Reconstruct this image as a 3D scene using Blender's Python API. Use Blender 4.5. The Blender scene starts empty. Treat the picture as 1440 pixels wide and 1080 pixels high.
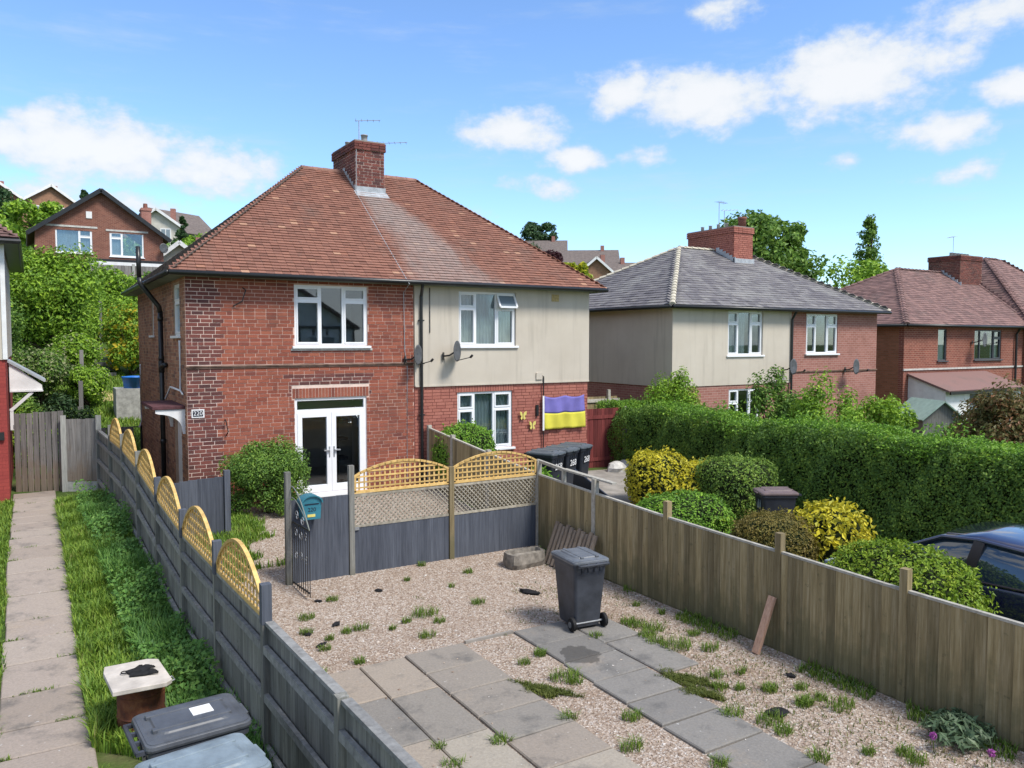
import bpy, math, random
import numpy as np
from mathutils import Vector, Matrix, Euler

R = math.radians
SC = bpy.context.scene
COL = SC.collection
random.seed(7)
RNG = np.random.default_rng(11)

# ------------------------------------------------------------------ camera
cam_d = bpy.data.cameras.new('camera')
cam = bpy.data.objects.new('camera', cam_d)
COL.objects.link(cam)
cam_d.sensor_width = 36.0
cam_d.lens = 1115 / 1440 * 36
cam_d.clip_start = 0.1
cam_d.clip_end = 3000
cam.location = (0, 0, 3.9)
cam.rotation_euler = (R(90) - math.atan(60 / 1115), 0, R(-31.4))
SC.camera = cam
SC.render.resolution_x = 1024
SC.render.resolution_y = 768

# ------------------------------------------------------------------ light, sky, exposure
SUN_DIR = Vector((0.30, -0.68, 1.02)).normalized()     # towards the sun
SUN_EL = math.asin(SUN_DIR.z)
SUN_AZ = math.atan2(SUN_DIR.x, SUN_DIR.y)
sun_d = bpy.data.lights.new('sun', 'SUN')
sun_d.energy = 2.4
sun_d.angle = R(16)
sun_d.color = (1.0, 0.95, 0.87)
sun = bpy.data.objects.new('sun', sun_d)
COL.objects.link(sun)
sun.rotation_euler = SUN_DIR.to_track_quat('Z', 'Y').to_euler()
sun.location = (30, -30, 60)

vs = SC.view_settings
vs.view_transform = 'Standard'
vs.look = 'None'
vs.exposure = 0.95
vs.gamma = 1.0
vs.use_curve_mapping = False


class NT:
    """terse node-tree writer"""
    def __init__(s, tree):
        s.t = tree
        tree.nodes.clear()

    def n(s, typ, props=None, **inp):
        nd = s.t.nodes.new('ShaderNode' + typ)
        for k, v in (props or {}).items():
            setattr(nd, k, v)
        for k, v in inp.items():
            key = int(k[1:]) if k[0] == 'i' and k[1:].isdigit() else k.replace('_', ' ')
            s.put(nd.inputs[key], v)
        return nd

    def put(s, sock, v):
        if isinstance(v, bpy.types.NodeSocket):
            s.t.links.new(v, sock)
        elif isinstance(v, bpy.types.Node):
            s.t.links.new(v.outputs[0], sock)
        else:
            if isinstance(v, (tuple, list)) and len(v) == 3 and sock.type == 'RGBA':
                v = (*v, 1)
            sock.default_value = v

    def m(s, op, a, b=0.0, c=None, clamp=False):
        kw = {'i0': a, 'i1': b}
        if c is not None:
            kw['i2'] = c
        return s.n('Math', {'operation': op, 'use_clamp': clamp}, **kw).outputs[0]

    def mix(s, f, a, b, mode='MIX'):
        nd = s.n('Mix', {'data_type': 'RGBA', 'blend_type': mode, 'clamp_factor': True})
        s.put(nd.inputs[0], f)
        s.put(nd.inputs[6], a)
        s.put(nd.inputs[7], b)
        return nd.outputs[2]

    def ramp(s, f, stops, interp='LINEAR'):
        nd = s.n('ValToRGB')
        r = nd.color_ramp
        r.interpolation = interp
        while len(r.elements) < len(stops):
            r.elements.new(0.5)
        for e, (p, c) in zip(r.elements, stops):
            e.position = p
            e.color = (*c, 1) if len(c) == 3 else c
        s.put(nd.inputs[0], f)
        return nd.outputs[0]

    def noise(s, vec, scale, detail=4, rough=0.55, out=0):
        nd = s.n('TexNoise', Scale=scale, Detail=detail, Roughness=rough)
        if vec is not None:
            s.put(nd.inputs['Vector'], vec)
        return nd.outputs[out]

    def sstep(s, v, lo, hi):
        nd = s.n('MapRange', {'interpolation_type': 'SMOOTHSTEP'}, Value=v)
        nd.inputs[1].default_value = lo
        nd.inputs[2].default_value = hi
        return nd.outputs[0]


world = bpy.data.worlds.new('World')
SC.world = world
world.use_nodes = True
w = NT(world.node_tree)
sky = w.n('TexSky', {'sky_type': 'NISHITA', 'sun_disc': False, 'sun_elevation': SUN_EL,
                     'sun_rotation': SUN_AZ, 'altitude': 60, 'air_density': 1.0,
                     'dust_density': 0.12, 'ozone_density': 2.5})
tc = w.n('TexCoord')
sp = w.n('SeparateXYZ', i0=tc.outputs['Generated'])
az = w.m('ARCTAN2', sp.outputs[0], sp.outputs[1])
el = w.m('ARCSINE', sp.outputs[2])
uv = w.n('CombineXYZ', i0=az, i1=w.m('MULTIPLY', el, 1.5), i2=0.0).outputs[0]
F_PX = 1115.0


def px_dir(px, py):
    P = math.atan(60 / 1115)
    v = Vector(((px - 720) / F_PX, (540 - py) / F_PX, -1))
    v.rotate(Euler((R(90) - P, 0, R(-31.4))))
    v.normalize()
    return math.atan2(v.x, v.y), math.asin(v.z)


# cumulus banks, as bearings in the sky (azimuth, elevation, half sizes, strength)
CLOUDS = [(125, 205, 130, 46, 1.0), (300, 236, 85, 32, .85), (15, 190, 60, 34, .7), (50, 268, 60, 18, .6),
          (720, 188, 80, 30, .85), (806, 226, 44, 21, .9), (775, 262, 46, 15, .55), (200, 285, 60, 14, .5),
          (985, 140, 105, 44, 1.0), (872, 132, 50, 32, .8), (1190, 108, 115, 58, 1.0), (1300, 92, 66, 28, .75),
          (1332, 180, 60, 22, .9), (1436, 122, 40, 22, .9), (1385, 15, 90, 30, .6), (910, 222, 36, 12, .5),
          (1010, 15, 40, 14, .45), (1190, 228, 26, 10, .4), (1350, 240, 50, 14, .4), (640, 295, 40, 12, .5)]
warp = w.noise(uv, 9.0, 3, 0.6, 1)
wv = w.n('VectorMath', {'operation': 'MULTIPLY_ADD'}, i0=warp, i1=(0.05, 0.04, 0), i2=uv).outputs[0]
wsub = w.n('VectorMath', {'operation': 'SUBTRACT'}, i0=wv, i1=(0.025, 0.02, 0)).outputs[0]
acc = None
for (cx, cy, rx, ry, st) in CLOUDS:
    a0, e0 = px_dir(cx, cy)
    ra, re_ = rx / F_PX * 1.12, ry / F_PX * 1.5 * 1.12
    d = w.n('VectorMath', {'operation': 'SUBTRACT'}, i0=wsub, i1=(a0, e0 * 1.5, 0)).outputs[0]
    d = w.n('VectorMath', {'operation': 'MULTIPLY'}, i0=d, i1=(1 / ra, 1 / re_, 0)).outputs[0]
    ln = w.n('VectorMath', {'operation': 'LENGTH'}, i0=d).outputs['Value']
    v = w.m('MULTIPLY', w.m('SUBTRACT', 1.0, ln), st)
    v = w.m('MAXIMUM', v, -0.6)
    acc = v if acc is None else w.m('MAXIMUM', acc, v)
# denser broken cloud over the unseen sky, set to brighten and neutralise ambient light
far = w.sstep(w.n('VectorMath', {'operation': 'DOT_PRODUCT'}, i0=tc.outputs['Generated'],
                  i1=(math.sin(R(31.4)), math.cos(R(31.4)), 0)).outputs['Value'], 0.72, 0.45)
gen = w.m('MULTIPLY', w.m('SUBTRACT', w.noise(uv, 3.0, 2, .5), 0.44), 5.0)
gen = w.m('SUBTRACT', w.m('MULTIPLY', w.m('ADD', gen, .6), far), 0.6)
acc = w.m('MAXIMUM', acc, gen)
fb = w.noise(uv, 22.0, 7, 0.6)
dens = w.m('ADD', acc, w.m('MULTIPLY', w.m('SUBTRACT', fb, 0.5), 1.5))
cov = w.sstep(dens, -0.08, 0.5)
wisp = w.m('MULTIPLY', w.sstep(w.noise(w.n('VectorMath', {'operation': 'MULTIPLY'}, i0=uv, i1=(2.2, 8, 1)).outputs[0], 2.0, 6, .62), .5, .85), 0.42)
cov = w.m('MAXIMUM', w.m('MULTIPLY', cov, .92), wisp)
shade = w.sstep(w.m('ADD', dens, w.m('MULTIPLY', w.noise(uv, 40, 4), .4)), 0.1, 1.0)
ccol = w.mix(shade, (2.7, 3.1, 3.5), (3.85, 3.88, 3.9))
# richer blue, as the photograph's sky
skyc = w.mix(1.0, sky.outputs[0], (0.74, 0.86, 1.0), 'MULTIPLY')
final = w.mix(cov, skyc, ccol)
bg = w.n('Background', Color=final, Strength=0.13)
out = w.n('OutputWorld')
world.node_tree.links.new(bg.outputs[0], out.inputs['Surface'])

# ------------------------------------------------------------------ materials
MATS = {}


def mat(name):
    m_ = bpy.data.materials.new(name)
    m_.use_nodes = True
    t = NT(m_.node_tree)
    MATS[name] = m_
    return m_, t


def finish(m_, t, color, rough=0.7, bump=None, bstr=0.3, bdist=0.01, metallic=0.0, spec=0.5, coat=0.0, transl=None):
    b = t.n('BsdfPrincipled', Roughness=rough, Metallic=metallic)
    t.put(b.inputs['Base Color'], color)
    t.put(b.inputs['Specular IOR Level'], spec)
    if coat:
        b.inputs['Coat Weight'].default_value = coat
        b.inputs['Coat Roughness'].default_value = 0.04
    if bump is not None:
        bp = t.n('Bump', Strength=bstr, Distance=bdist, Height=bump)
        t.put(b.inputs['Normal'], bp.outputs[0])
    o = t.n('OutputMaterial')
    sh = b.outputs[0]
    if transl is not None:
        tr = t.n('BsdfTranslucent')
        t.put(tr.inputs[0], color)
        mx = t.n('MixShader', i0=transl)
        t.put(mx.inputs[1], sh)
        t.put(mx.inputs[2], tr.outputs[0])
        sh = mx.outputs[0]
    t.t.links.new(sh, o.inputs[0])
    return m_


def objco(t):
    return t.n('TexCoord').outputs['Object']


def rnd(t):
    g = t.n('NewGeometry').outputs['Random Per Island']
    o = t.n('ObjectInfo').outputs['Random']
    return t.m('FRACT', t.m('ADD', g, t.m('MULTIPLY', o, 7.31)))


def stretch(t, v, s):
    return t.n('VectorMath', {'operation': 'MULTIPLY'}, i0=v, i1=s).outputs[0]


def plain(name, col, rough=.6, spec=.5, nscale=6., var=.18, metallic=0., bstr=.15, coat=0.0):
    m_, t = mat(name)
    co = objco(t)
    nz = t.noise(co, nscale, 6, .6)
    dark = tuple(c * (1 - var) for c in col)
    lite = tuple(min(1, c * (1 + var)) for c in col)
    c = t.ramp(nz, [(.3, dark), (.7, lite)])
    return finish(m_, t, c, rough, t.noise(co, nscale * 9, 3), bstr, .004, metallic, spec, coat)


def ramp_piece(name, stops, rough=.85, blotch=None, dirt=(.05, .04, .035), dirt_amt=.35, bstr=.5):
    """colour by piece, with grain and dirt"""
    m_, t = mat(name)
    co = t.n('NewGeometry').outputs['Position']
    r = rnd(t)
    c = t.ramp(r, stops)
    n1 = t.noise(co, 1.1, 5, .6)
    c = t.mix(t.m('MULTIPLY', t.sstep(n1, .48, .75), dirt_amt), c, dirt)
    if blotch:
        c = t.mix(t.m('MULTIPLY', t.sstep(t.noise(co, blotch[1], 6, .65), .5, .75), blotch[2]), c, blotch[0])
    fine = t.noise(co, 60, 4, .6)
    c = t.mix(.35, c, t.ramp(fine, [(.3, (.35, .35, .35)), (.7, (1.35, 1.35, 1.35))]), 'MULTIPLY')
    return finish(m_, t, c, rough, fine, bstr, .004, spec=.3)


M_BRICK = ramp_piece('brick_red', [(0, (.235, .068, .044)), (.3, (.295, .088, .055)), (.62, (.345, .112, .068)), (.88, (.275, .08, .052)), (1, (.18, .058, .045))],
                     blotch=((.34, .14, .10), 1.7, .3))
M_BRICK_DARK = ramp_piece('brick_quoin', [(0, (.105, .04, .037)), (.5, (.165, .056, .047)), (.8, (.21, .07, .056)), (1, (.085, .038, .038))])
M_BRICK_SIDE = ramp_piece('brick_side', [(0, (.25, .13, .08)), (.35, (.38, .19, .115)), (.6, (.44, .235, .14)), (.85, (.31, .14, .09)), (1, (.18, .105, .08))],
                          dirt_amt=.5)
M_BRICK_PAINT = ramp_piece('brick_painted', [(0, (.37, .135, .10)), (.5, (.42, .16, .12)), (1, (.33, .115, .088))], dirt_amt=.15, rough=.7)
M_MORTAR = plain('mortar_pink', (.60, .41, .34), .95, .2, 3, .25)
M_MORTAR_PALE = plain('mortar_pale', (.66, .52, .45), .95, .2, 4, .2)
M_MORTAR_SIDE = plain('mortar_side', (.40, .29, .215), .95, .2, 3, .3)
M_MORTAR_PAINT = plain('mortar_painted', (.17, .055, .045), .9, .2, 3, .2)
M_RENDER = None
m_, t = mat('render_cream')
co = objco(t)
base = t.ramp(t.noise(co, .7, 5, .6), [(.3, (.50, .445, .37)), (.7, (.58, .525, .445))])
streak = t.noise(stretch(t, co, (5, 5, .35)), 1.0, 5, .6)
base = t.mix(t.m('MULTIPLY', t.sstep(streak, .5, .75), .5), base, (.36, .32, .265))
M_RENDER = finish(m_, t, base, .9, t.noise(co, 160, 2), .35, .003, spec=.2)


def roof_mat(name, stops, stain=None, moss=(.09, .09, .085), moss_amt=.5, moss_lo=.5):
    m_, t = mat(name)
    co = t.n('NewGeometry').outputs['Position']
    c = t.ramp(rnd(t), stops)
    c = t.mix(t.m('MULTIPLY', t.sstep(t.noise(co, .9, 6, .7), moss_lo, moss_lo + .25), moss_amt), c, moss)
    c = t.mix(t.m('MULTIPLY', t.sstep(t.noise(co, 7, 4, .7), .55, .75), .35), c, moss)
    if stain:      # lime and lichen washed down the slope below the chimney
        s = t.n('SeparateXYZ', i0=co)
        yy = t.m('DIVIDE', t.m('SUBTRACT', s.outputs[1], stain[1]), -stain[2])       # 0 at chimney .. 1 at eave
        cx = t.m('ADD', stain[0], t.m('MULTIPLY', yy, stain[3]))
        wid = t.m('ADD', stain[4], t.m('MULTIPLY', yy, stain[5]))
        dx = t.m('ABSOLUTE', t.m('DIVIDE', t.m('SUBTRACT', s.outputs[0], cx), wid))
        wob = t.noise(stretch(t, co, (2.2, .5, .5)), 1.0, 5, .65)
        f = t.sstep(t.m('ADD', dx, t.m('MULTIPLY', t.m('SUBTRACT', wob, .5), 1.5)), 1.1, .35)
        f = t.m('MULTIPLY', f, t.sstep(yy, -.02, .06))
        f = t.m('MULTIPLY', f, t.m('SUBTRACT', 1.0, t.m('MULTIPLY', yy, .35)))
        c = t.mix(t.m('MULTIPLY', f, .62), c, t.ramp(t.noise(co, 5, 5, .7), [(.3, (.25, .23, .22)), (.7, (.40, .37, .345))]))
    fine = t.noise(co, 45, 4, .6)
    c = t.mix(.3, c, t.ramp(fine, [(.3, (.4, .4, .4)), (.7, (1.3, 1.3, 1.3))]), 'MULTIPLY')
    return finish(m_, t, c, .88, fine, .4, .004, spec=.3)


TILE_RED = [(0, (.185, .087, .064)), (.25, (.235, .11, .08)), (.6, (.275, .13, .093)), (.93, (.22, .10, .073)), (.978, (.30, .135, .09)), (.988, (.40, .225, .15)), (1, (.42, .24, .16))]
M_ROOF_RED = roof_mat('roof_tile_red', TILE_RED, stain=(7.75, 19.9, 3.3, .95, .45, .85), moss=(.15, .108, .09), moss_amt=.6)
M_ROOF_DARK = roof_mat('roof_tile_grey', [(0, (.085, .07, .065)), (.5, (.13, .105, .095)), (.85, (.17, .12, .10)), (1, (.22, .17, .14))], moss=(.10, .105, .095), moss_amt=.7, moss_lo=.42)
M_ROOF_SLATE = roof_mat('roof_slate_grey', [(0, (.115, .108, .12)), (.5, (.16, .15, .16)), (1, (.21, .20, .20))], moss=(.28, .275, .265), moss_amt=.75, moss_lo=.45)
M_ROOF_BROWN = roof_mat('roof_tile_brown', [(0, (.15, .09, .083)), (.5, (.205, .122, .112)), (1, (.26, .155, .138))], moss=(.13, .11, .10), moss_amt=.5)
M_ROOF_UNDER = plain('roof_underlay', (.06, .045, .04), .9, .2)
M_RIDGE = plain('ridge_tile', (.24, .13, .10), .85, .3, 4, .35)
M_HIPPALE = plain('hip_mortar', (.50, .46, .37), .9, .2, 4, .3)
M_UPVC = plain('white_upvc', (.80, .81, .83), .35, .5, 2, .04, bstr=.03)
M_WHITE = plain('white_paint', (.74, .74, .74), .5, .4, 3, .12)
M_BLACK = plain('black_plastic', (.018, .018, .02), .4, .5, 4, .3)
M_GUTTER = plain('gutter_black', (.014, .015, .017), .35, .5, 5, .3)
M_SOFFIT = plain('soffit', (.16, .19, .15), .7, .3, 6, .35)
M_LEAD = plain('lead_flashing', (.36, .39, .42), .55, .4, 6, .25)
M_STONE = plain('sill_stone', (.50, .49, .46), .8, .3, 9, .25)
M_DRIP = plain('drip_course', (.17, .11, .085), .9, .2, 5, .5)
M_CURTAIN = None
m_, t = mat('net_curtain')
co = objco(t)
M_CURTAIN = finish(m_, t, t.ramp(t.noise(stretch(t, co, (14, 14, 1.4)), 1.5, 4), [(.3, (.42, .45, .44)), (.7, (.68, .71, .70))]), .95, spec=.1, transl=.25)
m_, t = mat('glass')
ge = t.n('NewGeometry')
cs = t.m('ABSOLUTE', t.n('VectorMath', {'operation': 'DOT_PRODUCT'}, i0=ge.outputs['Normal'], i1=ge.outputs['Incoming']).outputs['Value'])
fac = t.m('ADD', t.m('MULTIPLY', t.m('POWER', t.m('SUBTRACT', 1.0, cs), 4.0), .9), .10, clamp=True)
gl = t.n('BsdfGlossy', Color=(.9, .95, 1), Roughness=.015)
tr = t.n('BsdfTransparent', Color=(.74, .80, .82))
mx = t.n('MixShader', i0=fac)
t.put(mx.inputs[1], tr.outputs[0])
t.put(mx.inputs[2], gl.outputs[0])
t.t.links.new(mx.outputs[0], t.n('OutputMaterial').inputs[0])
M_GLASS = m_
M_ROOM = plain('room_plaster', (.66, .64, .62), .9, .2, 2, .1)
M_FLOORIN = plain('room_floor', (.12, .11, .11), .7, .3, 3, .2)


def wood(name, cols, algae=None, rough=.85, zs=1.6, grain=34, vary=.4):
    m_, t = mat(name)
    co = t.n('NewGeometry').outputs['Position']
    r = rnd(t)
    off = t.n('CombineXYZ', i0=t.m('MULTIPLY', r, 31.0), i1=t.m('MULTIPLY', r, 17.0), i2=t.m('MULTIPLY', r, 9.0)).outputs[0]
    v = t.n('VectorMath', {'operation': 'ADD'}, i0=co, i1=off).outputs[0]
    g = t.noise(stretch(t, v, (grain, grain, zs)), 1.0, 6, .65)
    c = t.ramp(g, [(.28, cols[0]), (.5, cols[1]), (.72, cols[2])])
    c = t.mix(1.0, c, t.ramp(r, [(0, (1 - vary, 1 - vary, 1 - vary * .95)), (.5, (1, 1, 1)), (1, (1 + vary, 1 + vary * .95, 1 + vary * .85))]), 'MULTIPLY')
    if algae:
        z = t.n('SeparateXYZ', i0=co).outputs[2]
        a = t.sstep(t.m('ADD', t.m('MULTIPLY', t.m('SUBTRACT', t.noise(v, 2.3, 5, .65), .5), 1.9), z), algae[2], algae[1])
        c = t.mix(t.m('MULTIPLY', a, algae[3]), c, algae[0])
        sp_ = t.sstep(t.noise(co, 9, 5, .7), .6, .72)
        c = t.mix(t.m('MULTIPLY', sp_, .5), c, (.05, .055, .035))
    return finish(m_, t, c, rough, g, .35, .004, spec=.2)


M_FENCE = wood('fence_olive_wood', [(.155, .12, .062), (.25, .198, .108), (.36, .30, .19)], algae=((.085, .092, .05), .1, .8, .55), vary=.32)
M_FENCE_GREY = wood('fence_weathered_wood', [(.11, .11, .098), (.185, .184, .168), (.265, .262, .242)], algae=((.10, .095, .055), -.1, .45, .4), vary=.22)
M_RAILW = wood('fence_rail_wood', [(.14, .14, .135), (.23, .23, .225), (.31, .31, .30)], zs=14, grain=14, vary=.15)
M_SLATE = wood('fence_slate_paint', [(.055, .062, .078), (.085, .095, .118), (.115, .128, .155)], vary=.16)
M_TRELLIS = wood('trellis_new_wood', [(.42, .26, .09), (.58, .385, .14), (.68, .49, .21)], zs=14, grain=14, vary=.15)
M_TRELLIS_OLD = wood('trellis_old_wood', [(.20, .18, .14), (.33, .30, .24), (.44, .41, .34)], zs=14, grain=14, vary=.15)
M_CAP = wood('fence_cap_wood', [(.28, .26, .22), (.40, .38, .33), (.50, .48, .43)], zs=14, grain=14, vary=.15)
M_PLANK = wood('raw_plank', [(.30, .17, .12), (.40, .25, .18), (.48, .31, .23)])
M_GATEWOOD = wood('gate_grey_wood', [(.11, .105, .10), (.20, .19, .185), (.28, .27, .26)], algae=((.20, .13, .07), .7, 1.5, .5), vary=.2)
M_REDWOOD = wood('red_stained_wood', [(.10, .024, .024), (.16, .038, .036), (.21, .055, .05)])
M_CONCPOST = plain('concrete_post', (.34, .34, .32), .9, .2, 8, .3)


def leafmat(name, stops, transl=.28, rough=.55, nz=(1.6, .45)):
    m_, t = mat(name)
    co = objco(t)
    f = t.m('ADD', t.m('MULTIPLY', rnd(t), .7), t.m('MULTIPLY', t.m('SUBTRACT', t.noise(co, nz[0], 3), .35), nz[1] * 2))
    c = t.ramp(f, stops)
    return finish(m_, t, c, rough, spec=.35, transl=transl)


M_HEDGE = leafmat('hedge_leaf', [(0, (0.055, 0.116, 0.029)), (.4, (0.113, 0.220, 0.044)), (.75, (0.213, 0.346, 0.058)), (1, (0.352, 0.484, 0.074))])
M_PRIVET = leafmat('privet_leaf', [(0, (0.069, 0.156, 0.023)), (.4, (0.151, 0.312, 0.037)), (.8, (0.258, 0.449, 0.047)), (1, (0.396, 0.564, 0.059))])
M_BOX = leafmat('box_leaf', [(0, (0.068, 0.131, 0.030)), (.5, (0.160, 0.275, 0.044)), (1, (0.319, 0.438, 0.068))])
M_GOLD = leafmat('golden_leaf', [(0, (0.232, 0.263, 0.029)), (.35, (0.483, 0.444, 0.036)), (.75, (0.720, 0.624, 0.043)), (1, (0.720, 0.720, 0.072))])
M_GOLDGREEN = leafmat('lime_leaf', [(0, (0.148, 0.235, 0.030)), (.4, (0.336, 0.415, 0.032)), (.8, (0.694, 0.612, 0.044)), (1, (0.720, 0.720, 0.060))])
M_BRONZE = leafmat('bronze_leaf', [(0, (.10, .10, .025)), (.4, (.20, .17, .04)), (.8, (.29, .22, .06)), (1, (.22, .24, .04))])
M_LIME = leafmat('lime_privet_leaf', [(0, (0.083, 0.149, 0.013)), (.35, (0.165, 0.275, 0.022)), (.75, (0.275, 0.385, 0.033)), (1, (0.396, 0.462, 0.055))])
M_TREE = leafmat('tree_leaf', [(0, (0.052, 0.112, 0.025)), (.4, (0.120, 0.235, 0.040)), (.8, (0.228, 0.367, 0.058)), (1, (0.360, 0.490, 0.091))])
M_TREELIGHT = leafmat('light_leaf', [(0, (0.081, 0.167, 0.022)), (.4, (0.190, 0.342, 0.034)), (.8, (0.330, 0.499, 0.046)), (1, (0.460, 0.610, 0.077))])
M_TREEPALE = leafmat('pale_leaf', [(0, (0.069, 0.115, 0.034)), (.4, (0.184, 0.230, 0.081)), (.8, (0.368, 0.368, 0.196)), (1, (0.517, 0.483, 0.287))])
M_TREEDARK = leafmat('dark_leaf', [(0, (0.024, 0.058, 0.027)), (.5, (0.054, 0.117, 0.044)), (1, (0.117, 0.195, 0.069))])
M_PURPLE = leafmat('purple_leaf', [(0, (0.030, 0.012, 0.014)), (.5, (0.070, 0.022, 0.028)), (1, (0.120, 0.040, 0.045))])
M_YELLOWFLOWER = leafmat('yellow_flower', [(0, (0.200, 0.220, 0.020)), (.5, (0.500, 0.380, 0.020)), (1, (0.620, 0.480, 0.030))])
M_PHOTINIA = leafmat('reddish_leaf', [(0, (0.070, 0.090, 0.030)), (.5, (0.170, 0.150, 0.050)), (1, (0.320, 0.140, 0.070))])
M_GRASS = leafmat('grass_blade', [(0, (0.071, 0.139, 0.022)), (.4, (0.150, 0.269, 0.034)), (.8, (0.261, 0.375, 0.049)), (.9, (0.204, 0.247, 0.048)), (1, (0.340, 0.270, 0.128))], transl=.3)
M_GRASSDARK = leafmat('nettle_blade', [(0, (0.057, 0.148, 0.035)), (.5, (0.125, 0.273, 0.056)), (1, (0.227, 0.386, 0.079))], transl=.3)
M_WEED = leafmat('weed_blade', [(0, (0.066, 0.132, 0.018)), (.5, (0.132, 0.220, 0.028)), (1, (0.242, 0.297, 0.055))], transl=.3)
M_MOSS = leafmat('moss_blade', [(0, (0.050, 0.075, 0.012)), (.5, (0.100, 0.125, 0.020)), (1, (0.170, 0.180, 0.040))], transl=.2)
M_BARK = plain('bark', (.09, .07, .05), .95, .2, 8, .35)
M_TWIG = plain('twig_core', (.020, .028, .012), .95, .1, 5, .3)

m_, t = mat('soil_and_turf')
co = objco(t)
n1 = t.noise(co, .35, 6, .65)
c = t.ramp(n1, [(.35, (.045, .085, .02)), (.5, (.075, .12, .028)), (.62, (.12, .115, .055)), (.8, (.15, .12, .08))])
c = t.mix(.5, c, t.ramp(t.noise(co, 14, 5, .7), [(.3, (.45, .45, .45)), (.7, (1.4, 1.4, 1.4))]), 'MULTIPLY')
M_GROUND = finish(m_, t, c, .95, t.noise(co, 25, 5, .7), .6, .03, spec=.1)

m_, t = mat('gravel_bed')
co = objco(t)
vo = t.n('TexVoronoi', Scale=48.0, Vector=co)
cc = t.ramp(t.n('SeparateXYZ', i0=vo.outputs['Color']).outputs[0], [(0, (.20, .145, .11)), (.4, (.32, .25, .195)), (.75, (.41, .335, .28)), (1, (.47, .43, .39))])
cc = t.mix(t.m('MULTIPLY', t.sstep(t.noise(co, .8, 6, .65), .5, .72), .55), cc, (.20, .13, .085))
M_GRAVEL = finish(m_, t, cc, .9, vo.outputs['Distance'], .8, .015, spec=.25)
M_PEBBLE = ramp_piece('pebble', [(0, (.22, .155, .115)), (.3, (.34, .26, .20)), (.6, (.44, .36, .295)), (.85, (.53, .46, .40)), (1, (.60, .57, .54))],
                      dirt=(.22, .145, .10), dirt_amt=.55, bstr=.2)


def slabmat(name, stops, damp=None):
    m_, t = mat(name)
    co = t.n('TexCoord').outputs['Object']
    w_ = t.n('NewGeometry').outputs['Position']
    c = t.ramp(t.n('ObjectInfo').outputs['Random'], stops)
    n_ = t.noise(w_, 2.3, 6, .65)
    c = t.mix(t.m('MULTIPLY', t.sstep(n_, .5, .72), .6), c, (.085, .085, .085))
    c = t.mix(t.m('MULTIPLY', t.sstep(t.noise(w_, 1.3, 6, .7), .55, .75), .45), c, (.34, .27, .20))
    f = t.noise(w_, 38, 5, .7)
    c = t.mix(.4, c, t.ramp(f, [(.3, (.55, .55, .55)), (.7, (1.3, 1.3, 1.3))]), 'MULTIPLY')
    c = t.mix(t.m('MULTIPLY', t.sstep(t.noise(w_, 17, 3, .5), .71, .75), .7), c, (.5, .49, .47))
    if damp:
        dv = t.n('VectorMath', {'operation': 'SUBTRACT'}, i0=w_, i1=(damp[0], damp[1], 0)).outputs[0]
        dv = t.n('VectorMath', {'operation': 'MULTIPLY'}, i0=dv, i1=(1 / damp[2], 1 / damp[3], 0)).outputs[0]
        ln_ = t.n('VectorMath', {'operation': 'LENGTH'}, i0=dv).outputs['Value']
        ln_ = t.m('ADD', ln_, t.m('MULTIPLY', t.m('SUBTRACT', t.noise(w_, 4.5, 4, .6), .5), 1.6))
        c = t.mix(t.m('MULTIPLY', t.sstep(ln_, 1.0, .85), .62), c, (.035, .033, .032))
    return finish(m_, t, c, .9, f, .35, .006, spec=.25)


M_SLAB = slabmat('paving_slab', [(0, (.18, .172, .165)), (.35, (.235, .215, .19)), (.6, (.30, .25, .205)), (1, (.335, .30, .25))])
M_SLABDARK = slabmat('paving_slab_dark', [(0, (.165, .158, .15)), (.5, (.20, .19, .178)), (1, (.235, .222, .205))], damp=(5.72, 7.72, .26, .34))
M_PATH = slabmat('path_slab', [(0, (.28, .235, .20)), (.5, (.32, .27, .235)), (1, (.35, .30, .26))])
M_CONCRETE = plain('concrete', (.27, .25, .225), .92, .2, 3, .25)
M_BIN = plain('bin_plastic', (.045, .05, .062), .5, .4, 3.5, .4)
M_BINLID = plain('bin_lid_plastic', (.11, .12, .135), .45, .5, 3.5, .4)
M_BINBLUE = plain('bin_lid_faded_blue', (.18, .225, .26), .5, .4, 3.5, .4)
M_BINBLACK = plain('bin_black_plastic', (.02, .024, .034), .45, .4, 5, .2)
M_BINBLACKLID = plain('bin_dark_lid', (.085, .10, .115), .45, .5, 5, .2)
M_RUBBER = plain('rubber', (.012, .012, .013), .7, .3)
M_RUST = None
m_, t = mat('rusty_steel')
co = objco(t)
M_RUST = finish(m_, t, t.ramp(t.noise(co, 5, 6, .7), [(.3, (.035, .025, .022)), (.5, (.12, .04, .022)), (.62, (.19, .075, .035)), (.8, (.10, .085, .075))]), .85, t.noise(co, 30, 4), .4, .005, spec=.3)
M_IRON = plain('wrought_iron', (.02, .02, .022), .5, .5, 9, .3)
M_GALV = plain('galvanised_metal', (.38, .39, .40), .45, .5, 8, .2, metallic=.6)
M_TEAL = plain('teal_enamel', (.03, .17, .23), .4, .5, 5, .2)
M_CARPAINT = plain('car_paint_blue', (.012, .014, .05), .18, .6, 1, .05, bstr=0, coat=1.0)
M_CARTRIM = plain('car_trim', (.03, .02, .025), .4, .5, 3, .2)
m_, t = mat('car_glass')
M_CARGLASS = finish(m_, t, (.02, .035, .055), .04, spec=1.0, coat=1.0)
M_FLAGB = plain('flag_violet', (.17, .15, .42), .8, .2, 4, .12)
M_FLAGY = plain('flag_yellow', (.60, .55, .07), .8, .2, 4, .08)
M_YELLOW = plain('butterfly_yellow', (.68, .58, .16), .6, .3)
M_BLUETUB = plain('blue_tub', (.015, .16, .58), .4, .5)
M_MAT = plain('straw_mat', (.46, .35, .17), .95, .1, 30, .25)
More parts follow.
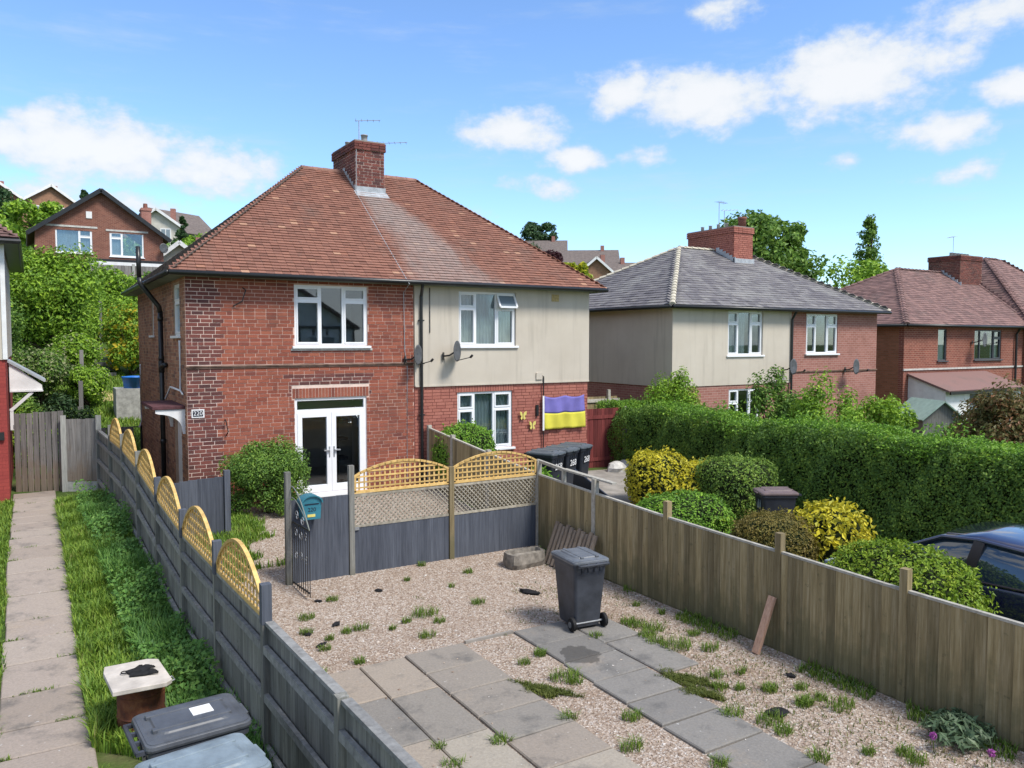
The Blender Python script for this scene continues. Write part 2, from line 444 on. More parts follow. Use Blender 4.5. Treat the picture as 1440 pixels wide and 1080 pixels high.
M_GLOVE = plain('dark_fabric', (.018, .018, .02), .9, .2, 30, .4)
M_NUMPLATE = plain('number_plate_black', (.012, .014, .03), .3, .5)
M_CANOPY = plain('canopy_felt', (.10, .045, .05), .9, .2, 9, .3)
M_SILVER = plain('chimney_cowl', (.30, .30, .30), .5, .5, 8, .25)
M_CLAY = plain('clay_pot', (.20, .085, .065), .8, .3, 6, .3)
M_BARN = plain('far_wall_pale', (.55, .52, .46), .9, .2, 2, .1)
M_FARBRICK = plain('far_brick', (.30, .17, .11), .9, .2, 3, .2)
M_FARROOF = plain('far_roof', (.15, .125, .115), .9, .2, 3, .25)
M_FARWIN = plain('far_window', (.20, .25, .29), .15, .6, 1, .1)
M_FELT = plain('shed_felt_green', (.26, .36, .31), .85, .3, 5, .15)
M_PINK = leafmat('pink_flower', [(0, (0.300, 0.060, 0.300)), (1, (0.550, 0.160, 0.500))])


# bonded brick as a surface, for walls too far off to tell the bricks apart
def brickmat(name, c1, c2, mo, scale=1.0):
    m_, t = mat(name)
    co = objco(t)
    s = t.n('SeparateXYZ', i0=co)
    u = t.m('ADD', s.outputs[0], s.outputs[1])
    v = t.n('CombineXYZ', i0=u, i1=s.outputs[2], i2=0.0).outputs[0]
    b = t.n('TexBrick', {'offset': .5}, Vector=v, Scale=1.0)
    b.inputs['Color1'].default_value = (*c1, 1)
    b.inputs['Color2'].default_value = (*c2, 1)
    b.inputs['Mortar'].default_value = (*mo, 1)
    b.inputs['Mortar Size'].default_value = .006 * scale
    b.inputs['Brick Width'].default_value = .225 * scale
    b.inputs['Row Height'].default_value = .078 * scale
    b.inputs['Mortar Smooth'].default_value = .2
    b.inputs['Bias'].default_value = 0
    c = t.mix(t.m('MULTIPLY', t.sstep(t.noise(co, .9, 5, .65), .45, .75), .4), b.outputs[0], tuple(x * .55 for x in c1))
    c = t.mix(.3, c, t.ramp(t.noise(co, 30, 3), [(.3, (.5, .5, .5)), (.7, (1.4, 1.4, 1.4))]), 'MULTIPLY')
    return finish(m_, t, c, .9, b.outputs['Fac'], -.5, .01, spec=.2)


M_FB_RED = brickmat('brickwork_red', (.29, .125, .10), (.36, .165, .135), (.42, .29, .245))
M_FB_DARK = brickmat('brickwork_dark', (.19, .062, .045), (.27, .09, .062), (.40, .27, .21))
M_FB_ORANGE = brickmat('brickwork_orange', (.25, .11, .06), (.33, .14, .08), (.24, .16, .11))
M_FB_GABLE = brickmat('brickwork_gable', (.17, .062, .045), (.25, .10, .07), (.34, .25, .20))


# ------------------------------------------------------------------ mesh helpers
def new_mesh(name, v, f, smooth=False):
    me = bpy.data.meshes.new(name)
    me.from_pydata([tuple(p) for p in v], [], f)
    me.update()
    if smooth:
        me.polygons.foreach_set('use_smooth', [True] * len(me.polygons))
    return me


def np_mesh(name, verts, quads, smooth=False):
    """verts (N,3), quads (M,k) all the same size"""
    me = bpy.data.meshes.new(name)
    k = quads.shape[1]
    me.vertices.add(len(verts))
    me.vertices.foreach_set('co', verts.astype(np.float32).ravel())
    me.loops.add(quads.size)
    me.loops.foreach_set('vertex_index', quads.astype(np.int32).ravel())
    me.polygons.add(len(quads))
    me.polygons.foreach_set('loop_start', np.arange(0, quads.size, k, dtype=np.int32))
    me.polygons.foreach_set('loop_total', np.full(len(quads), k, dtype=np.int32))
    me.polygons.foreach_set('use_smooth', np.full(len(quads), bool(smooth)))
    me.update()
    me.validate()
    return me


def link(name, data, parent=None, material=None, kind=None):
    o = bpy.data.objects.new(name, data)
    COL.objects.link(o)
    if parent:
        o.parent = parent
    if material and data is not None and not data.materials:
        data.materials.append(material)
    if kind:
        o['kind'] = kind
    return o


def tag(o, label, cat, group=None):
    o['label'] = label
    o['category'] = cat
    if group:
        o['group'] = group
    return o


def thing(name, label, cat, loc=(0, 0, 0), rz=0., group=None):
    o = bpy.data.objects.new(name, None)
    o.empty_display_size = .2
    COL.objects.link(o)
    o.location = loc
    o.rotation_euler = (0, 0, rz)
    return tag(o, label, cat, group)


def dup(root, loc, rz, label=None, group=None):
    r = root.copy()
    COL.objects.link(r)
    r.location = loc
    r.rotation_euler = (0, 0, rz)
    if label:
        r['label'] = label
    if group:
        r['group'] = group
    for ch in root.children:
        c = ch.copy()
        COL.objects.link(c)
        c.parent = r
        for g in ch.children:
            d = g.copy()
            COL.objects.link(d)
            d.parent = c
    return r


class MB:
    def __init__(s):
        s.v = []
        s.f = []

    def box(s, x0, x1, y0, y1, z0, z1):
        b = len(s.v)
        s.v += [(x0, y0, z0), (x1, y0, z0), (x1, y1, z0), (x0, y1, z0), (x0, y0, z1), (x1, y0, z1), (x1, y1, z1), (x0, y1, z1)]
        s.f += [tuple(b + i for i in q) for q in ((0, 3, 2, 1), (4, 5, 6, 7), (0, 1, 5, 4), (1, 2, 6, 5), (2, 3, 7, 6), (3, 0, 4, 7))]
        return s

    def mbox(s, M, sx, sy, sz):
        """box centred on M"""
        b = len(s.v)
        for (x, y, z) in ((-1, -1, -1), (1, -1, -1), (1, 1, -1), (-1, 1, -1), (-1, -1, 1), (1, -1, 1), (1, 1, 1), (-1, 1, 1)):
            s.v.append(tuple(M @ Vector((x * sx / 2, y * sy / 2, z * sz / 2))))
        s.f += [tuple(b + i for i in q) for q in ((0, 3, 2, 1), (4, 5, 6, 7), (0, 1, 5, 4), (1, 2, 6, 5), (2, 3, 7, 6), (3, 0, 4, 7))]
        return s

    def bar(s, p, q, a, b, up=(0, 0, 1)):
        """rectangular bar from p to q, a wide, b along up"""
        p, q = Vector(p), Vector(q)
        d = q - p
        L = d.length
        d.normalize()
        up = Vector(up)
        side = d.cross(up)
        if side.length < 1e-5:
            side = d.cross(Vector((1, 0, 0)))
        side.normalize()
        u = side.cross(d)
        M = Matrix((side, d, u)).transposed().to_4x4()
        M.translation = (p + q) / 2
        return s.mbox(M, a, L, b)

    def tube(s, pts, r, n=8, cap=True):
        pts = [Vector(p) for p in pts]
        rs = r if isinstance(r, (list, tuple)) else [r] * len(pts)
        b = len(s.v)
        for i, p in enumerate(pts):
            d = (pts[min(i + 1, len(pts) - 1)] - pts[max(i - 1, 0)]).normalized()
            a = d.cross(Vector((0, 0, 1)))
            if a.length < 1e-3:
                a = d.cross(Vector((1, 0, 0)))
            a.normalize()
            c = a.cross(d)
            for k in range(n):
                an = 2 * math.pi * k / n
                s.v.append(tuple(p + (a * math.cos(an) + c * math.sin(an)) * rs[i]))
        for i in range(len(pts) - 1):
            for k in range(n):
                k2 = (k + 1) % n
                s.f.append((b + i * n + k, b + i * n + k2, b + (i + 1) * n + k2, b + (i + 1) * n + k))
        if cap:
            s.f.append(tuple(b + k for k in reversed(range(n))))
            s.f.append(tuple(b + (len(pts) - 1) * n + k for k in range(n)))
        return s

    def prism(s, poly, axis, a0, a1):
        """extrude 2d polygon along axis ('x','y','z')"""
        b = len(s.v)
        n = len(poly)
        for a in (a0, a1):
            for (p, q) in poly:
                s.v.append({'x': (a, p, q), 'y': (p, a, q), 'z': (p, q, a)}[axis])
        s.f.append(tuple(b + i for i in range(n)))
        s.f.append(tuple(b + n + i for i in reversed(range(n))))
        for i in range(n):
            j = (i + 1) % n
            s.f.append((b + i, b + n + i, b + n + j, b + j))
        return s

    def lathe(s, prof, c, n=16):
        b = len(s.v)
        for (r_, z) in prof:
            for k in range(n):
                a = 2 * math.pi * k / n
                s.v.append((c[0] + r_ * math.cos(a), c[1] + r_ * math.sin(a), c[2] + z))
        for i in range(len(prof) - 1):
            for k in range(n):
                k2 = (k + 1) % n
                s.f.append((b + i * n + k, b + i * n + k2, b + (i + 1) * n + k2, b + (i + 1) * n + k))
        s.f.append(tuple(b + k for k in reversed(range(n))))
        s.f.append(tuple(b + (len(prof) - 1) * n + k for k in range(n)))
        return s

    def loft(s, rings, closed=True, cap=True):
        b = len(s.v)
        n = len(rings[0])
        for r_ in rings:
            s.v += [tuple(p) for p in r_]
        for i in range(len(rings) - 1):
            for k in range(n if closed else n - 1):
                k2 = (k + 1) % n
                s.f.append((b + i * n + k, b + i * n + k2, b + (i + 1) * n + k2, b + (i + 1) * n + k))
        if cap and closed:
            s.f.append(tuple(b + k for k in reversed(range(n))))
            s.f.append(tuple(b + (len(rings) - 1) * n + k for k in range(n)))
        return s

    def build(s, name, material, parent=None, off=(0, 0, 0), smooth=False, kind=None, bevel=0.0):
        ox, oy, oz = off
        me = new_mesh(name, [(x - ox, y - oy, z - oz) for (x, y, z) in s.v], s.f, smooth)
        o = link(name, me, parent, material, kind)
        if bevel:
            md = o.modifiers.new('bevel', 'BEVEL')
            md.width = bevel
            md.segments = 2
            md.limit_method = 'ANGLE'
        return o


UNIT = new_mesh('unit_block', *(lambda m: (m.v, m.f))(MB().box(-.5, .5, -.5, .5, -.5, .5)))


def unit_for(material, cache={}):
    if material.name not in cache:
        me = UNIT.copy()
        me.materials.append(material)
        cache[material.name] = me
    return cache[material.name]


def block(name, material, parent, M, sx, sy, sz, kind=None):
    """one piece that shares the unit mesh"""
    o = bpy.data.objects.new(name, unit_for(material))
    COL.objects.link(o)
    o.parent = parent
    o.matrix_basis = M @ Matrix.Diagonal((sx, sy, sz, 1))
    if kind:
        o['kind'] = kind
    return o


CUBE = np.array([(-1, -1, -1), (1, -1, -1), (1, 1, -1), (-1, 1, -1), (-1, -1, 1), (1, -1, 1), (1, 1, 1), (-1, 1, 1)]) * .5
CUBEF = np.array([(0, 3, 2, 1), (4, 5, 6, 7), (0, 1, 5, 4), (1, 2, 6, 5), (2, 3, 7, 6), (3, 0, 4, 7)])


def joined_blocks(name, material, parent, items):
    """items: (M, sx, sy, sz) -> one stuff mesh"""
    vs_, fs_ = [], []
    for i, (M, sx, sy, sz) in enumerate(items):
        A = np.array(M)
        p = CUBE * np.array((sx, sy, sz))
        vs_.append(p @ A[:3, :3].T + A[:3, 3])
        fs_.append(CUBEF + 8 * i)
    me = np_mesh(name, np.concatenate(vs_), np.concatenate(fs_))
    return link(name, me, parent, material, 'stuff')


def text_mesh(name, txt, size, material, parent, M, depth=.003, align='CENTER'):
    cu = bpy.data.curves.new(name, 'FONT')
    cu.body = txt
    cu.size = size
    cu.extrude = depth
    cu.align_x = align
    cu.align_y = 'CENTER'
    tmp = bpy.data.objects.new(name, cu)
    COL.objects.link(tmp)
    dg = bpy.context.evaluated_depsgraph_get()
    me = bpy.data.meshes.new_from_object(tmp.evaluated_get(dg))
    bpy.data.objects.remove(tmp)
    o = link(name, me, parent)
    me.materials.clear()
    me.materials.append(material)
    o.matrix_basis = M
    return o


# ------------------------------------------------------------------ terrain
def sstep(a, b, x):
    t_ = np.clip((x - a) / (b - a), 0, 1)
    return t_ * t_ * (3 - 2 * t_)


def gz(x, y):
    x = np.asarray(x, float)
    y = np.asarray(y, float)
    z = .47 * sstep(10, 16.5, y)
    z = z - .034 * np.clip(x - 9, 0, 40) * sstep(0, 6, y + 10)
    hx = 1 - .55 * sstep(.75, 1.5, x / np.maximum(y, 1))
    d = np.clip(y - 25.5 - 10 * sstep(12, 30, x), 0, 400)
    z = z + hx * (.178 * np.minimum(d, 115) + .03 * np.clip(d - 115, 0, 300) - .6 * sstep(0, 3, d) * 0)
    return z


def sheet(name, xs, ys, material, dz=0., kind='structure'):
    X, Y = np.meshgrid(xs, ys)
    Z = gz(X, Y) + dz
    v = np.stack([X, Y, Z], -1).reshape(-1, 3)
    nx, ny = len(xs), len(ys)
    i = np.arange(nx - 1)
    j = np.arange(ny - 1)
    I, J = np.meshgrid(i, j)
    a = (J * nx + I).ravel()
    q = np.stack([a, a + 1, a + nx + 1, a + nx], -1)
    return link(name, np_mesh(name, v, q, True), None, material, kind)


gx = np.unique(np.concatenate([np.arange(-6, 34, .5), np.arange(34, 120, 3), np.linspace(120, 900, 20), -np.linspace(6, 60, 20), -np.linspace(60, 700, 12)]))
gy = np.unique(np.concatenate([np.arange(-8, 30, .5), np.arange(30, 150, 2.5), np.linspace(150, 900, 18), -np.linspace(8, 60, 10), -np.linspace(60, 500, 8)]))
sheet('ground', gx, gy, M_GROUND)
sheet('gravel_yard', np.arange(1.82, 7.951, .227), np.arange(-1, 16.86, .235), M_GRAVEL, .014)
sheet('concrete_drive', np.arange(9.9, 14.2, .5), np.arange(-1, 17.6, .4), M_CONCRETE, .014)
sheet('side_passage', np.arange(1.5, 2.69, .23), np.arange(16.9, 25.5, .43), M_CONCRETE, .016)


def Z(x, y):
    return float(gz(x, y))


def T(x, y, z):
    return Matrix.Translation((x, y, z))


# ------------------------------------------------------------------ brick, tile and window builders (in a thing's own frame)
class WallFrame:
    """u runs along the wall, n out of it, v up"""
    def __init__(s, o, U, N):
        s.o, s.U, s.N = Vector(o), Vector(U), Vector(N)

    def p(s, u, n, v):
        return s.o + s.U * u + s.N * n + Vector((0, 0, v))

    def M(s, u, n, v):
        m = Matrix((s.U, s.N, Vector((0, 0, 1)))).transposed().to_4x4()
        m.translation = s.p(u, n, v)
        return m

    def box(s, mb, u0, u1, n0, n1, v0, v1):
        return mb.mbox(s.M((u0 + u1) / 2, (n0 + n1) / 2, (v0 + v1) / 2), u1 - u0, n1 - n0, v1 - v0)


def wall_panel(W, u0, u1, v0, v1, holes, n0=-.22, n1=0.):
    """wall slab with openings, cells between all the edges"""
    mb = MB()
    us = sorted({u0, u1, *[h[0] for h in holes], *[h[1] for h in holes]})
    vs2 = sorted({v0, v1, *[h[2] for h in holes], *[h[3] for h in holes]})
    us = [a for a in us if u0 <= a <= u1]
    vs2 = [a for a in vs2 if v0 <= a <= v1]
    for a, b in zip(us, us[1:]):
        run = None
        for c, d in zip(vs2, vs2[1:]):
            inside = any(h[0] <= (a + b) / 2 <= h[1] and h[2] <= (c + d) / 2 <= h[3] for h in holes)
            if inside:
                if run:
                    W.box(mb, a, b, n0, n1, *run)
                run = None
            else:
                run = (run[0], d) if run else (c, d)
        if run:
            W.box(mb, a, b, n0, n1, *run)
    return mb


def brick_rects(u0, u1, v0, v1, holes, course=.0776, L=.2265, joint=.013, seed=1):
    rr = random.Random(seed)
    out_ = []
    nr = int(round((v1 - v0) / course))
    ch = (v1 - v0) / nr
    for r_ in range(nr):
        a, b = v0 + r_ * ch + joint / 2, v0 + (r_ + 1) * ch - joint / 2
        u = u0 - (L / 2 if r_ % 2 else 0) - (L * .25 if r_ % 4 == 3 else 0)
        while u < u1:
            w_ = L
            if rr.random() < .05:
                w_ = L / 2
            s0, s1 = max(u, u0) + joint / 2, min(u + w_, u1) - joint / 2
            u += w_
            segs = [(s0, s1)]
            for h in holes:
                if a < h[3] - .01 and b > h[2] + .01:
                    ns = []
                    for (p, q) in segs:
                        if q <= h[0] or p >= h[1]:
                            ns.append((p, q))
                        else:
                            if p < h[0]:
                                ns.append((p, h[0] - .002))
                            if q > h[1]:
                                ns.append((h[1] + .002, q))
                    segs = ns
            for (p, q) in segs:
                if q - p > .02:
                    out_.append((p, q, a, b))
    return out_


def brick_items(W, rects, proud=.008, depth=.03, seed=2):
    rr = random.Random(seed)
    its = []
    for (p, q, a, b) in rects:
        pr = proud + rr.uniform(-.003, .003)
        M = W.M((p + q) / 2, pr - depth / 2, (a + b) / 2) @ Matrix.Rotation(rr.uniform(-.006, .006), 4, 'Y')
        its.append((M, q - p, depth, b - a))
    return its


def slope_tiles(A, B, C, D, gauge=.114, wid=.168, thick=.016, seed=3):
    """A,B eave ends, C,D ridge ends; returns list of (M, sx, sy, sz)"""
    A, B, C, D = map(Vector, (A, B, C, D))
    rr = random.Random(seed)
    U = (B - A).normalized()
    mid = (C + D) / 2 - A
    S = (mid - U * mid.dot(U))
    Ls = S.length
    S.normalize()
    Nn = U.cross(S)
    rows = int(Ls / gauge)
    tilt = 2.6 * thick / (gauge * 2)
    its = []
    for r_ in range(rows + 1):
        tt = min(r_ * gauge / Ls, 1)
        l = (A + (C - A) * tt - A).dot(U)
        rt_ = (B + (D - B) * tt - A).dot(U)
        base = A + S * (r_ * gauge)
        u = l - (wid / 2 if r_ % 2 else 0) - rr.random() * .01
        while u < rt_:
            a, b = max(u, l), min(u + wid, rt_)
            u += wid
            if b - a < .03:
                continue
            ln = min(gauge * 1.75, max(Ls - r_ * gauge + .02, .03))
            an = tilt + rr.gauss(0, .012)
            m = Matrix((U, S, Nn)).transposed().to_4x4()
            m.translation = base + U * ((a + b) / 2) + Nn * (.028 + rr.uniform(-.002, .003)) + S * (ln / 2 + rr.uniform(-.006, .006))
            m = m @ Matrix.Rotation(-an, 4, 'X') @ Matrix.Rotation(rr.gauss(0, .006), 4, 'Z')
            its.append((m, (b - a) - .004, ln, thick))
    return its


def split_pieces(name, plural, material, parent, items, n, key):
    items = sorted(items, key=key)
    for (M, a, b, c_) in items[:n]:
        block(name, material, parent, M, a, b, c_)
    if len(items) > n:
        joined_blocks(plural, material, parent, items[n:])


def window(root, W, u0, u1, v0, v1, cols=(.33, .34, .33), tops=(True, False, True), top_at=.73, fmat=None, sill=True, curtain=None,
           sillmat=None, depth=.09, open_top=None, fw=.05, name='window', lab=None):
    fmat = fmat or M_UPVC
    g = MB()
    n1, n0 = -.03, -.03 - .07
    W.box(g, u0, u0 + fw, n0, n1, v0, v1)
    W.box(g, u1 - fw, u1, n0, n1, v0, v1)
    W.box(g, u0 + fw, u1 - fw, n0, n1, v0, v0 + fw)
    W.box(g, u0 + fw, u1 - fw, n0, n1, v1 - fw, v1)
    us = [u0]
    for c_ in cols:
        us.append(us[-1] + (u1 - u0) * c_)
    vt = v0 + (v1 - v0) * top_at
    panes = []
    for i, c_ in enumerate(cols):
        a, b = us[i] + (fw if i == 0 else fw / 2), us[i + 1] - (fw if i == len(cols) - 1 else fw / 2)
        if i > 0:
            W.box(g, us[i] - fw / 2, us[i] + fw / 2, n0 + .002, n1 - .002, v0 + fw, v1 - fw)
        if tops[i]:
            W.box(g, a, b, n0 + .004, n1 - .004, vt - fw / 2, vt + fw / 2)
            cells = [(a, b, v0 + fw, vt - fw / 2), (a, b, vt + fw / 2, v1 - fw)]
        else:
            cells = [(a, b, v0 + fw, v1 - fw)]
        for j, (p, q, r_, s_) in enumerate(cells):
            e = .034
            if tops[i]:       # casement sash, a little proud of the frame
                W.box(g, p, p + e, n0 + .02, n1 + .012, r_, s_)
                W.box(g, q - e, q, n0 + .02, n1 + .012, r_, s_)
                W.box(g, p + e, q - e, n0 + .02, n1 + .012, r_, r_ + e)
                W.box(g, p + e, q - e, n0 + .02, n1 + .012, s_ - e, s_)
                panes.append((p + e, q - e, r_ + e, s_ - e))
            else:
                panes.append((p, q, r_, s_))
    fr_ = g.build(name, fmat, root)
    if lab:
        fr_['label'] = lab
    for k, (p, q, r_, s_) in enumerate(panes):
        pm = MB()
        if open_top is not None and k == open_top:
            c0, c1 = W.p(p - .04, -.02, s_ + .03), W.p(q + .04, -.02, s_ + .03)
            hgt = s_ - r_ + .07
            d0, d1 = W.p(p - .04, .15, s_ + .03 - hgt * .95), W.p(q + .04, .15, s_ + .03 - hgt * .95)
            for (x, y) in ((c0, c1), (d0, d1), (c0, d0), (c1, d1)):
                pm.bar(x, y, .045, .045)
            pm.build('open_sash', fmat, fr_)
            pm = MB()
            pm.v += [tuple(c0), tuple(c1), tuple(d1), tuple(d0)]
            pm.f.append((0, 1, 2, 3))
            pm.build('pane', M_FARWIN, fr_)
            continue
        W.box(pm, p - .004, q + .004, -.072, -.064, r_ - .004, s_ + .004)
        pm.build('pane', M_GLASS, fr_)
    if sill:
        sm = MB()
        W.box(sm, u0 - .06, u1 + .06, -.05, .075, v0 - .055, v0 - .002)
        sm.build('sill', sillmat or M_UPVC, fr_, bevel=.006)
    if curtain:
        for (p, q, dn, sd) in curtain:
            n_ = int((q - p) * 60)
            c1 = MB()
            rows = []
            for vv in np.linspace(v0 + .01, v1 - .01, 7):
                rows.append([W.p(p + (q - p) * k / n_, -.17 + dn + .022 * math.sin(k * 1.15 + sd + .5 * math.sin(vv * 3)) * (1.1 - .3 * (vv - v0) / (v1 - v0)), vv) for k in range(n_ + 1)])
            c1.loft(rows, closed=False, cap=False)
            c1.build('curtain', M_CURTAIN, fr_, smooth=True)
    return fr_


def dish(root_loc, label, rz, scale=1.0):
    o = thing('satellite_dish', label, 'satellite dish', root_loc, rz)
    mb = MB()
    rings = []
    for i in range(6):
        r_ = .26 * scale * i / 5 + .001
        rings.append([(r_ * math.cos(a) * .92, -.42 * scale + .35 * (r_ ** 2) / scale * -1.0 + .07, r_ * math.sin(a) + .12) for a in np.linspace(0, 2 * math.pi, 22, endpoint=False)])
    mb.loft(rings, cap=False)
    d_ = mb.build('reflector', M_DISH, o, smooth=True)
    sd = d_.modifiers.new('thickness', 'SOLIDIFY')
    sd.thickness = .006
    MB().tube([(0, 0, 0), (0, -.16, .02), (0, -.34 * scale, .12)], .02).box(-.06, .06, -.012, .0, -.09, .09).build('bracket', M_BLACK, o)
    MB().tube([(0, -.38 * scale, -.10), (0, -.74 * scale, -.02)], .011, 6).tube([(0, -.72 * scale, -.03), (0, -.78 * scale, .03)], .028, 8).build('feed_arm', M_BLACK, o)
    return o


M_DISH = plain('dish_grey', (.085, .09, .10), .5, .4, 8, .25)


# ================================================================== THE NEAR PAIR OF HOUSES
HX, HY, HZ = 2.70, 16.92, .47
house = thing('semi_detached_house', 'pair of houses, half red brick and half cream render, under a red tiled roof', 'house', (HX, HY, HZ))
WID, DEP, EZ = 9.98, 7.8, 5.22 - HZ            # local wall sizes
FR = WallFrame((0, 0, 0), (1, 0, 0), (0, -1, 0))
SIDE = WallFrame((0, DEP, 0), (0, -1, 0), (-1, 0, 0))    # u from the back corner to the front
MIDX = 4.95
h_win = (4.88 - HX, 6.53 - HX, 3.80 - HZ, 5.11 - HZ)
h_door = (4.86 - HX, 6.49 - HX, .55 - HZ, 2.67 - HZ)
h_w2 = (8.82 - HX, 10.43 - HX, 3.79 - HZ, 5.10 - HZ)
h_w3 = (8.79 - HX, 10.33 - HX, 1.26 - HZ, 2.67 - HZ)
# brick half
bw = wall_panel(FR, 0, MIDX, -.3, EZ, [h_win, h_door]).build('brick_wall', M_MORTAR, house)
q_w = .66
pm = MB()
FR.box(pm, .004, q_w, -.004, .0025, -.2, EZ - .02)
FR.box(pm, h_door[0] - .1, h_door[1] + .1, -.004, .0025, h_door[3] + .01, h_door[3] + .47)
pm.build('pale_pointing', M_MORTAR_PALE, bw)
rects = brick_rects(0, MIDX, -.16, EZ - .01, [h_win, h_door, (h_door[0] - .06, h_door[1] + .06, h_door[3] - .02, h_door[3] + .225), (0, MIDX, 3.34 - HZ, 3.415 - HZ)])
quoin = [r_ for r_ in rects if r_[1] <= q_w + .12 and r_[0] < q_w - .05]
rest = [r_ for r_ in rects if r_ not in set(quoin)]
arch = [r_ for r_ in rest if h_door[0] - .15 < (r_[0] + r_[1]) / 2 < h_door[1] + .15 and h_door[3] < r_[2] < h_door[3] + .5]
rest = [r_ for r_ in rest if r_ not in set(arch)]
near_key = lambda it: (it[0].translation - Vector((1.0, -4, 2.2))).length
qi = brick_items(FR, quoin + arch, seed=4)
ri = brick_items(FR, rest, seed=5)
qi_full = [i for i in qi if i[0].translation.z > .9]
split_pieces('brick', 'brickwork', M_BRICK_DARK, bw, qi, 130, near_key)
split_pieces('brick', 'brickwork', M_BRICK, bw, ri, 160, near_key)
sol = []
for k in range(24):
    u = h_door[0] - .05 + (h_door[1] - h_door[0] + .1) * (k + .5) / 24
    sol.append((FR.M(u, -.006, h_door[3] + .112), .062, .03, .205))
joined_blocks('soldier_course', M_BRICK, bw, sol)
db = MB()
FR.box(db, -.02, MIDX - .02, -.01, .045, 3.375 - HZ, 3.41 - HZ)
FR.box(db, -.01, MIDX - .03, -.01, .028, 3.342 - HZ, 3.374 - HZ)
db.build('drip_course', M_DRIP, house, bevel=.006)
# rendered half
pw = wall_panel(FR, MIDX, WID, -.4, 2.85 - HZ, [h_w3], n1=-.003).build('painted_brick_wall', M_MORTAR_PAINT, house)
pr = brick_rects(MIDX + .02, WID, -.39, 2.84 - HZ, [h_w3, (h_w3[0] - .05, h_w3[1] + .05, h_w3[3] - .01, h_w3[3] + .17)], seed=9)
joined_blocks('brickwork', M_BRICK_PAINT, pw, brick_items(FR, pr, proud=.002, seed=8))
joined_blocks('soldier_course', M_BRICK_PAINT, pw, [(FR.M(h_w3[0] - .04 + (h_w3[1] - h_w3[0] + .08) * (k + .5) / 22, -.012, h_w3[3] + .085), .06, .03, .16) for k in range(22)])
rw = wall_panel(FR, MIDX + .02, WID + .02, 2.85 - HZ, EZ, [h_w2], n1=.028).build('rendered_wall', M_RENDER, house)
rb = MB()
FR.box(rb, MIDX + .03, WID + .025, .0, .042, 2.835 - HZ, 2.87 - HZ)
rb.build('render_bead', M_RENDER, rw)
# left side wall
def su(y):
    return DEP - (y - HY)
s_win = (su(18.38), su(17.55), 4.02 - HZ, 5.10 - HZ)
s_stair = (su(21.9), su(21.5), 4.05 - HZ, 5.0 - HZ)
s_door = (su(18.55), su(17.62), 0.0, 2.03)
sw = wall_panel(SIDE, 0.001, DEP - .221, -.3, EZ, [s_win, s_stair, s_door]).build('side_wall', M_MORTAR_SIDE, house)
sr = brick_rects(0, DEP, -.16, EZ - .01, [s_win, s_stair, s_door], seed=14)
joined_blocks('brickwork', M_BRICK_SIDE, sw, brick_items(SIDE, sr, proud=.007, seed=15))
back = MB()
back.box(.0, WID, DEP - .22, DEP, -.3, EZ)
back.box(WID - .22, WID, .22, DEP - .22, -.3, EZ)
back.build('back_wall', M_FB_ORANGE, house)
MB().box(.22, WID - .22, .22, DEP - .22, 2.45, 2.6).box(.22, WID - .22, .22, DEP - .22, -.05, .06).box(MIDX - .1, MIDX + .1, .22, DEP - .22, .06, 2.45)\
    .box(MIDX - .1, MIDX + .1, .22, DEP - .22, 2.6, EZ).box(.22, WID - .22, 3.9, 4.0, .06, 2.45).box(.22, WID - .22, 3.9, 4.0, 2.6, EZ)\
    .box(.22, WID - .22, .22, DEP - .22, EZ - .04, EZ - .01).build('interior', M_ROOM, house)
window(house, FR, *h_win, cols=(.35, .31, .34), tops=(True, False, True), top_at=.755)
MB().box(h_win[0] - .08, h_win[1] + .1, -.03, -.001, h_win[2] - .1, h_win[2] - .057).build('sill_course', M_STONE, house)
window(house, FR, *h_w2, cols=(.30, .36, .34), top_at=.70, open_top=4, curtain=[(h_w2[0] + .03, h_w2[1] - .03, 0, 0)])
window(house, FR, *h_w3, cols=(.30, .36, .34), top_at=.70, curtain=[(h_w3[0] + .03, h_w3[1] - .03, 0, 2)])
window(house, SIDE, *s_win, cols=(1.0,), tops=(True,), top_at=.66, curtain=None)
window(house, SIDE, *s_stair, cols=(1.0,), tops=(False,), fmat=M_WHITE)
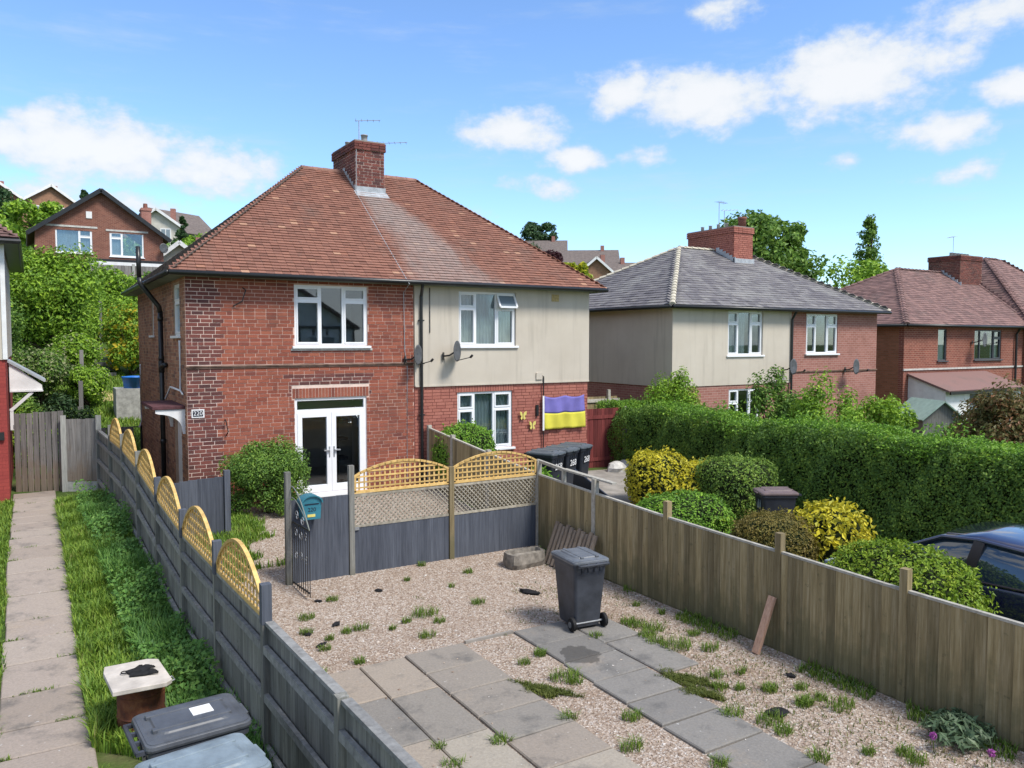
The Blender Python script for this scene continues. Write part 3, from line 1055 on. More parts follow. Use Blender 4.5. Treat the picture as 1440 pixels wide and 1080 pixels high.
# french doors with a top light
du0, du1, dv0, dv1 = h_door
g = MB()
for (a, b, c_, d_) in ((du0, du0 + .06, dv0, dv1), (du1 - .06, du1, dv0, dv1), (du0 + .06, du1 - .06, dv1 - .06, dv1), (du0 + .06, du1 - .06, dv1 - .32, dv1 - .25), (du0 + .06, du1 - .06, dv0, dv0 + .05)):
    FR.box(g, a, b, -.11, -.03, c_, d_)
fd = g.build('french_doors', M_UPVC, house)
pn = MB()
FR.box(pn, du0 + .06, du1 - .06, -.075, -.067, dv1 - .25, dv1 - .06)
pn.build('pane', M_GLASS, fd)
mid = (du0 + du1) / 2
for (a, b, sgn) in ((du0 + .06, mid - .002, 1), (mid + .002, du1 - .06, -1)):
    lf = MB()
    t0, t1 = dv0 + .05, dv1 - .32
    FR.box(lf, a, a + .105, -.10, -.018, t0, t1)
    FR.box(lf, b - .105, b, -.10, -.018, t0, t1)
    FR.box(lf, a + .105, b - .105, -.10, -.018, t0, t0 + .15)
    FR.box(lf, a + .105, b - .105, -.10, -.018, t1 - .105, t1)
    dl = lf.build('door_leaf', M_UPVC, fd, bevel=.004)
    gp = MB()
    FR.box(gp, a + .1, b - .1, -.066, -.058, t0 + .145, t1 - .1)
    gp.build('pane', M_GLASS, fd)
    hd = MB()
    hu = (b - .05) if sgn > 0 else (a + .05)
    FR.box(hd, hu - .016, hu + .016, -.018, -.006, .88, 1.12)
    FR.box(hd, min(hu, hu - sgn * .13), max(hu, hu - sgn * .13), -.006, .035, 1.02, 1.05)
    hd.build('handle', M_GALV, fd, bevel=.004)
stp = MB()
FR.box(stp, du0 - .05, du1 + .05, -.05, .1, dv0 - .05, dv0 - .003)
stp.build('threshold', M_UPVC, fd)
MB().box(du0 - .1, du1 + .1, -.32, -.004, -.2, dv0 - .055).build('doorstep', M_CONCRETE, house)
# side door, its canopy, pipes
sd_ = MB()
SIDE.box(sd_, s_door[0], s_door[1], -.14, -.06, .0, 2.03)
sdo = sd_.build('side_door', M_UPVC, house)
mb = MB()
for k in range(2):
    SIDE.box(mb, s_door[0] + .14, s_door[1] - .14, -.06, -.052, .25 + .95 * k, 1.0 + .85 * k)
mb.build('door_panel', M_WHITE, sdo, bevel=.004)
cn = MB()
SIDE.box(cn, su(18.9), su(17.12), .0, .62, 2.06, 2.13)
cno = cn.build('door_canopy', M_CANOPY, house, bevel=.01)
for yy in (17.18, 18.8):
    br = MB()
    b0 = len(br.v)
    prof = [(0, 1.55), (.05, 1.55), (.07, 1.66)] + [(.07 + .46 * (1 - math.cos(a)), 1.66 + .31 * math.sin(a)) for a in np.linspace(.1, 1.5, 8)] + [(.56, 1.99), (.56, 2.055), (0, 2.055)]
    r0 = [tuple(SIDE.p(su(yy) - .03, n_, v_)) for (n_, v_) in prof]
    r1 = [tuple(SIDE.p(su(yy) + .03, n_, v_)) for (n_, v_) in prof]
    br.loft([r0, r1])
    br.build('bracket', M_WHITE, cno)
MB().box(-.55, .0, DEP - su(18.9) + 0, DEP - su(18.86), 1.96, 2.06).build('canopy_fascia', M_WHITE, cno)
pp = MB()
py = 19.62 - HY
pp.tube([(-.10, py, -.1), (-.10, py, 4.1)], .055, 10)
pp.tube([(-.10, py, 4.08), (-.13, py, 4.22), (-.50, py, 4.72), (-.52, py, 4.86)], .055, 10)
pp.tube([(-.52, py, 4.84), (-.53, py, 5.55)], .052, 10)
for z_ in (.2, 1.1, 3.0, 3.9):
    pp.tube([(-.10, py, z_), (-.10, py, z_ + .09)], .066, 10)
pp.tube([(-.10, py, 2.72), (-.10, py, 2.98)], .068, 10)
pp.tube([(-.10, py, 2.86), (-.06, py - .35, 2.9)], .055, 10)
pp.build('soil_pipe', M_GUTTER, house, smooth=True)
wp = MB()
wp.tube([(-.035, .55, 3.45), (-.035, .55, 2.42), (-.05, .2, 2.36)], .021, 8)
wp.tube([(-.05, .55, 2.42), (-.09, 1.5, 2.45), (-.16, 1.75, 2.18)], .021, 8)
MB().tube([(-.05, 7.2, 2.8), (-.05, 7.2, 1.2), (-.12, 7.15, 1.05)], .022, 8).build('waste_pipe', M_WHITE, house, smooth=True)
wp.build('waste_pipe', M_WHITE, house, smooth=True)
MB().tube([(-.06, 7.2, 1.1), (-.06, 7.2, 0)], .03, 8).build('waste_pipe', M_GUTTER, house)
# gutters and downpipe
gt = MB()
for (a, b) in (((-.34, -.37, EZ + .02), (WID + .36, -.37, EZ + .02)), ((-.36, -.34, EZ + .02), (-.36, DEP + .3, EZ + .02)), ((WID + .37, -.34, EZ + .02), (WID + .37, DEP + .3, EZ + .02))):
    gt.tube([a, b], .052, 8)
gt.build('gutter', M_GUTTER, house, smooth=True)
sf = MB()
sf.box(-.33, WID + .33, -.33, -.001, EZ - .03, EZ - .012)
sf.box(-.33, -.001, .0, DEP + .3, EZ - .03, EZ - .012)
sf.box(WID + .03, WID + .33, .0, DEP + .3, EZ - .03, EZ - .012)
sf.box(-.31, WID + .31, -.318, -.295, EZ - .012, EZ + .05)
sf.box(-.318, -.295, -.29, DEP + .3, EZ - .012, EZ + .05)
sf.build('soffit', M_SOFFIT, house)
dp = MB()
dx = 7.72 - HX + .05
dp.tube([(dx - .04, -.36, EZ), (dx - .04, -.34, EZ - .08), (dx + .05, -.07, EZ - .28), (dx + .05, -.07, -.1)], .036, 8)
for z_ in (.6, 1.7, 2.9, 3.9):
    dp.box(dx - .02, dx + .12, -.09, -.028, z_, z_ + .03)
dp.build('downpipe', M_GUTTER, house, smooth=False)
# roof
ev = EZ + .03
A, B = Vector((-.32, -.34, ev)), Vector((WID + .34, -.34, ev))
BK = DEP + .32
RL, RR_ = Vector((6.27 - HX, 20.8 - HY, 8.43 - HZ)), Vector((9.45 - HX, 20.8 - HY, 8.43 - HZ))
AB, BB = Vector((-.32, BK, ev)), Vector((WID + .34, BK, ev))
rf = MB()
rf.v += [tuple(p) for p in (A, B, RR_, RL, AB, BB)]
rf.f += [(0, 1, 2, 3), (4, 0, 3), (1, 5, 2), (5, 4, 3, 2)]
roof = rf.build('roof', M_ROOF_UNDER, house)
ft = slope_tiles(A, B, RL, RR_, seed=21)
split_pieces('tile', 'tiling', M_ROOF_RED, roof, ft, 300, lambda it: (it[0].translation - Vector((-2.7, -16.9, 3.4))).length)
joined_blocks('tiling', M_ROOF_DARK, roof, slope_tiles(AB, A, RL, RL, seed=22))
joined_blocks('tiling', M_ROOF_RED, roof, slope_tiles(B, BB, RR_, RR_, seed=23))


def bonnets(P, Q, material, parent, name='hip_tiles', step=.115, r_=.06, lift=.022):
    P, Q = Vector(P), Vector(Q)
    d = (Q - P)
    L = d.length
    d.normalize()
    side = d.cross(Vector((0, 0, 1))).normalized()
    up = side.cross(d)
    mb = MB()
    n = int(L / step)
    for k in range(n):
        b0 = P + d * (k * step)
        rings = []
        for (f, rr_, li) in ((0, r_, lift + .02), (1.6, r_ * .8, lift + .0)):
            c_ = b0 + d * (step * f) + up * (li - r_ * .62)
            rings.append([c_ + side * (rr_ * math.sin(a)) + up * (rr_ * math.cos(a)) for a in np.linspace(-1.25, 1.25, 6)])
        mb.loft(rings, closed=False)
        b_ = len(mb.v)
        mb.v += [tuple(b0 + up * (lift - r_ * .9))]
        mb.f += [(b_, b_ - 12 + i, b_ - 12 + i + 1) for i in range(5)]
    return mb.build(name, material, parent, kind='stuff')


bonnets(A, RL, M_ROOF_RED, roof)
bonnets(B, RR_, M_ROOF_RED, roof)
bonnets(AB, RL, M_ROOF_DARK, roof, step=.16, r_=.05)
for k in range(11):
    x0 = RL.x - .04 + k * .295
    rt_ = MB()
    rings = []
    for (xx, rr_) in ((x0, .115), (x0 + .325, .108)):
        rings.append([(xx, RL.y + rr_ * math.sin(a), RL.z - .045 + rr_ * math.cos(a)) for a in np.linspace(-1.5, 1.5, 9)])
    rt_.loft(rings, closed=False)
    rt_.f.append(tuple(range(9)))
    rt_.f.append(tuple(range(17, 8, -1)))
    rt_.build('ridge_tile', M_RIDGE, roof)


def brick_stack(root, x0, x1, y0, y1, z0, z1, bm, mm, flare=.04, parts=True):
    ch = MB().box(x0, x1, y0, y1, z0, z1 - .01).build('chimney', mm, root)
    items = []
    for (o_, U_, N_, L_) in (((x0, y0, 0), (1, 0, 0), (0, -1, 0), x1 - x0), ((x0, y1, 0), (0, -1, 0), (-1, 0, 0), y1 - y0), ((x1, y0, 0), (0, 1, 0), (1, 0, 0), y1 - y0)):
        Wf = WallFrame(o_, U_, N_)
        items += brick_items(Wf, brick_rects(0, L_, z0, z1 - .22, [], seed=int(L_ * 100)), proud=.008)
        items += brick_items(WallFrame(Vector(o_) + Vector(N_) * flare, U_, N_), brick_rects(-flare, L_ + flare, z1 - .22, z1, [], seed=5), proud=.002, depth=flare * 2)
    joined_blocks('brickwork', bm, ch, items)
    MB().box(x0 - flare * .5, x1 + flare * .5, y0 - flare * .5, y1 + flare * .5, z1 - .02, z1 + .03).build('flaunching', M_CONCRETE, ch)
    return ch


ck = brick_stack(house, 7.40 - HX, 8.19 - HX, 19.92 - HY, 21.65 - HY, 7.55 - HZ, 9.10 - HZ, M_BRICK_DARK, M_MORTAR_PALE)
cx0, cx1, cy0 = 7.40 - HX, 8.19 - HX, 19.92 - HY
slope = (RL.z - ev) / (RL.y + .34)
zf = ev + slope * (cy0 + .34)
fl = MB()
fl.box(cx0 - .03, cx1 + .03, cy0 - .03, cy0 - .012, zf - .05, zf + .17)
fl.mbox(T((cx0 + cx1) / 2, cy0 - .12, zf - .04) @ Matrix.Rotation(math.atan(slope), 4, 'X'), cx1 - cx0 + .12, .26, .02)
for k in range(6):
    yy = cy0 + k * .15
    zz = ev + slope * (yy + .34)
    fl.box(cx0 - .028, cx0 - .012, yy, yy + .145, zz - .02, zz + .20)
    fl.box(cx1 + .012, cx1 + .028, yy, yy + .145, zz - .02, zz + .20)
fl.build('flashing', M_LEAD, ck)
for (x_, y_, h_, r_) in ((.25, 1.25, .2, .07), (.3, .9, .16, .06), (.42, .45, .24, .085), (.5, 1.5, .18, .07)):
    MB().lathe([(r_ * 1.1, 0), (r_, h_ * .5), (r_, h_), (r_ * 1.15, h_), (r_ * 1.15, h_ + .03)], (cx0 + x_, cy0 + y_, 9.12 - HZ), 12).build('chimney_pot', M_SILVER, ck, smooth=True)


def aerial(root, x, y, z, h, rz, n=5, L=.55):
    mb = MB()
    mb.tube([(x, y, z), (x, y, z + h)], .012, 5)
    c, s = math.cos(rz), math.sin(rz)
    mb.tube([(x - c * .1, y - s * .1, z + h), (x + c * L, y + s * L, z + h + .04)], .008, 5)
    for k in range(n):
        f = -.08 + (L + .05) * k / (n - 1)
        a = .16 * (1 - .4 * k / n)
        mb.tube([(x + c * f - s * a, y + s * f + c * a, z + h + .02), (x + c * f + s * a, y + s * f - c * a, z + h + .02)], .005, 4)
    return mb.build('aerial', M_GALV, root)


aerial(ck, cx0 + .12, cy0 + .04, 8.9 - HZ, .72, -.4)
aerial(ck, cx1 + .06, cy0 + .35, 8.2 - HZ, 1.0, -.5, 6, .7)
# cable down the roof and the wall
cb = MB()
pts = [(cx0 + .02, cy0 - .02, 8.9 - HZ), (cx0, cy0 - .05, zf + .08)]
for f in np.linspace(.05, 1, 8):
    yy = cy0 - .05 + (-.40 - cy0 + .05) * f
    pts.append((cx0 - .03 + (7.36 - HX - cx0) * f ** 1.2, yy, ev + slope * (yy + .34) + .055))
pts += [(7.37 - HX, -.43, EZ - .03), (7.39 - HX, -.05, EZ - .2), (7.42 - HX, -.02, 3.7 - HZ), (7.48 - HX, -.02, 3.3 - HZ), (7.46 - HX, -.02, .2)]
cb.tube(pts, .008, 5)
cb.build('cable', M_LEAD, house)
mb = MB()
FR.box(mb, 2.775 - HX, 3.02 - HX, .008, .02, 2.36 - HZ, 2.53 - HZ)
npl = mb.build('number_plate', M_WHITE, house)
mb = MB()
FR.box(mb, 2.80 - HX, 2.995 - HX, .02, .024, 2.385 - HZ, 2.505 - HZ)
mb.build('plate_face', M_NUMPLATE, npl)
text_mesh('digits', '220', .12, M_WHITE, npl, Matrix.Translation((2.897 - HX, -.026, 2.445 - HZ)) @ Matrix.Rotation(R(90), 4, 'X'), .002)
MB().box(11.02 - HX, 11.2 - HX, -.06, -.028, 2.93 - HZ, 3.1 - HZ).build('vent_box', M_RENDER, house)
MB().box(11.5 - HX, 11.72 - HX, -.045, -.028, 4.92 - HZ, 5.1 - HZ).build('air_vent', M_MAT, house)
MB().tube([(11.2 - HX, -.05, 3.02 - HZ), (11.24 - HX, -.06, 3.0 - HZ), (11.24 - HX, -.05, .9 - HZ)], .016, 6).box(11.03 - HX, 11.1 - HX, -.05, -.0, 2.0 - HZ, 2.28 - HZ).build('flue_pipe', M_GUTTER, house)
MB().tube([(8.05 - HX, -.045, 5.15 - HZ), (8.05 - HX, -.045, 4.1 - HZ)], .01, 5).build('cable', M_IRON, house)
MB().tube([(3.82 - HX, -.02, 5.0 - HZ), (3.85 - HX, -.14, 4.95 - HZ), (3.78 - HX, -.12, 4.72 - HZ), (3.62 - HX, -.03, 4.62 - HZ)], .014, 5).build('cable_hook', M_IRON, house)
MB().tube([(3.42 - HX, -.012, 2.3 - HZ), (3.42 - HX, -.1, 2.26 - HZ), (3.46 - HX, -.1, 2.05 - HZ), (3.43 - HX, -.012, 1.95 - HZ)], .012, 5).build('basket_hook', M_IRON, house)

dish((7.43, 16.90, 3.47), 'dark grey satellite dish on the red brick wall beside the drip course', R(40), .9)
dish((8.40, 16.88, 3.55), 'dark grey satellite dish on the cream rendered wall below the open window', R(40), .95)
# flag and butterflies on the painted brick
fl_ = thing('flag', 'violet-blue and yellow flag hung on the painted brick wall', 'flag', (11.24, 16.87, 1.64))
n_ = 26
for (nm, z0, z1, mm) in (('blue_band', .425, .86, M_FLAGB), ('yellow_band', 0, .425, M_FLAGY)):
    rows = []
    for k2 in range(9):
        zz = z0 + (z1 - z0) * k2 / 8
        sag = lambda u: .05 * math.sin(math.pi * ((u * 2) % 1.0)) * (zz / .86)
        rows.append([(1.30 * u, -.03 - .022 * math.sin(u * 21 + 3 * zz) * (1 - .3 * zz) - .02 * math.sin(u * 9 - 5 * zz), zz - sag(u)) for u in np.linspace(0, 1, n_)])
    ob = MB().loft(rows, closed=False, cap=False).build(nm, mm, fl_, smooth=True)
    s_ = ob.modifiers.new('thickness', 'SOLIDIFY')
    s_.thickness = .003
MB().box(-.05, .0, -.05, -.03, -.02, .87).build('header_tape', M_WHITE, fl_)
for (bx_, bz_, lab) in ((10.62, 2.02, 'yellow butterfly ornament on painted brick, the upper of two'), (10.90, 1.76, 'yellow butterfly ornament on painted brick, the lower one beside the flag')):
    o = thing('butterfly_ornament', lab, 'ornament', (bx_, 16.90, bz_))
    for s_ in (-1, 1):
        w_ = MB().prism([(0, .02), (s_ * .05, .10), (s_ * .11, .12), (s_ * .10, .03), (s_ * .05, 0), (s_ * .085, -.06), (s_ * .05, -.10), (0, -.03)], 'y', -.03, -.02)
        wg = w_.build('wing', M_YELLOW, o)
        wg.rotation_euler = (0, 0, s_ * -.25)
    MB().tube([(0, -.03, -.08), (0, -.035, .07)], .012, 6).build('body', M_DRIP, o)
# things inside the room
ct = thing('cat_tree', 'dark cat climbing tree standing inside behind the french doors', 'cat tree', (6.10, 17.9, .55))
MB().box(-.25, .25, -.25, .25, 0, .06).build('base', M_GLOVE, ct)
MB().tube([(0, 0, .06), (0, 0, 1.5)], .06, 8).build('post', M_GLOVE, ct)
for z_ in (.6, 1.05, 1.5):
    MB().box(-.2, .22, -.2, .2, z_, z_ + .06).build('platform', M_GLOVE, ct)


# ================================================================== HOUSES FURTHER ALONG
def hip_house(name, label, x, y, z0, W_, D_, eave, ridge_z, rx0, rx1, ry, wallspec, roofmat, tile=None, hipm=None, over=.3):
    """wallspec: list of (u0,u1,v0,v1,material,n1) for the front; holes handled per spec"""
    o = thing(name, label, 'house', (x, y, z0))
    e = eave - z0
    Wf = WallFrame((0, 0, 0), (1, 0, 0), (0, -1, 0))
    for (nm, u0, u1, v0, v1, mm, holes, n1) in wallspec['front']:
        wall_panel(Wf, u0, u1, v0, v1, holes, n1=n1).build(nm, mm, o)
    for (nm, v0, v1, mm, prou) in wallspec['side']:
        MB().box(-prou, .22, .221, D_ - .221, v0, v1).build(nm, mm, o)
    MB().box(0, W_, D_ - .22, D_, -.3, e).box(W_ - .22, W_, 0.221, D_ - .221, -.3, e).build('back_wall', wallspec['back'], o)
    MB().box(.22, W_ - .22, .3, D_ - .3, 2.4, 2.55).box(.22, W_ - .22, 3., 3.1, -.2, 2.4).box(.22, W_ - .22, 3., 3.1, 2.55, e - .05).build('interior', M_ROOM, o)
    a, b = Vector((-over, -over, e + .03)), Vector((W_ + over, -over, e + .03))
    ab, bb = Vector((-over, D_ + over, e + .03)), Vector((W_ + over, D_ + over, e + .03))
    rl, rr_ = Vector((rx0 - x, ry - y, ridge_z - z0)), Vector((rx1 - x, ry - y, ridge_z - z0))
    m = MB()
    m.v += [tuple(p) for p in (a, b, rr_, rl, ab, bb)]
    m.f += [(0, 1, 2, 3), (4, 0, 3), (1, 5, 2), (5, 4, 3, 2)]
    rf_ = m.build('roof', M_ROOF_UNDER, o)
    tg, tw = tile or (.19, .26)
    joined_blocks('tiling', roofmat, rf_, slope_tiles(a, b, rl, rr_, tg, tw, .012, seed=31))
    joined_blocks('tiling', roofmat, rf_, slope_tiles(ab, a, rl, rl, tg, tw, .012, seed=32))
    joined_blocks('tiling', roofmat, rf_, slope_tiles(b, bb, rr_, rr_, tg, tw, .012, seed=33))
    for (p, q) in ((a, rl), (b, rr_), (ab, rl), (rl, rr_)):
        bonnets(p, q, hipm or roofmat, rf_, step=.3, r_=.11, lift=.05)
    gt_ = MB()
    for (p, q) in (((-over, -over - .03, e), (W_ + over, -over - .03, e)), ((-over - .03, -over, e), (-over - .03, D_ + over, e))):
        gt_.tube([p, q], .055, 8)
    gt_.build('gutter', M_GUTTER, o, smooth=True)
    MB().box(-over, W_ + over, -over, -.0, e - .03, e - .01).box(-over, 0, 0, D_, e - .03, e - .01).box(-over + .01, W_ + over - .01, -over + .01, -over + .03, e - .01, e + .05).build('soffit', M_RENDER, o)
    return o, Wf, rf_


z2 = Z(21, 17.8) - .02
def q2(x0, x1, a, b):
    return (x0 - 16.5, x1 - 16.5, a - z2, b - z2)
w2a, w2b = q2(18.80, 20.40, 3.46, 4.86), q2(22.55, 24.22, 3.48, 4.84)
w2c = q2(18.9, 20.3, .95, 2.38)
E2 = 4.93 - z2
house2, W2, rf2 = hip_house('semi_detached_house', 'pair of houses under a grey hipped roof, cream render and pink brick', 16.5, 17.8, z2, 9.95, 8.3, 4.93, 7.33, 20.67, 23.84, 22.0,
    {'front': [('rendered_wall', -.03, 5.27, 2.52 - z2, E2, M_RENDER, [w2a], .028), ('brick_plinth_wall', .0, 5.27, -.4, 2.52 - z2, M_FB_RED, [w2c], 0.),
               ('brick_wall', 5.27, 9.95, -.4, E2, M_FB_RED, [w2b], 0.)],
     'side': [('rendered_wall', 2.52 - z2, E2, M_RENDER, .03), ('brick_plinth_wall', -.4, 2.52 - z2, M_FB_RED, 0.)], 'back': M_FB_RED},
    M_ROOF_SLATE, hipm=M_HIPPALE)
window(house2, W2, *w2a, cols=(.31, .36, .33), top_at=.72, curtain=[(w2a[0] + .05, w2a[0] + .95, 0, 1)])
window(house2, W2, *w2b, cols=(.31, .36, .33), top_at=.70)
window(house2, W2, *w2c, cols=(.31, .36, .33), top_at=.70)
ck2 = brick_stack(house2, 22.45 - 16.5, 23.45 - 16.5, 21.0 - 17.8, 23.4 - 17.8, 6.8 - z2, 8.15 - z2, M_BRICK_PAINT, M_MORTAR_PAINT)
MB().lathe([(.15, 0), (.14, .3), (.17, .34), (.17, .42)], (23.2 - 16.5, 21.3 - 17.8, 8.16 - z2), 14).build('chimney_pot', M_CLAY, ck2, smooth=True)
for k in range(4):
    MB().lathe([(.07, 0), (.06, .2), (.08, .22)], (22.8 - 16.5, 21.7 - 17.8 + .42 * k, 8.16 - z2), 10).build('chimney_pot', M_SILVER, ck2, smooth=True)
fm = MB()
for k in range(6):
    yy = 21.0 - 17.8 + .16 * k
    zz = E2 + .03 + (7.33 - 4.93) / 4.5 * (yy + .3)
    fm.box(5.92, 5.945, yy - .1, yy + .06, zz - .03, zz + .19)
fm.box(5.92, 7.0, 3.15, 3.19, E2 + 1.82, E2 + 2.05)
fm.build('flashing', M_LEAD, ck2)
aerial(ck2, 6.2, 4.2, 8.1 - z2, 1.1, .3)
aerial(ck2, 6.9, 4.6, 8.0 - z2, 1.0, -.5)
MB().tube([(5.2, -.3, E2), (5.25, -.08, E2 - .3), (5.25, -.08, -.2)], .04, 8).build('downpipe', M_GUTTER, house2)
MB().box(5.3, 9.97, -.04, .0, 2.86 - z2, 2.9 - z2).build('drip_course', M_DRIP, house2)
dish((21.35, 17.75, 2.95), 'grey satellite dish beside the downpipe of the grey-roofed houses', R(12), 1.0)
dish((24.6, 17.75, 2.9), 'grey satellite dish on the pink brick end of the grey-roofed houses', R(12), 1.05)

z3 = Z(34, 19)
E3 = 4.54 - z3
def q3(x0, x1, a, b):
    return (x0 - 30.03, x1 - 30.03, a - z3, b - z3)
w3a, w3b = q3(32.4, 33.05, 3.09, 4.42), q3(35.17, 37.35, 3.1, 4.40)
house3, W3, rf3 = hip_house('terraced_house', 'dark red brick house with brown tiled hipped roof and a white lean-to', 30.03, 19.0, z3, 9.2, 8.0, 4.54, 7.25, 34.84, 40.5, 22.5,
    {'front': [('brick_wall', 0, 9.2, -.4, E3, M_FB_DARK, [w3a, w3b], 0.)], 'side': [('side_wall', -.4, E3, M_FB_ORANGE, 0.)], 'back': M_FB_DARK},
    M_ROOF_BROWN, tile=(.16, .22))
M_ANTHRACITE = plain('anthracite_frame', (.055, .06, .07), .4, .5)
window(house3, W3, *w3a, cols=(1.,), tops=(False,), fmat=M_ANTHRACITE, sillmat=M_ANTHRACITE, curtain=[(w3a[0] + .02, w3a[1] - .02, .03, 0)])
window(house3, W3, *w3b, cols=(.22, .5, .28), tops=(False, False, True), fmat=M_ANTHRACITE, sillmat=M_ANTHRACITE, curtain=[(w3b[0] + .05, w3b[0] + .35, 0, 0), (w3b[1] - .6, w3b[1] - .05, 0, 0)])
ck3 = brick_stack(house3, 8.5, 10.4, 2.6, 4.2, 6.6 - z3, 8.05 - z3, M_BRICK_DARK, M_MORTAR_SIDE)
for k in range(6):
    MB().lathe([(.09, 0), (.08, .16), (.1, .18)], (8.75 + .28 * k, 3.2, 8.06 - z3), 10).build('chimney_pot', M_SILVER, ck3, smooth=True)
fm = MB()
for k in range(6):
    yy = 2.5 + .17 * k
    zz = E3 + .03 + (7.25 - 4.54) / 3.8 * (yy + .3)
    fm.box(8.42, 8.46, yy, yy + .16, zz - .03, zz + .2)
fm.build('flashing', M_LEAD, ck3)
aerial(ck3, 9.6, 3.6, 8.0 - z3, 1.1, 1.)
MB().box(-.04, 9.2, -.045, 0, 2.72 - z3, 2.79 - z3).build('drip_course', M_STONE, house3)
MB().tube([(8.4, -.3, E3), (8.45, -.09, E3 - .3), (8.45, -.09, -.2)], .05, 8).build('downpipe', M_GUTTER, house3)
window(house3, WallFrame((0, 8.0, 0), (0, -1, 0), (-1, 0, 0)), 6.9, 7.7, .9, 1.85, cols=(1.,), tops=(True,), top_at=.5, sill=False)
dish((34.9, 18.95, 3.85), 'dark satellite dish beside the dark-framed window above the lean-to', R(12), 1.25)
# the taller hipped wing at its far end
wing, Ww, rfw = hip_house('terraced_house', 'projecting brick end wing with a taller brown hipped roof beside the downpipe', 39.3, 18.7, z3 - .1, 8.5, 8.5, 4.5, 8.2, 43.0, 44.5, 22.8,
    {'front': [('brick_wall', 0, 8.5, -.4, 4.5 - z3 + .1, M_FB_DARK, [], 0.)], 'side': [('side_wall', -.4, 4.5 - z3 + .1, M_FB_DARK, 0.)], 'back': M_FB_DARK}, M_ROOF_BROWN, tile=(.18, .25))
# white lean-to
lt = thing('lean_to', 'white rendered lean-to with brown felt roof against the dark brick house', 'outbuilding', (30.36, 17.44, Z(31, 17)))
lz = Z(31, 17)
MB().prism([(0, 0), (0, 1.95 - lz), (1.55, 2.50 - lz), (1.55, 0)], 'x', 0, .15).build('side_wall', M_WHITE, lt)
wall_panel(WallFrame((0, 0, 0), (1, 0, 0), (0, -1, 0)), .15, 5.6, 0, 1.94 - lz, [(1.7, 3.3, 0, 1.8 - lz)], n0=-.15).build('front_wall', M_WHITE, lt)
MB().box(1.7, 3.3, .08, .12, 0, 1.8 - lz).build('door', M_ANTHRACITE, lt)
MB().box(1.85, 2.3, .05, .079, .4, 1.4 - lz).box(2.6, 3.15, .05, .079, .4, 1.4 - lz).build('door_glazing', M_FARWIN, lt)
rfp = MB()
rfp.mbox(T(2.8, .68, 2.265 - lz) @ Matrix.Rotation(math.atan(.55 / 1.55), 4, 'X'), 5.8, 1.85, .07)
rfp.build('roof', M_ROOF_BROWN, lt)
MB().box(-.08, 5.68, -.26, -.2, 1.84 - lz, 1.95 - lz).build('fascia', M_GUTTER, lt)
sh = thing('garden_shed', 'small shed with pale green felt roof among bushes before the lean-to', 'shed', (27.1, 16.2, Z(27.1, 16.2)), R(-25))
MB().box(-.7, .7, -.8, .8, 0, 1.4).prism([(-.7, 1.4), (.7, 1.4), (0, 1.95)], 'y', -.8, .8).build('wall', M_FENCE_GREY, sh)
for s_ in (-1, 1):
    MB().mbox(T(s_ * .40, 0, 1.68) @ Matrix.Rotation(s_ * math.atan(.55 / .7), 4, 'Y'), 1.05, 1.9, .04).build('roof_panel', M_FELT, sh)

# house at the left, of which only the corner shows
nb = thing('neighbouring_house', 'house corner with red painted brick below and pale render above, beside the path', 'house', (-.41, 19.9, .43))
MB().box(-8, 0, 0, 7.5, -.3, 3.08).build('painted_brick_wall', brickmat('brickwork_painted_red', (.30, .055, .05), (.34, .065, .055), (.24, .045, .04)), nb)
MB().box(-8, .02, -.02, 7.52, 3.08, 5.65).build('rendered_wall', M_RENDER, nb)
MB().box(-.04, .045, -.045, .04, 3.09, 5.6).build('corner_bead', M_WHITE, nb)
nrf = MB()
nrf.v += [(-8.4, -.3, 5.6), (.3, -.3, 5.6), (.3, 7.8, 5.6), (-8.4, 7.8, 5.6), (-3.8, 3.7, 8.6), (-5, 3.7, 8.6)]
nrf.f += [(0, 1, 4, 5), (1, 2, 4), (2, 3, 5, 4), (3, 0, 5)]
nro = nrf.build('roof', M_ROOF_UNDER, nb)
joined_blocks('tiling', M_ROOF_BROWN, nro, slope_tiles((.3, -.3, 5.6), (.3, 7.8, 5.6), (-3.8, 3.7, 8.6), (-3.8, 3.7, 8.6), seed=41))
joined_blocks('tiling', M_ROOF_BROWN, nro, slope_tiles((-8.4, -.3, 5.6), (.3, -.3, 5.6), (-5, 3.7, 8.6), (-3.8, 3.7, 8.6), seed=42))
MB().tube([(-8.4, -.34, 5.55), (.32, -.34, 5.55), (.34, 7.8, 5.55)], .055, 8).box(-8.3, .3, -.3, 0, 5.5, 5.52).box(0.03, .3, 0, 7.8, 5.5, 5.52).build('gutter', M_GUTTER, nb)
cn2 = MB()
cn2.mbox(T(.36, 2.6, 2.78) @ Matrix.Rotation(R(33), 4, 'Y'), .92, 1.5, .05)
c2 = cn2.build('porch_canopy', M_LEAD, nb)
MB().prism([(0.03, 2.32), (.68, 2.32), (.68, 2.44), (.03, 2.98)], 'y', 1.9, 1.94).build('canopy_cheek', M_WHITE, c2)
MB().box(.03, .7, 1.86, 3.34, 2.29, 2.315).bar((.03, 1.92, 1.85), (.48, 1.92, 2.28), .07, .07).box(.02, .09, 1.89, 1.95, 1.4, 1.9).build('canopy_frame', M_WHITE, c2)
MB().box(-.16, -.06, -.06, 0, 1.38, 1.55).build('outside_lamp', M_BLACK, nb)


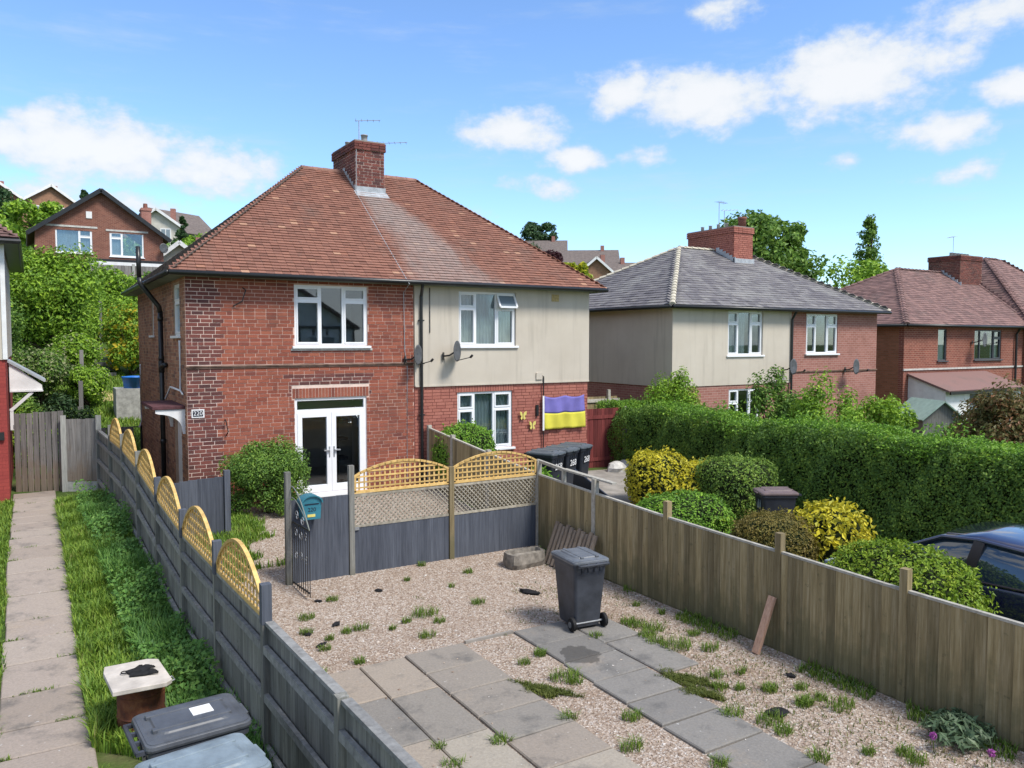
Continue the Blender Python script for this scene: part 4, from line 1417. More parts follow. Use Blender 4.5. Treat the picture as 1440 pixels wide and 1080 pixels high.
# gabled house up the slope
gy0 = 60.0
gz0 = Z(4, gy0) - .2
gh = thing('gabled_house', 'brown brick gable-fronted house with dark verges standing up the slope', 'house', (4.5, gy0, gz0))
PK, EV = 13.95 - gz0, 11.2 - gz0
Wg = WallFrame((0, 0, 0), (1, 0, 0), (0, -1, 0))
g1, g2 = (-2.75, -.62, 9.72 - gz0, 11.38 - gz0), (.42, 2.5, 9.62 - gz0, 11.28 - gz0)
gwm = wall_panel(Wg, -3.9, 3.75, -.5, EV, [g1, g2])
gwm.prism([(-3.9, EV), (3.75, EV), (-.05, PK - .1)], 'y', 0, .22)
gwm.box(-3.9, -3.68, .22, 9, -.5, EV).box(3.53, 3.75, .22, 9, -.5, EV)
gwm.build('brick_wall', M_FB_GABLE, gh)
window(gh, Wg, *g1, cols=(.64, .36), tops=(False, True), top_at=.66, fw=.09, curtain=[(g1[0] + .05, g1[1] - .05, 0, 0)])
window(gh, Wg, *g2, cols=(.36, .64), tops=(True, False), top_at=.75, fw=.09, open_top=None, curtain=[(g2[0] + .05, g2[0] + .7, 0, 0)])
MB().box(-3.3, -.3, -.03, 0, 11.4 - gz0, 11.52 - gz0).box(.2, 2.8, -.03, 0, 11.3 - gz0, 11.42 - gz0).build('lintel', M_STONE, gh)
for s_, xe in ((-1, -4.35), (1, 4.2)):
    ang = math.atan2(PK + .05 - (EV - .32), abs(xe + .05))
    L_ = math.hypot(PK + .05 - (EV - .32), abs(xe + .05))
    M_ = T((xe - .05) / 2, 4.3, (PK + .05 + EV - .32) / 2) @ Matrix.Rotation(s_ * ang, 4, 'Y')
    MB().mbox(M_, L_, 9.4, .12).build('roof_slope', M_FARROOF, gh)
    MB().mbox(T((xe - .05) / 2, -.43, (PK + .0 + EV - .42) / 2) @ Matrix.Rotation(s_ * ang, 4, 'Y'), L_, .06, .26).build('bargeboard', M_GUTTER, gh)
MB().box(-.95, -.6, -.05, 0, 12.05 - gz0, 12.5 - gz0).build('alarm_box', M_WHITE, gh)
ckg = MB().box(2.75, 3.4, 3.0, 3.8, EV + .3, 13.5 - gz0).box(2.7, 3.45, 2.95, 3.85, 13.3 - gz0, 13.42 - gz0).build('chimney', M_FB_RED, gh)
MB().lathe([(.16, 0), (.14, .35)], (3.07, 3.4, 13.5 - gz0), 10).build('chimney_pot', M_CLAY, ckg)
MB().box(-.9, 3.75, -1.2, -.05, 9.15 - gz0, 9.32 - gz0).build('extension_roof', M_GUTTER, gh)
MB().box(-.95, 3.75, -1.22, -1.17, 8.92 - gz0, 9.149 - gz0).build('fascia', M_WHITE, gh)
MB().box(-.85, 3.75, -1.0, -.05, -.5, 8.9 - gz0).build('extension_wall', M_FB_RED, gh)
dish((8.05, gy0 + .1, 10.2), 'dark satellite dish at the edge of the brown brick gable', R(20), 1.3)


# small far houses on the hill
def far_house(x, y, w_, h_, roofh, rz, wallm, label, d_=8., chim=True, front_gable=True, z=None):
    z = Z(x, y) - .5 if z is None else z
    o = thing('hillside_house', label, 'house', (x, y, z), rz)
    MB().box(-w_ / 2, w_ / 2, 0, d_, 0, h_).build('wall', wallm, o)
    if front_gable:
        MB().prism([(-w_ / 2, h_), (w_ / 2, h_), (0, h_ + roofh - .05)], 'y', .05, d_ - .05).build('gable', wallm, o)
        an = math.atan2(roofh, w_ / 2)
        L_ = math.hypot(roofh, w_ / 2) + .45
        for s_ in (-1, 1):
            Mx = T(s_ * (w_ / 4 + .15), d_ / 2, h_ + roofh / 2 - .12) @ Matrix.Rotation(s_ * an, 4, 'Y')
            MB().mbox(Mx, L_, d_ + .8, .16).build('roof_slope', M_FARROOF, o)
            MB().mbox(T(s_ * (w_ / 4 + .15), -.44, h_ + roofh / 2 - .16) @ Matrix.Rotation(s_ * an, 4, 'Y'), L_, .06, .3).build('bargeboard', M_WHITE, o)
    else:
        an = math.atan2(roofh, d_ / 2)
        L_ = math.hypot(roofh, d_ / 2) + .4
        for s_ in (-1, 1):
            MB().mbox(T(0, d_ / 2 + s_ * (d_ / 4 + .1), h_ + roofh / 2 - .1) @ Matrix.Rotation(-s_ * an, 4, 'X'), w_ + .6, L_, .16).build('roof_slope', M_FARROOF, o)
        MB().prism([(.05, h_), (d_ - .05, h_), (d_ / 2, h_ + roofh - .05)], 'x', -w_ / 2, w_ / 2).build('gable', wallm, o)
    for (a, b) in ((-w_ * .3, -w_ * .06), (w_ * .08, w_ * .32)):
        for zz in ((h_ - 1.8, h_ - .5), (h_ - 4.4, h_ - 3.0)):
            if zz[0] < .3:
                continue
            f = MB().box(a, b, -.06, .02, *zz).build('window', M_WHITE, o)
            MB().box(a + .12, (a + b) / 2 - .05, -.075, -.055, zz[0] + .12, zz[1] - .12).build('pane', M_FARWIN, f)
            MB().box((a + b) / 2 + .05, b - .12, -.075, -.055, zz[0] + .12, zz[1] - .12).build('pane', M_FARWIN, f)
    if chim:
        MB().box(w_ * .22, w_ * .22 + .6, d_ * .45, d_ * .45 + .8, h_ + roofh * .3, h_ + roofh + .8).build('chimney', M_FB_RED, o)
    return o


far_house(3.0, 116, 6.5, 5.2, 2.2, R(12), M_FARBRICK, 'pale brown gabled house on the hilltop behind a conifer, left of two', d_=11)
far_house(9.2, 118, 6.2, 5.0, 2.2, R(12), M_FARBRICK, 'pale brown gabled house on the hilltop beside the brown brick gable roof', d_=11)
far_house(-3.0, 120, 6.5, 5.2, 2.2, R(12), M_FARBRICK, 'hilltop house half hidden by leaves at the end of its row', d_=11)
far_house(13.6, 104, 5.0, 4.2, 1.8, R(-14), M_BARN, 'cream gabled house with white bargeboards beyond the brick chimney', d_=10)
far_house(20.0, 118, 8.5, 3.6, 3.2, R(30), M_BARN, 'grey-roofed bungalow on the hill beyond the grey tiled slope', d_=8, chim=False, front_gable=False)
far_house(18.6, 84, 4.4, 4.2, 1.9, R(-10), M_BARN, 'small white gabled house just above the grey tiled slope', d_=7)
far_house(10.3, 66, 3.0, 3.2, 1.2, R(-18), M_BARN, 'white gable end beside the brown brick gabled house', d_=7, chim=True)
far_house(65.8, 86, 6.0, 4.0, 2.6, R(-28), M_FARBRICK, 'peach brick gable with white bargeboards between the two hipped roofs', d_=9, z=8.6)
far_house(73, 92, 9.5, 3.6, 2.9, R(-30), M_FARBRICK, 'brown-roofed house with a chimney behind the peach gable', d_=8, front_gable=False, z=9.2)
far_house(76.5, 116, 9, 4.0, 2.6, R(-35), M_BARN, 'white-walled grey-roofed house beneath the tall hilltop tree', d_=8, front_gable=False, z=15.2)
far_house(81, 108, 10, 3.0, 2.4, R(-35), M_FARBRICK, 'long grey-roofed house on the hill beside the small dark trees', d_=8, front_gable=False, z=14.2)


# ================================================================== FENCES
def feather_boards(root, P, Q, zfun, ztop, n, material, off, face, thick=.014, lean=.0):
    """boards from P to Q (world xy); zfun gives foot; ztop gives top; face = outward normal"""
    P, Q = Vector(P), Vector(Q)
    d = (Q - P)
    L = d.length
    d.normalize()
    nrm = Vector(face)
    wd = L / n
    for k in range(n):
        c = P + d * (wd * (k + .5))
        zb = zfun(c.x, c.y) + .02 + random.uniform(-.01, .015)
        zt = ztop(c.x, c.y) + random.uniform(-.006, .006)
        m = Matrix((d.to_3d(), nrm.to_3d(), Vector((0, 0, 1)))).transposed().to_4x4()
        m.translation = Vector((c.x, c.y, (zb + zt) / 2)) - Vector(off)
        m = m @ Matrix.Rotation(R(8) + random.gauss(0, .02), 4, 'Z') @ Matrix.Rotation(random.gauss(0, .004), 4, 'Y')
        block('board', material, root, m, wd * 1.03, thick, zt - zb)


def trellis_arch(root, off, P, Q, zb0, zb1, h_end, h_mid, material, pitch=.085, slat=.026, name='trellis_panel'):
    """arched square lattice panel between P and Q (xy)"""
    P, Q = Vector((P[0], P[1], 0)), Vector((Q[0], Q[1], 0))
    d = Q - P
    L = d.length
    d.normalize()
    nrm = Vector((0, 0, 1)).cross(d)
    o3 = Vector(off)
    base = lambda s: zb0 + (zb1 - zb0) * s / L
    top = lambda s: h_end + (h_mid - h_end) * math.sin(math.pi * min(max(s / L, 0), 1)) ** .8
    pt = lambda s, z_, n_=0.: P + d * s + nrm * n_ + Vector((0, 0, base(s) + z_)) - o3
    fr_ = MB()
    fr_.bar(pt(0, .02), pt(L, .02), .034, .045)
    N_ = 16
    arc = [pt(L * k / N_, top(L * k / N_)) for k in range(N_ + 1)]
    for a, b in zip(arc, arc[1:]):
        fr_.bar(a - (b - a) * .05, b + (b - a) * .05, .04, .034)
    fr_.bar(pt(.015, .02), pt(.015, top(0)), .034, .034, up=d)
    fr_.bar(pt(L - .015, .02), pt(L - .015, top(L)), .034, .034, up=d)
    panel = fr_.build(name, material, root)
    nv = int(L / pitch)
    for k in range(1, nv):
        s_ = L * k / nv
        sm = MB().bar(pt(s_, .0, .005), pt(s_, top(s_) - .01, .005), slat, .008, up=nrm)
        sm.build('slat', material, panel)
    z_ = pitch
    while z_ < h_mid - .02:
        ss = [s for s in np.linspace(0, L, 80) if top(s) > z_]
        if ss and ss[-1] - ss[0] > .1:
            MB().bar(pt(ss[0], z_, -.005), pt(ss[-1], z_, -.005), .008, slat).build('slat', material, panel)
        z_ += pitch
    return panel


# left boundary fence, seen from its rail side
LX = lambda y: 1.9845 - .0326 * y
posts = [-.2, 1.62, 3.44, 5.27, 7.10, 8.93, 10.76, 12.59, 14.42, 16.25, 18.08, 20.3]
gl_ = lambda x, y: float(.0 + .47 * sstep(10, 16.5, np.array(y)))
off = (LX(8), 8, 0)
lf = thing('boundary_fence', 'weathered grey board fence with rails and arched golden trellis along the slab path', 'fence', off)
ptop = lambda x, y: gl_(x, y) + 1.37
for i, (a, b) in enumerate(zip(posts, posts[1:])):
    feather_boards(lf, (LX(a) + .03, a + .05), (LX(b) + .03, b - .05), gl_, ptop, 15, M_FENCE_GREY, off, (-1, -.03))
    for k, h_ in enumerate((.25, .72, 1.16)):
        if a == 8.93 and h_ != .72:
            pass
        pa, pb = Vector((LX(a) - .02, a + .045, gl_(0, a) + h_)), Vector((LX(b) - .02, b - .045, gl_(0, b) + h_))
        MB().bar(pa - Vector(off), pb - Vector(off), .04, .075).build('rail', M_RAILW, lf)
    pa, pb = Vector((LX(a) + .02, a + .045, ptop(0, a) + .02)), Vector((LX(b) + .02, b - .045, ptop(0, b) + .02))
    MB().bar(pa - Vector(off), pb - Vector(off), .075, .035).build('cap_rail', M_RAILW, lf)
    if 4 <= i <= 9:
        trellis_arch(lf, off, (LX(a), a + .05), (LX(b), b - .05), ptop(0, a) + .03, ptop(0, b) + .03, .10, .52, M_TRELLIS, pitch=.105, slat=.03)
for y_ in posts:
    tall = 1.72 if 7 < y_ < 18.2 else 1.42
    zt = gl_(0, y_) + tall
    m_ = M_SLATE if y_ in (7.10, 8.93, 10.76, 12.59) else M_FENCE_GREY
    if m_ is M_SLATE:
        block('post', M_FENCE_GREY, lf, T(LX(y_) - off[0], y_ - off[1], (gl_(0, y_) - .1 + zt - .34) / 2), .085, .085, zt - .34 - gl_(0, y_) + .1)
        block('post_extension', M_SLATE, lf, T(LX(y_) - off[0], y_ - off[1], zt - .16), .09, .09, .36)
    else:
        block('post', M_FENCE_GREY, lf, T(LX(y_) - off[0], y_ - off[1], (gl_(0, y_) - .1 + zt) / 2), .085, .085, zt - gl_(0, y_) + .1)

# right boundary fence
RX = 8.0
off = (RX, 8, 0)
gr_ = lambda x, y: float(.47 * sstep(10, 16.5, np.array(y)))
rfz = lambda x, y: float(np.interp(y, [-1, 4.96, 8.68, 10.43, 12.15, 16.8], [1.16, 1.215, 1.30, 1.37, 1.44, 1.86]))
rfn = thing('boundary_fence', 'olive brown close-boarded fence with pale capping between the gravel yard and the shrubs', 'fence', off)
rposts = [-.4, 1.4, 3.2, 4.96, 6.63, 8.68, 10.43, 12.15, 14.0, 15.6, 16.8]
for i, (a, b) in enumerate(zip(rposts, rposts[1:])):
    feather_boards(rfn, (RX - .03, a + .03), (RX - .03, b - .03), gr_, rfz, int((b - a) / .118), M_FENCE, off, (-1, 0), thick=.016)
    MB().bar(Vector((RX - .02, a, rfz(0, a) + .012)) - Vector(off), Vector((RX - .02, b, rfz(0, b) + .012)) - Vector(off), .05, .028).build('cap_rail', M_CAP, rfn)
    for h_ in (.3, 1.0):
        MB().bar(Vector((RX + .03, a, gr_(0, a) + h_)) - Vector(off), Vector((RX + .03, b, gr_(0, b) + h_)) - Vector(off), .05, .08).build('rail', M_FENCE, rfn)
    MB().box(-.03, .0, a - 8, b - 8, gr_(0, a) - .05, gr_(0, a) + .035).build('gravel_board', M_FENCE, rfn)
for y_ in rposts:
    zt = rfz(0, y_) + (.25 if y_ < 12 else .27 if y_ < 13 else .08)
    block('post', M_FENCE if y_ < 10 else M_CAP, rfn, T(-.015, y_ - 8, (gr_(0, y_) - .1 + zt) / 2), .09, .09, zt - gr_(0, y_) + .1)
MB().bar(Vector((RX, 12.2, 1.70)) - Vector(off), Vector((RX, 11.35, 1.64)) - Vector(off), .05, .05).bar(Vector((RX + .01, 11.35, 1.65)) - Vector(off), Vector((RX + .05, 10.0, 1.60)) - Vector(off), .10, .03).build('hand_rail', M_CAP, rfn)
block('post', M_CAP, rfn, T(.0, 11.35 - 8, 1.5), .06, .06, .32)

# slate-painted fence with trellis, across the yard
FY = 12.15
off = (3.36, FY, .1)
gf = thing('garden_fence', 'slate-grey painted board fence with diamond lattice and arched golden trellis', 'fence', off)
gg = lambda x, y: .06
def gtop(v):
    return lambda x, y: v
feather_boards(gf, (3.42, FY), (4.33, FY), gg, gtop(1.44), 9, M_SLATE, off, (0, -1))
feather_boards(gf, (4.43, FY), (6.13, FY), gg, gtop(.89), 17, M_SLATE, off, (0, -1))
feather_boards(gf, (6.23, FY), (7.92, FY), gg, gtop(.90), 17, M_SLATE, off, (0, -1))
for (x_, zt, mm) in ((3.36, 1.91, M_FENCE_GREY), (4.38, 1.93, M_FENCE_GREY), (6.18, 1.76, M_FENCE)):
    block('post', mm, gf, T(x_ - 3.36, 0, (zt - .1) / 2 - .02), .085, .085, zt - .1)
MB().box(4.43 - 3.36, 4.5 - 3.36, -.03, .02, .75, .8).build('bracket', M_GALV, gf)
for (a, b) in ((4.43, 6.13), (6.23, 7.93)):
    dm = MB()
    for zz in (.91, 1.41):
        dm.bar((a - 3.36, .0, zz - .1), (b - 3.36, .0, zz - .1), .03, .04)
    dpn = dm.build('lattice_panel', M_TRELLIS_OLD, gf)
    H_ = .48
    n_ = int((b - a + H_) / .082)
    for sgn in (1, -1):
        for k in range(n_):
            s0 = -H_ + k * .082
            u0, v0, u1, v1 = s0, 0., s0 + H_, H_
            if u0 < 0:
                v0, u0 = -u0, 0.
            if u1 > b - a:
                v1 -= u1 - (b - a)
                u1 = b - a
            if u1 - u0 < .03:
                continue
            if sgn < 0:
                u0, u1 = (b - a) - u0, (b - a) - u1
            MB().bar((a + u0 - 3.36, sgn * .006, .83 + v0), (a + u1 - 3.36, sgn * .006, .83 + v1), .008, .017).build('slat', M_TRELLIS_OLD, dpn)
    trellis_arch(gf, off, (a, FY), (b, FY), 1.445, 1.445, .27, .48, M_TRELLIS, pitch=.088, slat=.026)
# short slate panel beside the house corner
off = (2.2, 14.75, .3)
gs = thing('garden_fence', 'short slate-painted fence panel with square post in front of the house corner', 'fence', off)
feather_boards(gs, (1.60, 14.75), (2.93, 14.75), lambda x, y: .32, lambda x, y: 1.43 + .06 * (x - 2), 9, M_SLATE, off, (0, -1), thick=.02)
block('post', M_SLATE, gs, T(.79, -.01, .63), .10, .10, 1.32)

# old gate and panel at the end of the path
off = (.2, 20.8, .45)
og = thing('wooden_gate', 'tall weathered grey plank gate at the end of the slab path', 'gate', off)
for k in range(8):
    x0 = -.31 + k * .122
    ht = 1.80 + .05 * (k / 7)
    block('plank', M_GATEWOOD, og, T(x0 - .2 + .055, .02 * (k % 2) + .35 - .05 * k, ht / 2 + random.uniform(0, .03)) @ Matrix.Rotation(-.38, 4, 'Z'), .112, .022, ht)
for z_ in (.35, 1.5):
    MB().bar((-.52, .42, z_), (.42, .06, z_), .03, .1).build('ledge', M_GATEWOOD, og)
off = (1.0, 20.5, .45)
op = thing('fence_panel', 'narrow board panel between two pale concrete posts beside the plank gate', 'fence', off)
for k in range(6):
    x_ = -.26 + k * .098
    block('board', M_GATEWOOD, op, T(x_, .12 - .04 * k, .97 + random.uniform(-.01, .01)) @ Matrix.Rotation(-.5, 4, 'Z'), .112, .018, 1.42)
MB().bar((-.32, .16, .12), (.3, -.14, .12), .05, .25).build('gravel_board', M_CONCPOST, op)
for (x_, y_) in ((-.36, .17), (.33, -.16)):
    block('post', M_CONCPOST, op, T(x_, y_, .87), .11, .11, 1.78)
off = (1.35, 20.3, .4)

# red gate and fence between the houses
off = (14.0, 17.9, .2)
rg = thing('side_gate', 'dark red stained board gate with pale post beside the cream house', 'gate', off)
for k in range(17):
    block('board', M_REDWOOD, rg, T(-1.25 + k * .135, 0, .9), .128, .02, 1.78)
block('post', M_CAP, rg, T(.72, -.06, .9), .09, .09, 1.85)
MB().box(-1.3, 1.05, -.03, .0, 1.5, 1.6).box(-1.3, 1.05, -.03, .0, .3, .4).build('rail', M_REDWOOD, rg)
of = thing('fence_panel', 'bare timber fence standing behind the red gate between the houses', 'fence', (14.2, 19.2, .2))
for k in range(18):
    block('board', M_FENCE, of, T(-1.3 + k * .15, 0, 1.02), .14, .02, 2.0 + .0 * k)
MB().box(-1.3, 1.4, -.05, -.01, 1.85, 1.95).build('rail', M_CAP, of)
block('post', M_CAP, of, T(.95, -.06, 1.1), .09, .09, 2.25)


# ================================================================== PAVING
pav = thing('slab_patio', 'weathered grey concrete slabs laid three wide in the gravel', 'paving', (3.7, 6.5, 0))
pav2 = thing('slab_path', 'dark concrete slab path across the gravel with the wheelie bin on it', 'paving', (5.9, 6.5, 0))
pth = thing('garden_path', 'buff concrete slab path leading to the plank gate', 'paving', (.04, 10, 0))


def slab(root, off, x0, x1, y0, y1, z_, material, bev=.012):
    j = .014 if material is M_PATH else .009
    xs, ys = (x0 + j, x1 - j), (y0 + j, y1 - j)
    zc = (Z((x0 + x1) / 2, y0), Z((x0 + x1) / 2, y1))
    mb = MB()
    b = [(xs[0], ys[0], zc[0]), (xs[1], ys[0], zc[0]), (xs[1], ys[1], zc[1]), (xs[0], ys[1], zc[1])]
    tl = [random.uniform(-.006, .006) for _ in range(4)]
    lo = [(p[0], p[1], p[2] - .02) for p in b]
    m1 = [(p[0], p[1], p[2] + z_ + d - bev) for p, d in zip(b, tl)]
    cx_, cy_ = (xs[0] + xs[1]) / 2, (ys[0] + ys[1]) / 2
    up_ = [(p[0] + (bev if p[0] < cx_ else -bev), p[1] + (bev if p[1] < cy_ else -bev), p[2] + z_ + d) for p, d in zip(b, tl)]
    mb.loft([lo, m1, up_])
    return mb.build('slab', material, root, off=off)


o1 = (3.7, 6.5, 0)
for (x0, x1, ys) in ((2.71, 3.245, (8.8, 7.9, 6.83, 5.9, 5.0, 4.1, 3.2)), (3.245, 3.83, (8.81, 7.83, 6.72, 5.8, 4.9, 4.0, 3.1)), (3.845, 4.66, (8.85, 8.22, 7.61, 6.97, 6.4, 5.78, 5.16, 4.5, 3.9, 3.2))):
    for a, b in zip(ys, ys[1:]):
        slab(pav, o1, x0, x1, b, a, .045, M_SLAB)
o2 = (5.9, 6.5, 0)
for (x0, x1, y0, y1) in ((5.41, 6.2, 8.26, 8.84), (6.2, 6.82, 7.9, 8.72), (5.4, 6.21, 7.65, 8.25), (5.38, 6.19, 7.03, 7.64), (6.22, 6.80, 6.8, 7.89), (5.35, 6.17, 6.42, 7.02), (5.34, 6.15, 5.85, 6.41), (5.33, 6.14, 5.25, 5.84), (5.33, 6.12, 4.6, 5.24), (5.32, 6.11, 4.0, 4.59), (5.32, 6.1, 3.3, 3.99)):
    slab(pav2, o2, x0, x1, y0, y1, .045, M_SLABDARK)
MB().box(4.7 - 5.9, 5.42 - 5.9, 8.84 - 6.5, 8.88 - 6.5, 0, .05).build('edging', M_CONCRETE, pav2)
o3 = (.04, 10, 0)
JOINTS = []
yy = 3.0
while yy < 20.6:
    JOINTS.append(yy)
    d_ = random.choice((.6, .62, .75, .9, .62))
    if False:
        c = random.uniform(-.05, .1)
        slab(pth, o3, -.37, c, yy, yy + d_, .05, M_PATH)
        slab(pth, o3, c, .44, yy, yy + d_, .05, M_PATH)
    else:
        slab(pth, o3, -.37 + random.uniform(-.02, .02), .44 + random.uniform(-.02, .02), yy, yy + d_, .05, M_PATH)
    yy += d_


# ================================================================== WHEELIE BINS
def make_bin(name, label, body_m, lid_m, number=None, sticker=False, group=None):
    o = thing(name, label, 'wheelie bin', (0, 0, 0), 0, group)
    def rr_ring(hx, hy, z_, r_=.05, cy=0., n=4):
        pts = []
        for (sx, sy, a0) in ((1, 1, 0), (-1, 1, 90), (-1, -1, 180), (1, -1, 270)):
            for k in range(n + 1):
                a = R(a0 + 90 * k / n)
                pts.append((sx * (hx - r_) + r_ * math.cos(a), cy + sy * (hy - r_) + r_ * math.sin(a), z_))
        return pts
    # wheels and handle at -y
    MB().loft([rr_ring(.205, .24, .035), rr_ring(.215, .255, .09), rr_ring(.265, .33, .90), rr_ring(.272, .335, .93), rr_ring(.29, .355, .935), rr_ring(.29, .355, .985)]).build('body', body_m, o, smooth=False, bevel=.004)
    ld = MB().loft([rr_ring(.30, .37, .985, .06), rr_ring(.305, .375, 1.005, .06), rr_ring(.30, .37, 1.03, .06), rr_ring(.24, .30, 1.055, .07), rr_ring(.215, .27, 1.06, .07, -.01), rr_ring(.20, .25, 1.075, .07, -.02)]).build('lid', lid_m, o, bevel=.004)
    for x_ in (-.125, .125):
        MB().box(x_ - .025, x_ + .025, -.30, .26, 1.055, 1.082).build('lid_rib', lid_m, ld, bevel=.006)
    MB().loft([rr_ring(.285, .355, 1.028, .06), rr_ring(.285, .355, 1.04, .06), rr_ring(.262, .33, 1.046, .06), rr_ring(.25, .315, 1.04, .06)], cap=False).build('lid_rim', lid_m, ld)
    MB().box(-.09, .09, .365, .40, .99, 1.012).build('lid_grip', lid_m, ld, bevel=.006)
    hm = MB().tube([(-.24, -.42, .985), (.24, -.42, .985)], .018, 8)
    for x_ in (-.24, -.08, .08, .24):
        hm.bar((x_, -.34, .985), (x_, -.43, .985), .03, .03)
    hm.build('handle', body_m, o)
    MB().tube([(-.27, -.25, .10), (.27, -.25, .10)], .015, 8).build('axle', M_GALV, o)
    for s_ in (-1, 1):
        wm = MB()
        prof = [(.02, .03), (.06, .035), (.07, .02), (.095, .028), (.1, .0)]
        rings = []
        for (r_, x_) in [(.015, .036), (.06, .036), (.072, .024), (.085, .03), (.1, .022), (.1, -.022), (.085, -.03), (.015, -.03)]:
            rings.append([(s_ * (.265 + x_), -.25 + r_ * math.cos(a), .10 + r_ * math.sin(a)) for a in np.linspace(0, 2 * math.pi, 20, endpoint=False)])
        wm.loft(rings)
        wl = wm.build('wheel', M_RUBBER, o)
        MB().tube([(s_ * .30, -.25, .10), (s_ * .308, -.25, .10)], .045, 12).build('hub', M_BINLID, wl)
    for x_ in (-.15, -.05, .05, .15):
        MB().bar((x_, .345, .62 + .28), (x_, .31, .62), .012, .012).build('rib', body_m, o)
        MB().box(x_ - .006, x_ + .006, -.352, -.33, .86, .935).build('rib', body_m, o)
    if number:
        text_mesh('digits', number, .2, M_WHITE, o, T(0, .335, .72) @ Matrix.Rotation(R(180), 4, 'Z') @ Matrix.Rotation(R(94), 4, 'X'), .003)
    if sticker:
        MB().box(-.08, .06, .0, .15, 1.0745, 1.0785).build('paper_sticker', M_WHITE, o)
    return o


b = make_bin('wheelie_bin', 'dark grey wheelie bin with pale lid standing on the slab path in the gravel', M_BIN, M_BINLID)
b.location = (6.34, 8.62, Z(6.3, 8.5) + .048)
b.rotation_euler = (0, 0, R(-6))
b.scale = (.92, .92, .92)
b1 = make_bin('wheelie_bin', 'dark grey wheelie bin with a paper sticker on its lid, beside the board fence', M_BIN, plain('bin_lid_charcoal', (.075, .082, .095), .45, .5, 3.5, .4), sticker=True)
b1.location = (.98, 6.26, 0.02)
b1.rotation_euler = (0, 0, R(-86))
b2 = make_bin('wheelie_bin', 'wheelie bin with faded pale blue lid beside the board fence', M_BIN, M_BINBLUE)
b2.location = (.93, 5.52, 0.02)
b2.rotation_euler = (0, 0, R(-82))
bl = make_bin('wheelie_bin', 'black wheelie bin numbered 268, the end one nearest the front window', M_BINBLACK, M_BINBLACKLID, number='268', group='three numbered bins')
rz_ = R(205)
for i, lab in enumerate((None, 'black wheelie bin numbered 268, the middle one of three before the flag', 'black wheelie bin numbered 268, the end one nearest the red gate')):
    px_, py_ = 9.9 + .60 * i, 14.75 + .29 * i
    if i == 0:
        bl.location = (px_, py_, Z(px_, py_) + .03)
        bl.rotation_euler = (0, 0, rz_)
    else:
        dup(bl, (px_, py_, Z(px_, py_) + .03), rz_ + R(2 * i), lab)
bh = make_bin('wheelie_bin', 'black wheelie bin with brownish lid standing by the tall hedge', M_BINBLACK, plain('bin_lid_brown', (.15, .11, .11), .5, .4, 5, .2))
bh.location = (12.6, 10.6, Z(12.6, 10.6) + .02)
bh.rotation_euler = (0, 0, R(60))
MB().box(-.1, .1, .322, .328, .68, .86).build('label_patch', M_FARWIN, bh)

# ================================================================== SMALL THINGS IN THE YARD
# incinerator drum, board and gloves
dr = thing('incinerator_drum', 'rusty steel drum standing in the grass beside the path', 'drum', (.87, 8.52, -.02))
MB().lathe([(.215, 0), (.22, .01), (.22, .22), (.228, .235), (.22, .25), (.22, .44), (.228, .455), (.22, .47), (.222, .60), (.205, .60), (.2, .05)], (0, 0, 0), 26).build('drum', M_RUST, dr, smooth=False)
MB().tube([(.2, .0, .5), (.29, .02, .52), (.30, -.08, .52), (.21, -.1, .5)], .008, 6).build('handle', M_GALV, dr)
wb = MB()
ring = [(-.27, -.34), (.2, -.36), (.26, -.3), (.255, .3), (.16, .36), (-.24, .35), (-.27, .2)]
wb.loft([[(x, y, 0) for x, y in ring], [(x, y, .045) for x, y in ring]])
wo = wb.build('wooden_board', plain('whitewashed_board', (.50, .46, .42), .9, .2, 5, .25), bevel=.006)
tag(wo, 'thick whitish board lying on top of the rusty drum', 'board')
wo.location = (.83, 8.45, .585)
wo.rotation_euler = (.0, .03, R(4))
for i, (dx_, dy_, rz) in enumerate(((.0, .07, 15), (.02, -.05, -6))):
    gv = thing('work_glove', ('black work glove with a hanging loop on the whitish board', 'black work glove lying flat in front of the looped one')[i], 'glove', (.86 + dx_, 8.45 + dy_, .632), R(rz), 'pair of gloves')
    MB().loft([[(x, y * s_, z_) for (x, y) in ((-.12, -.035), (.02, -.05), (.05, -.045), (.05, .045), (.0, .05), (-.12, .04))] for (z_, s_) in ((0, .95), (.014, 1.05), (.026, .8))]).build('palm', M_GLOVE, gv, bevel=.006)
    for k in range(4):
        MB().tube([(.04, -.036 + .024 * k, .013), (.085 + .012 * math.sin(k + 1), -.04 + .027 * k, .018), (.125 + .014 * math.sin(k + 1), -.042 + .028 * k, .01)], [.012, .0115, .007], 7).build('finger', M_GLOVE, gv, smooth=True)
    MB().tube([(-.02, .04, .013), (.03, .075, .016), (.06, .085, .01)], [.013, .012, .008], 7).build('thumb', M_GLOVE, gv, smooth=True)
    if i == 0:
        MB().tube([(-.12 + .03 * math.cos(a) - .02, .01 + .03 * math.sin(a), .02) for a in np.linspace(0, 6.28, 12)], .006, 5).build('loop', M_GLOVE, gv)

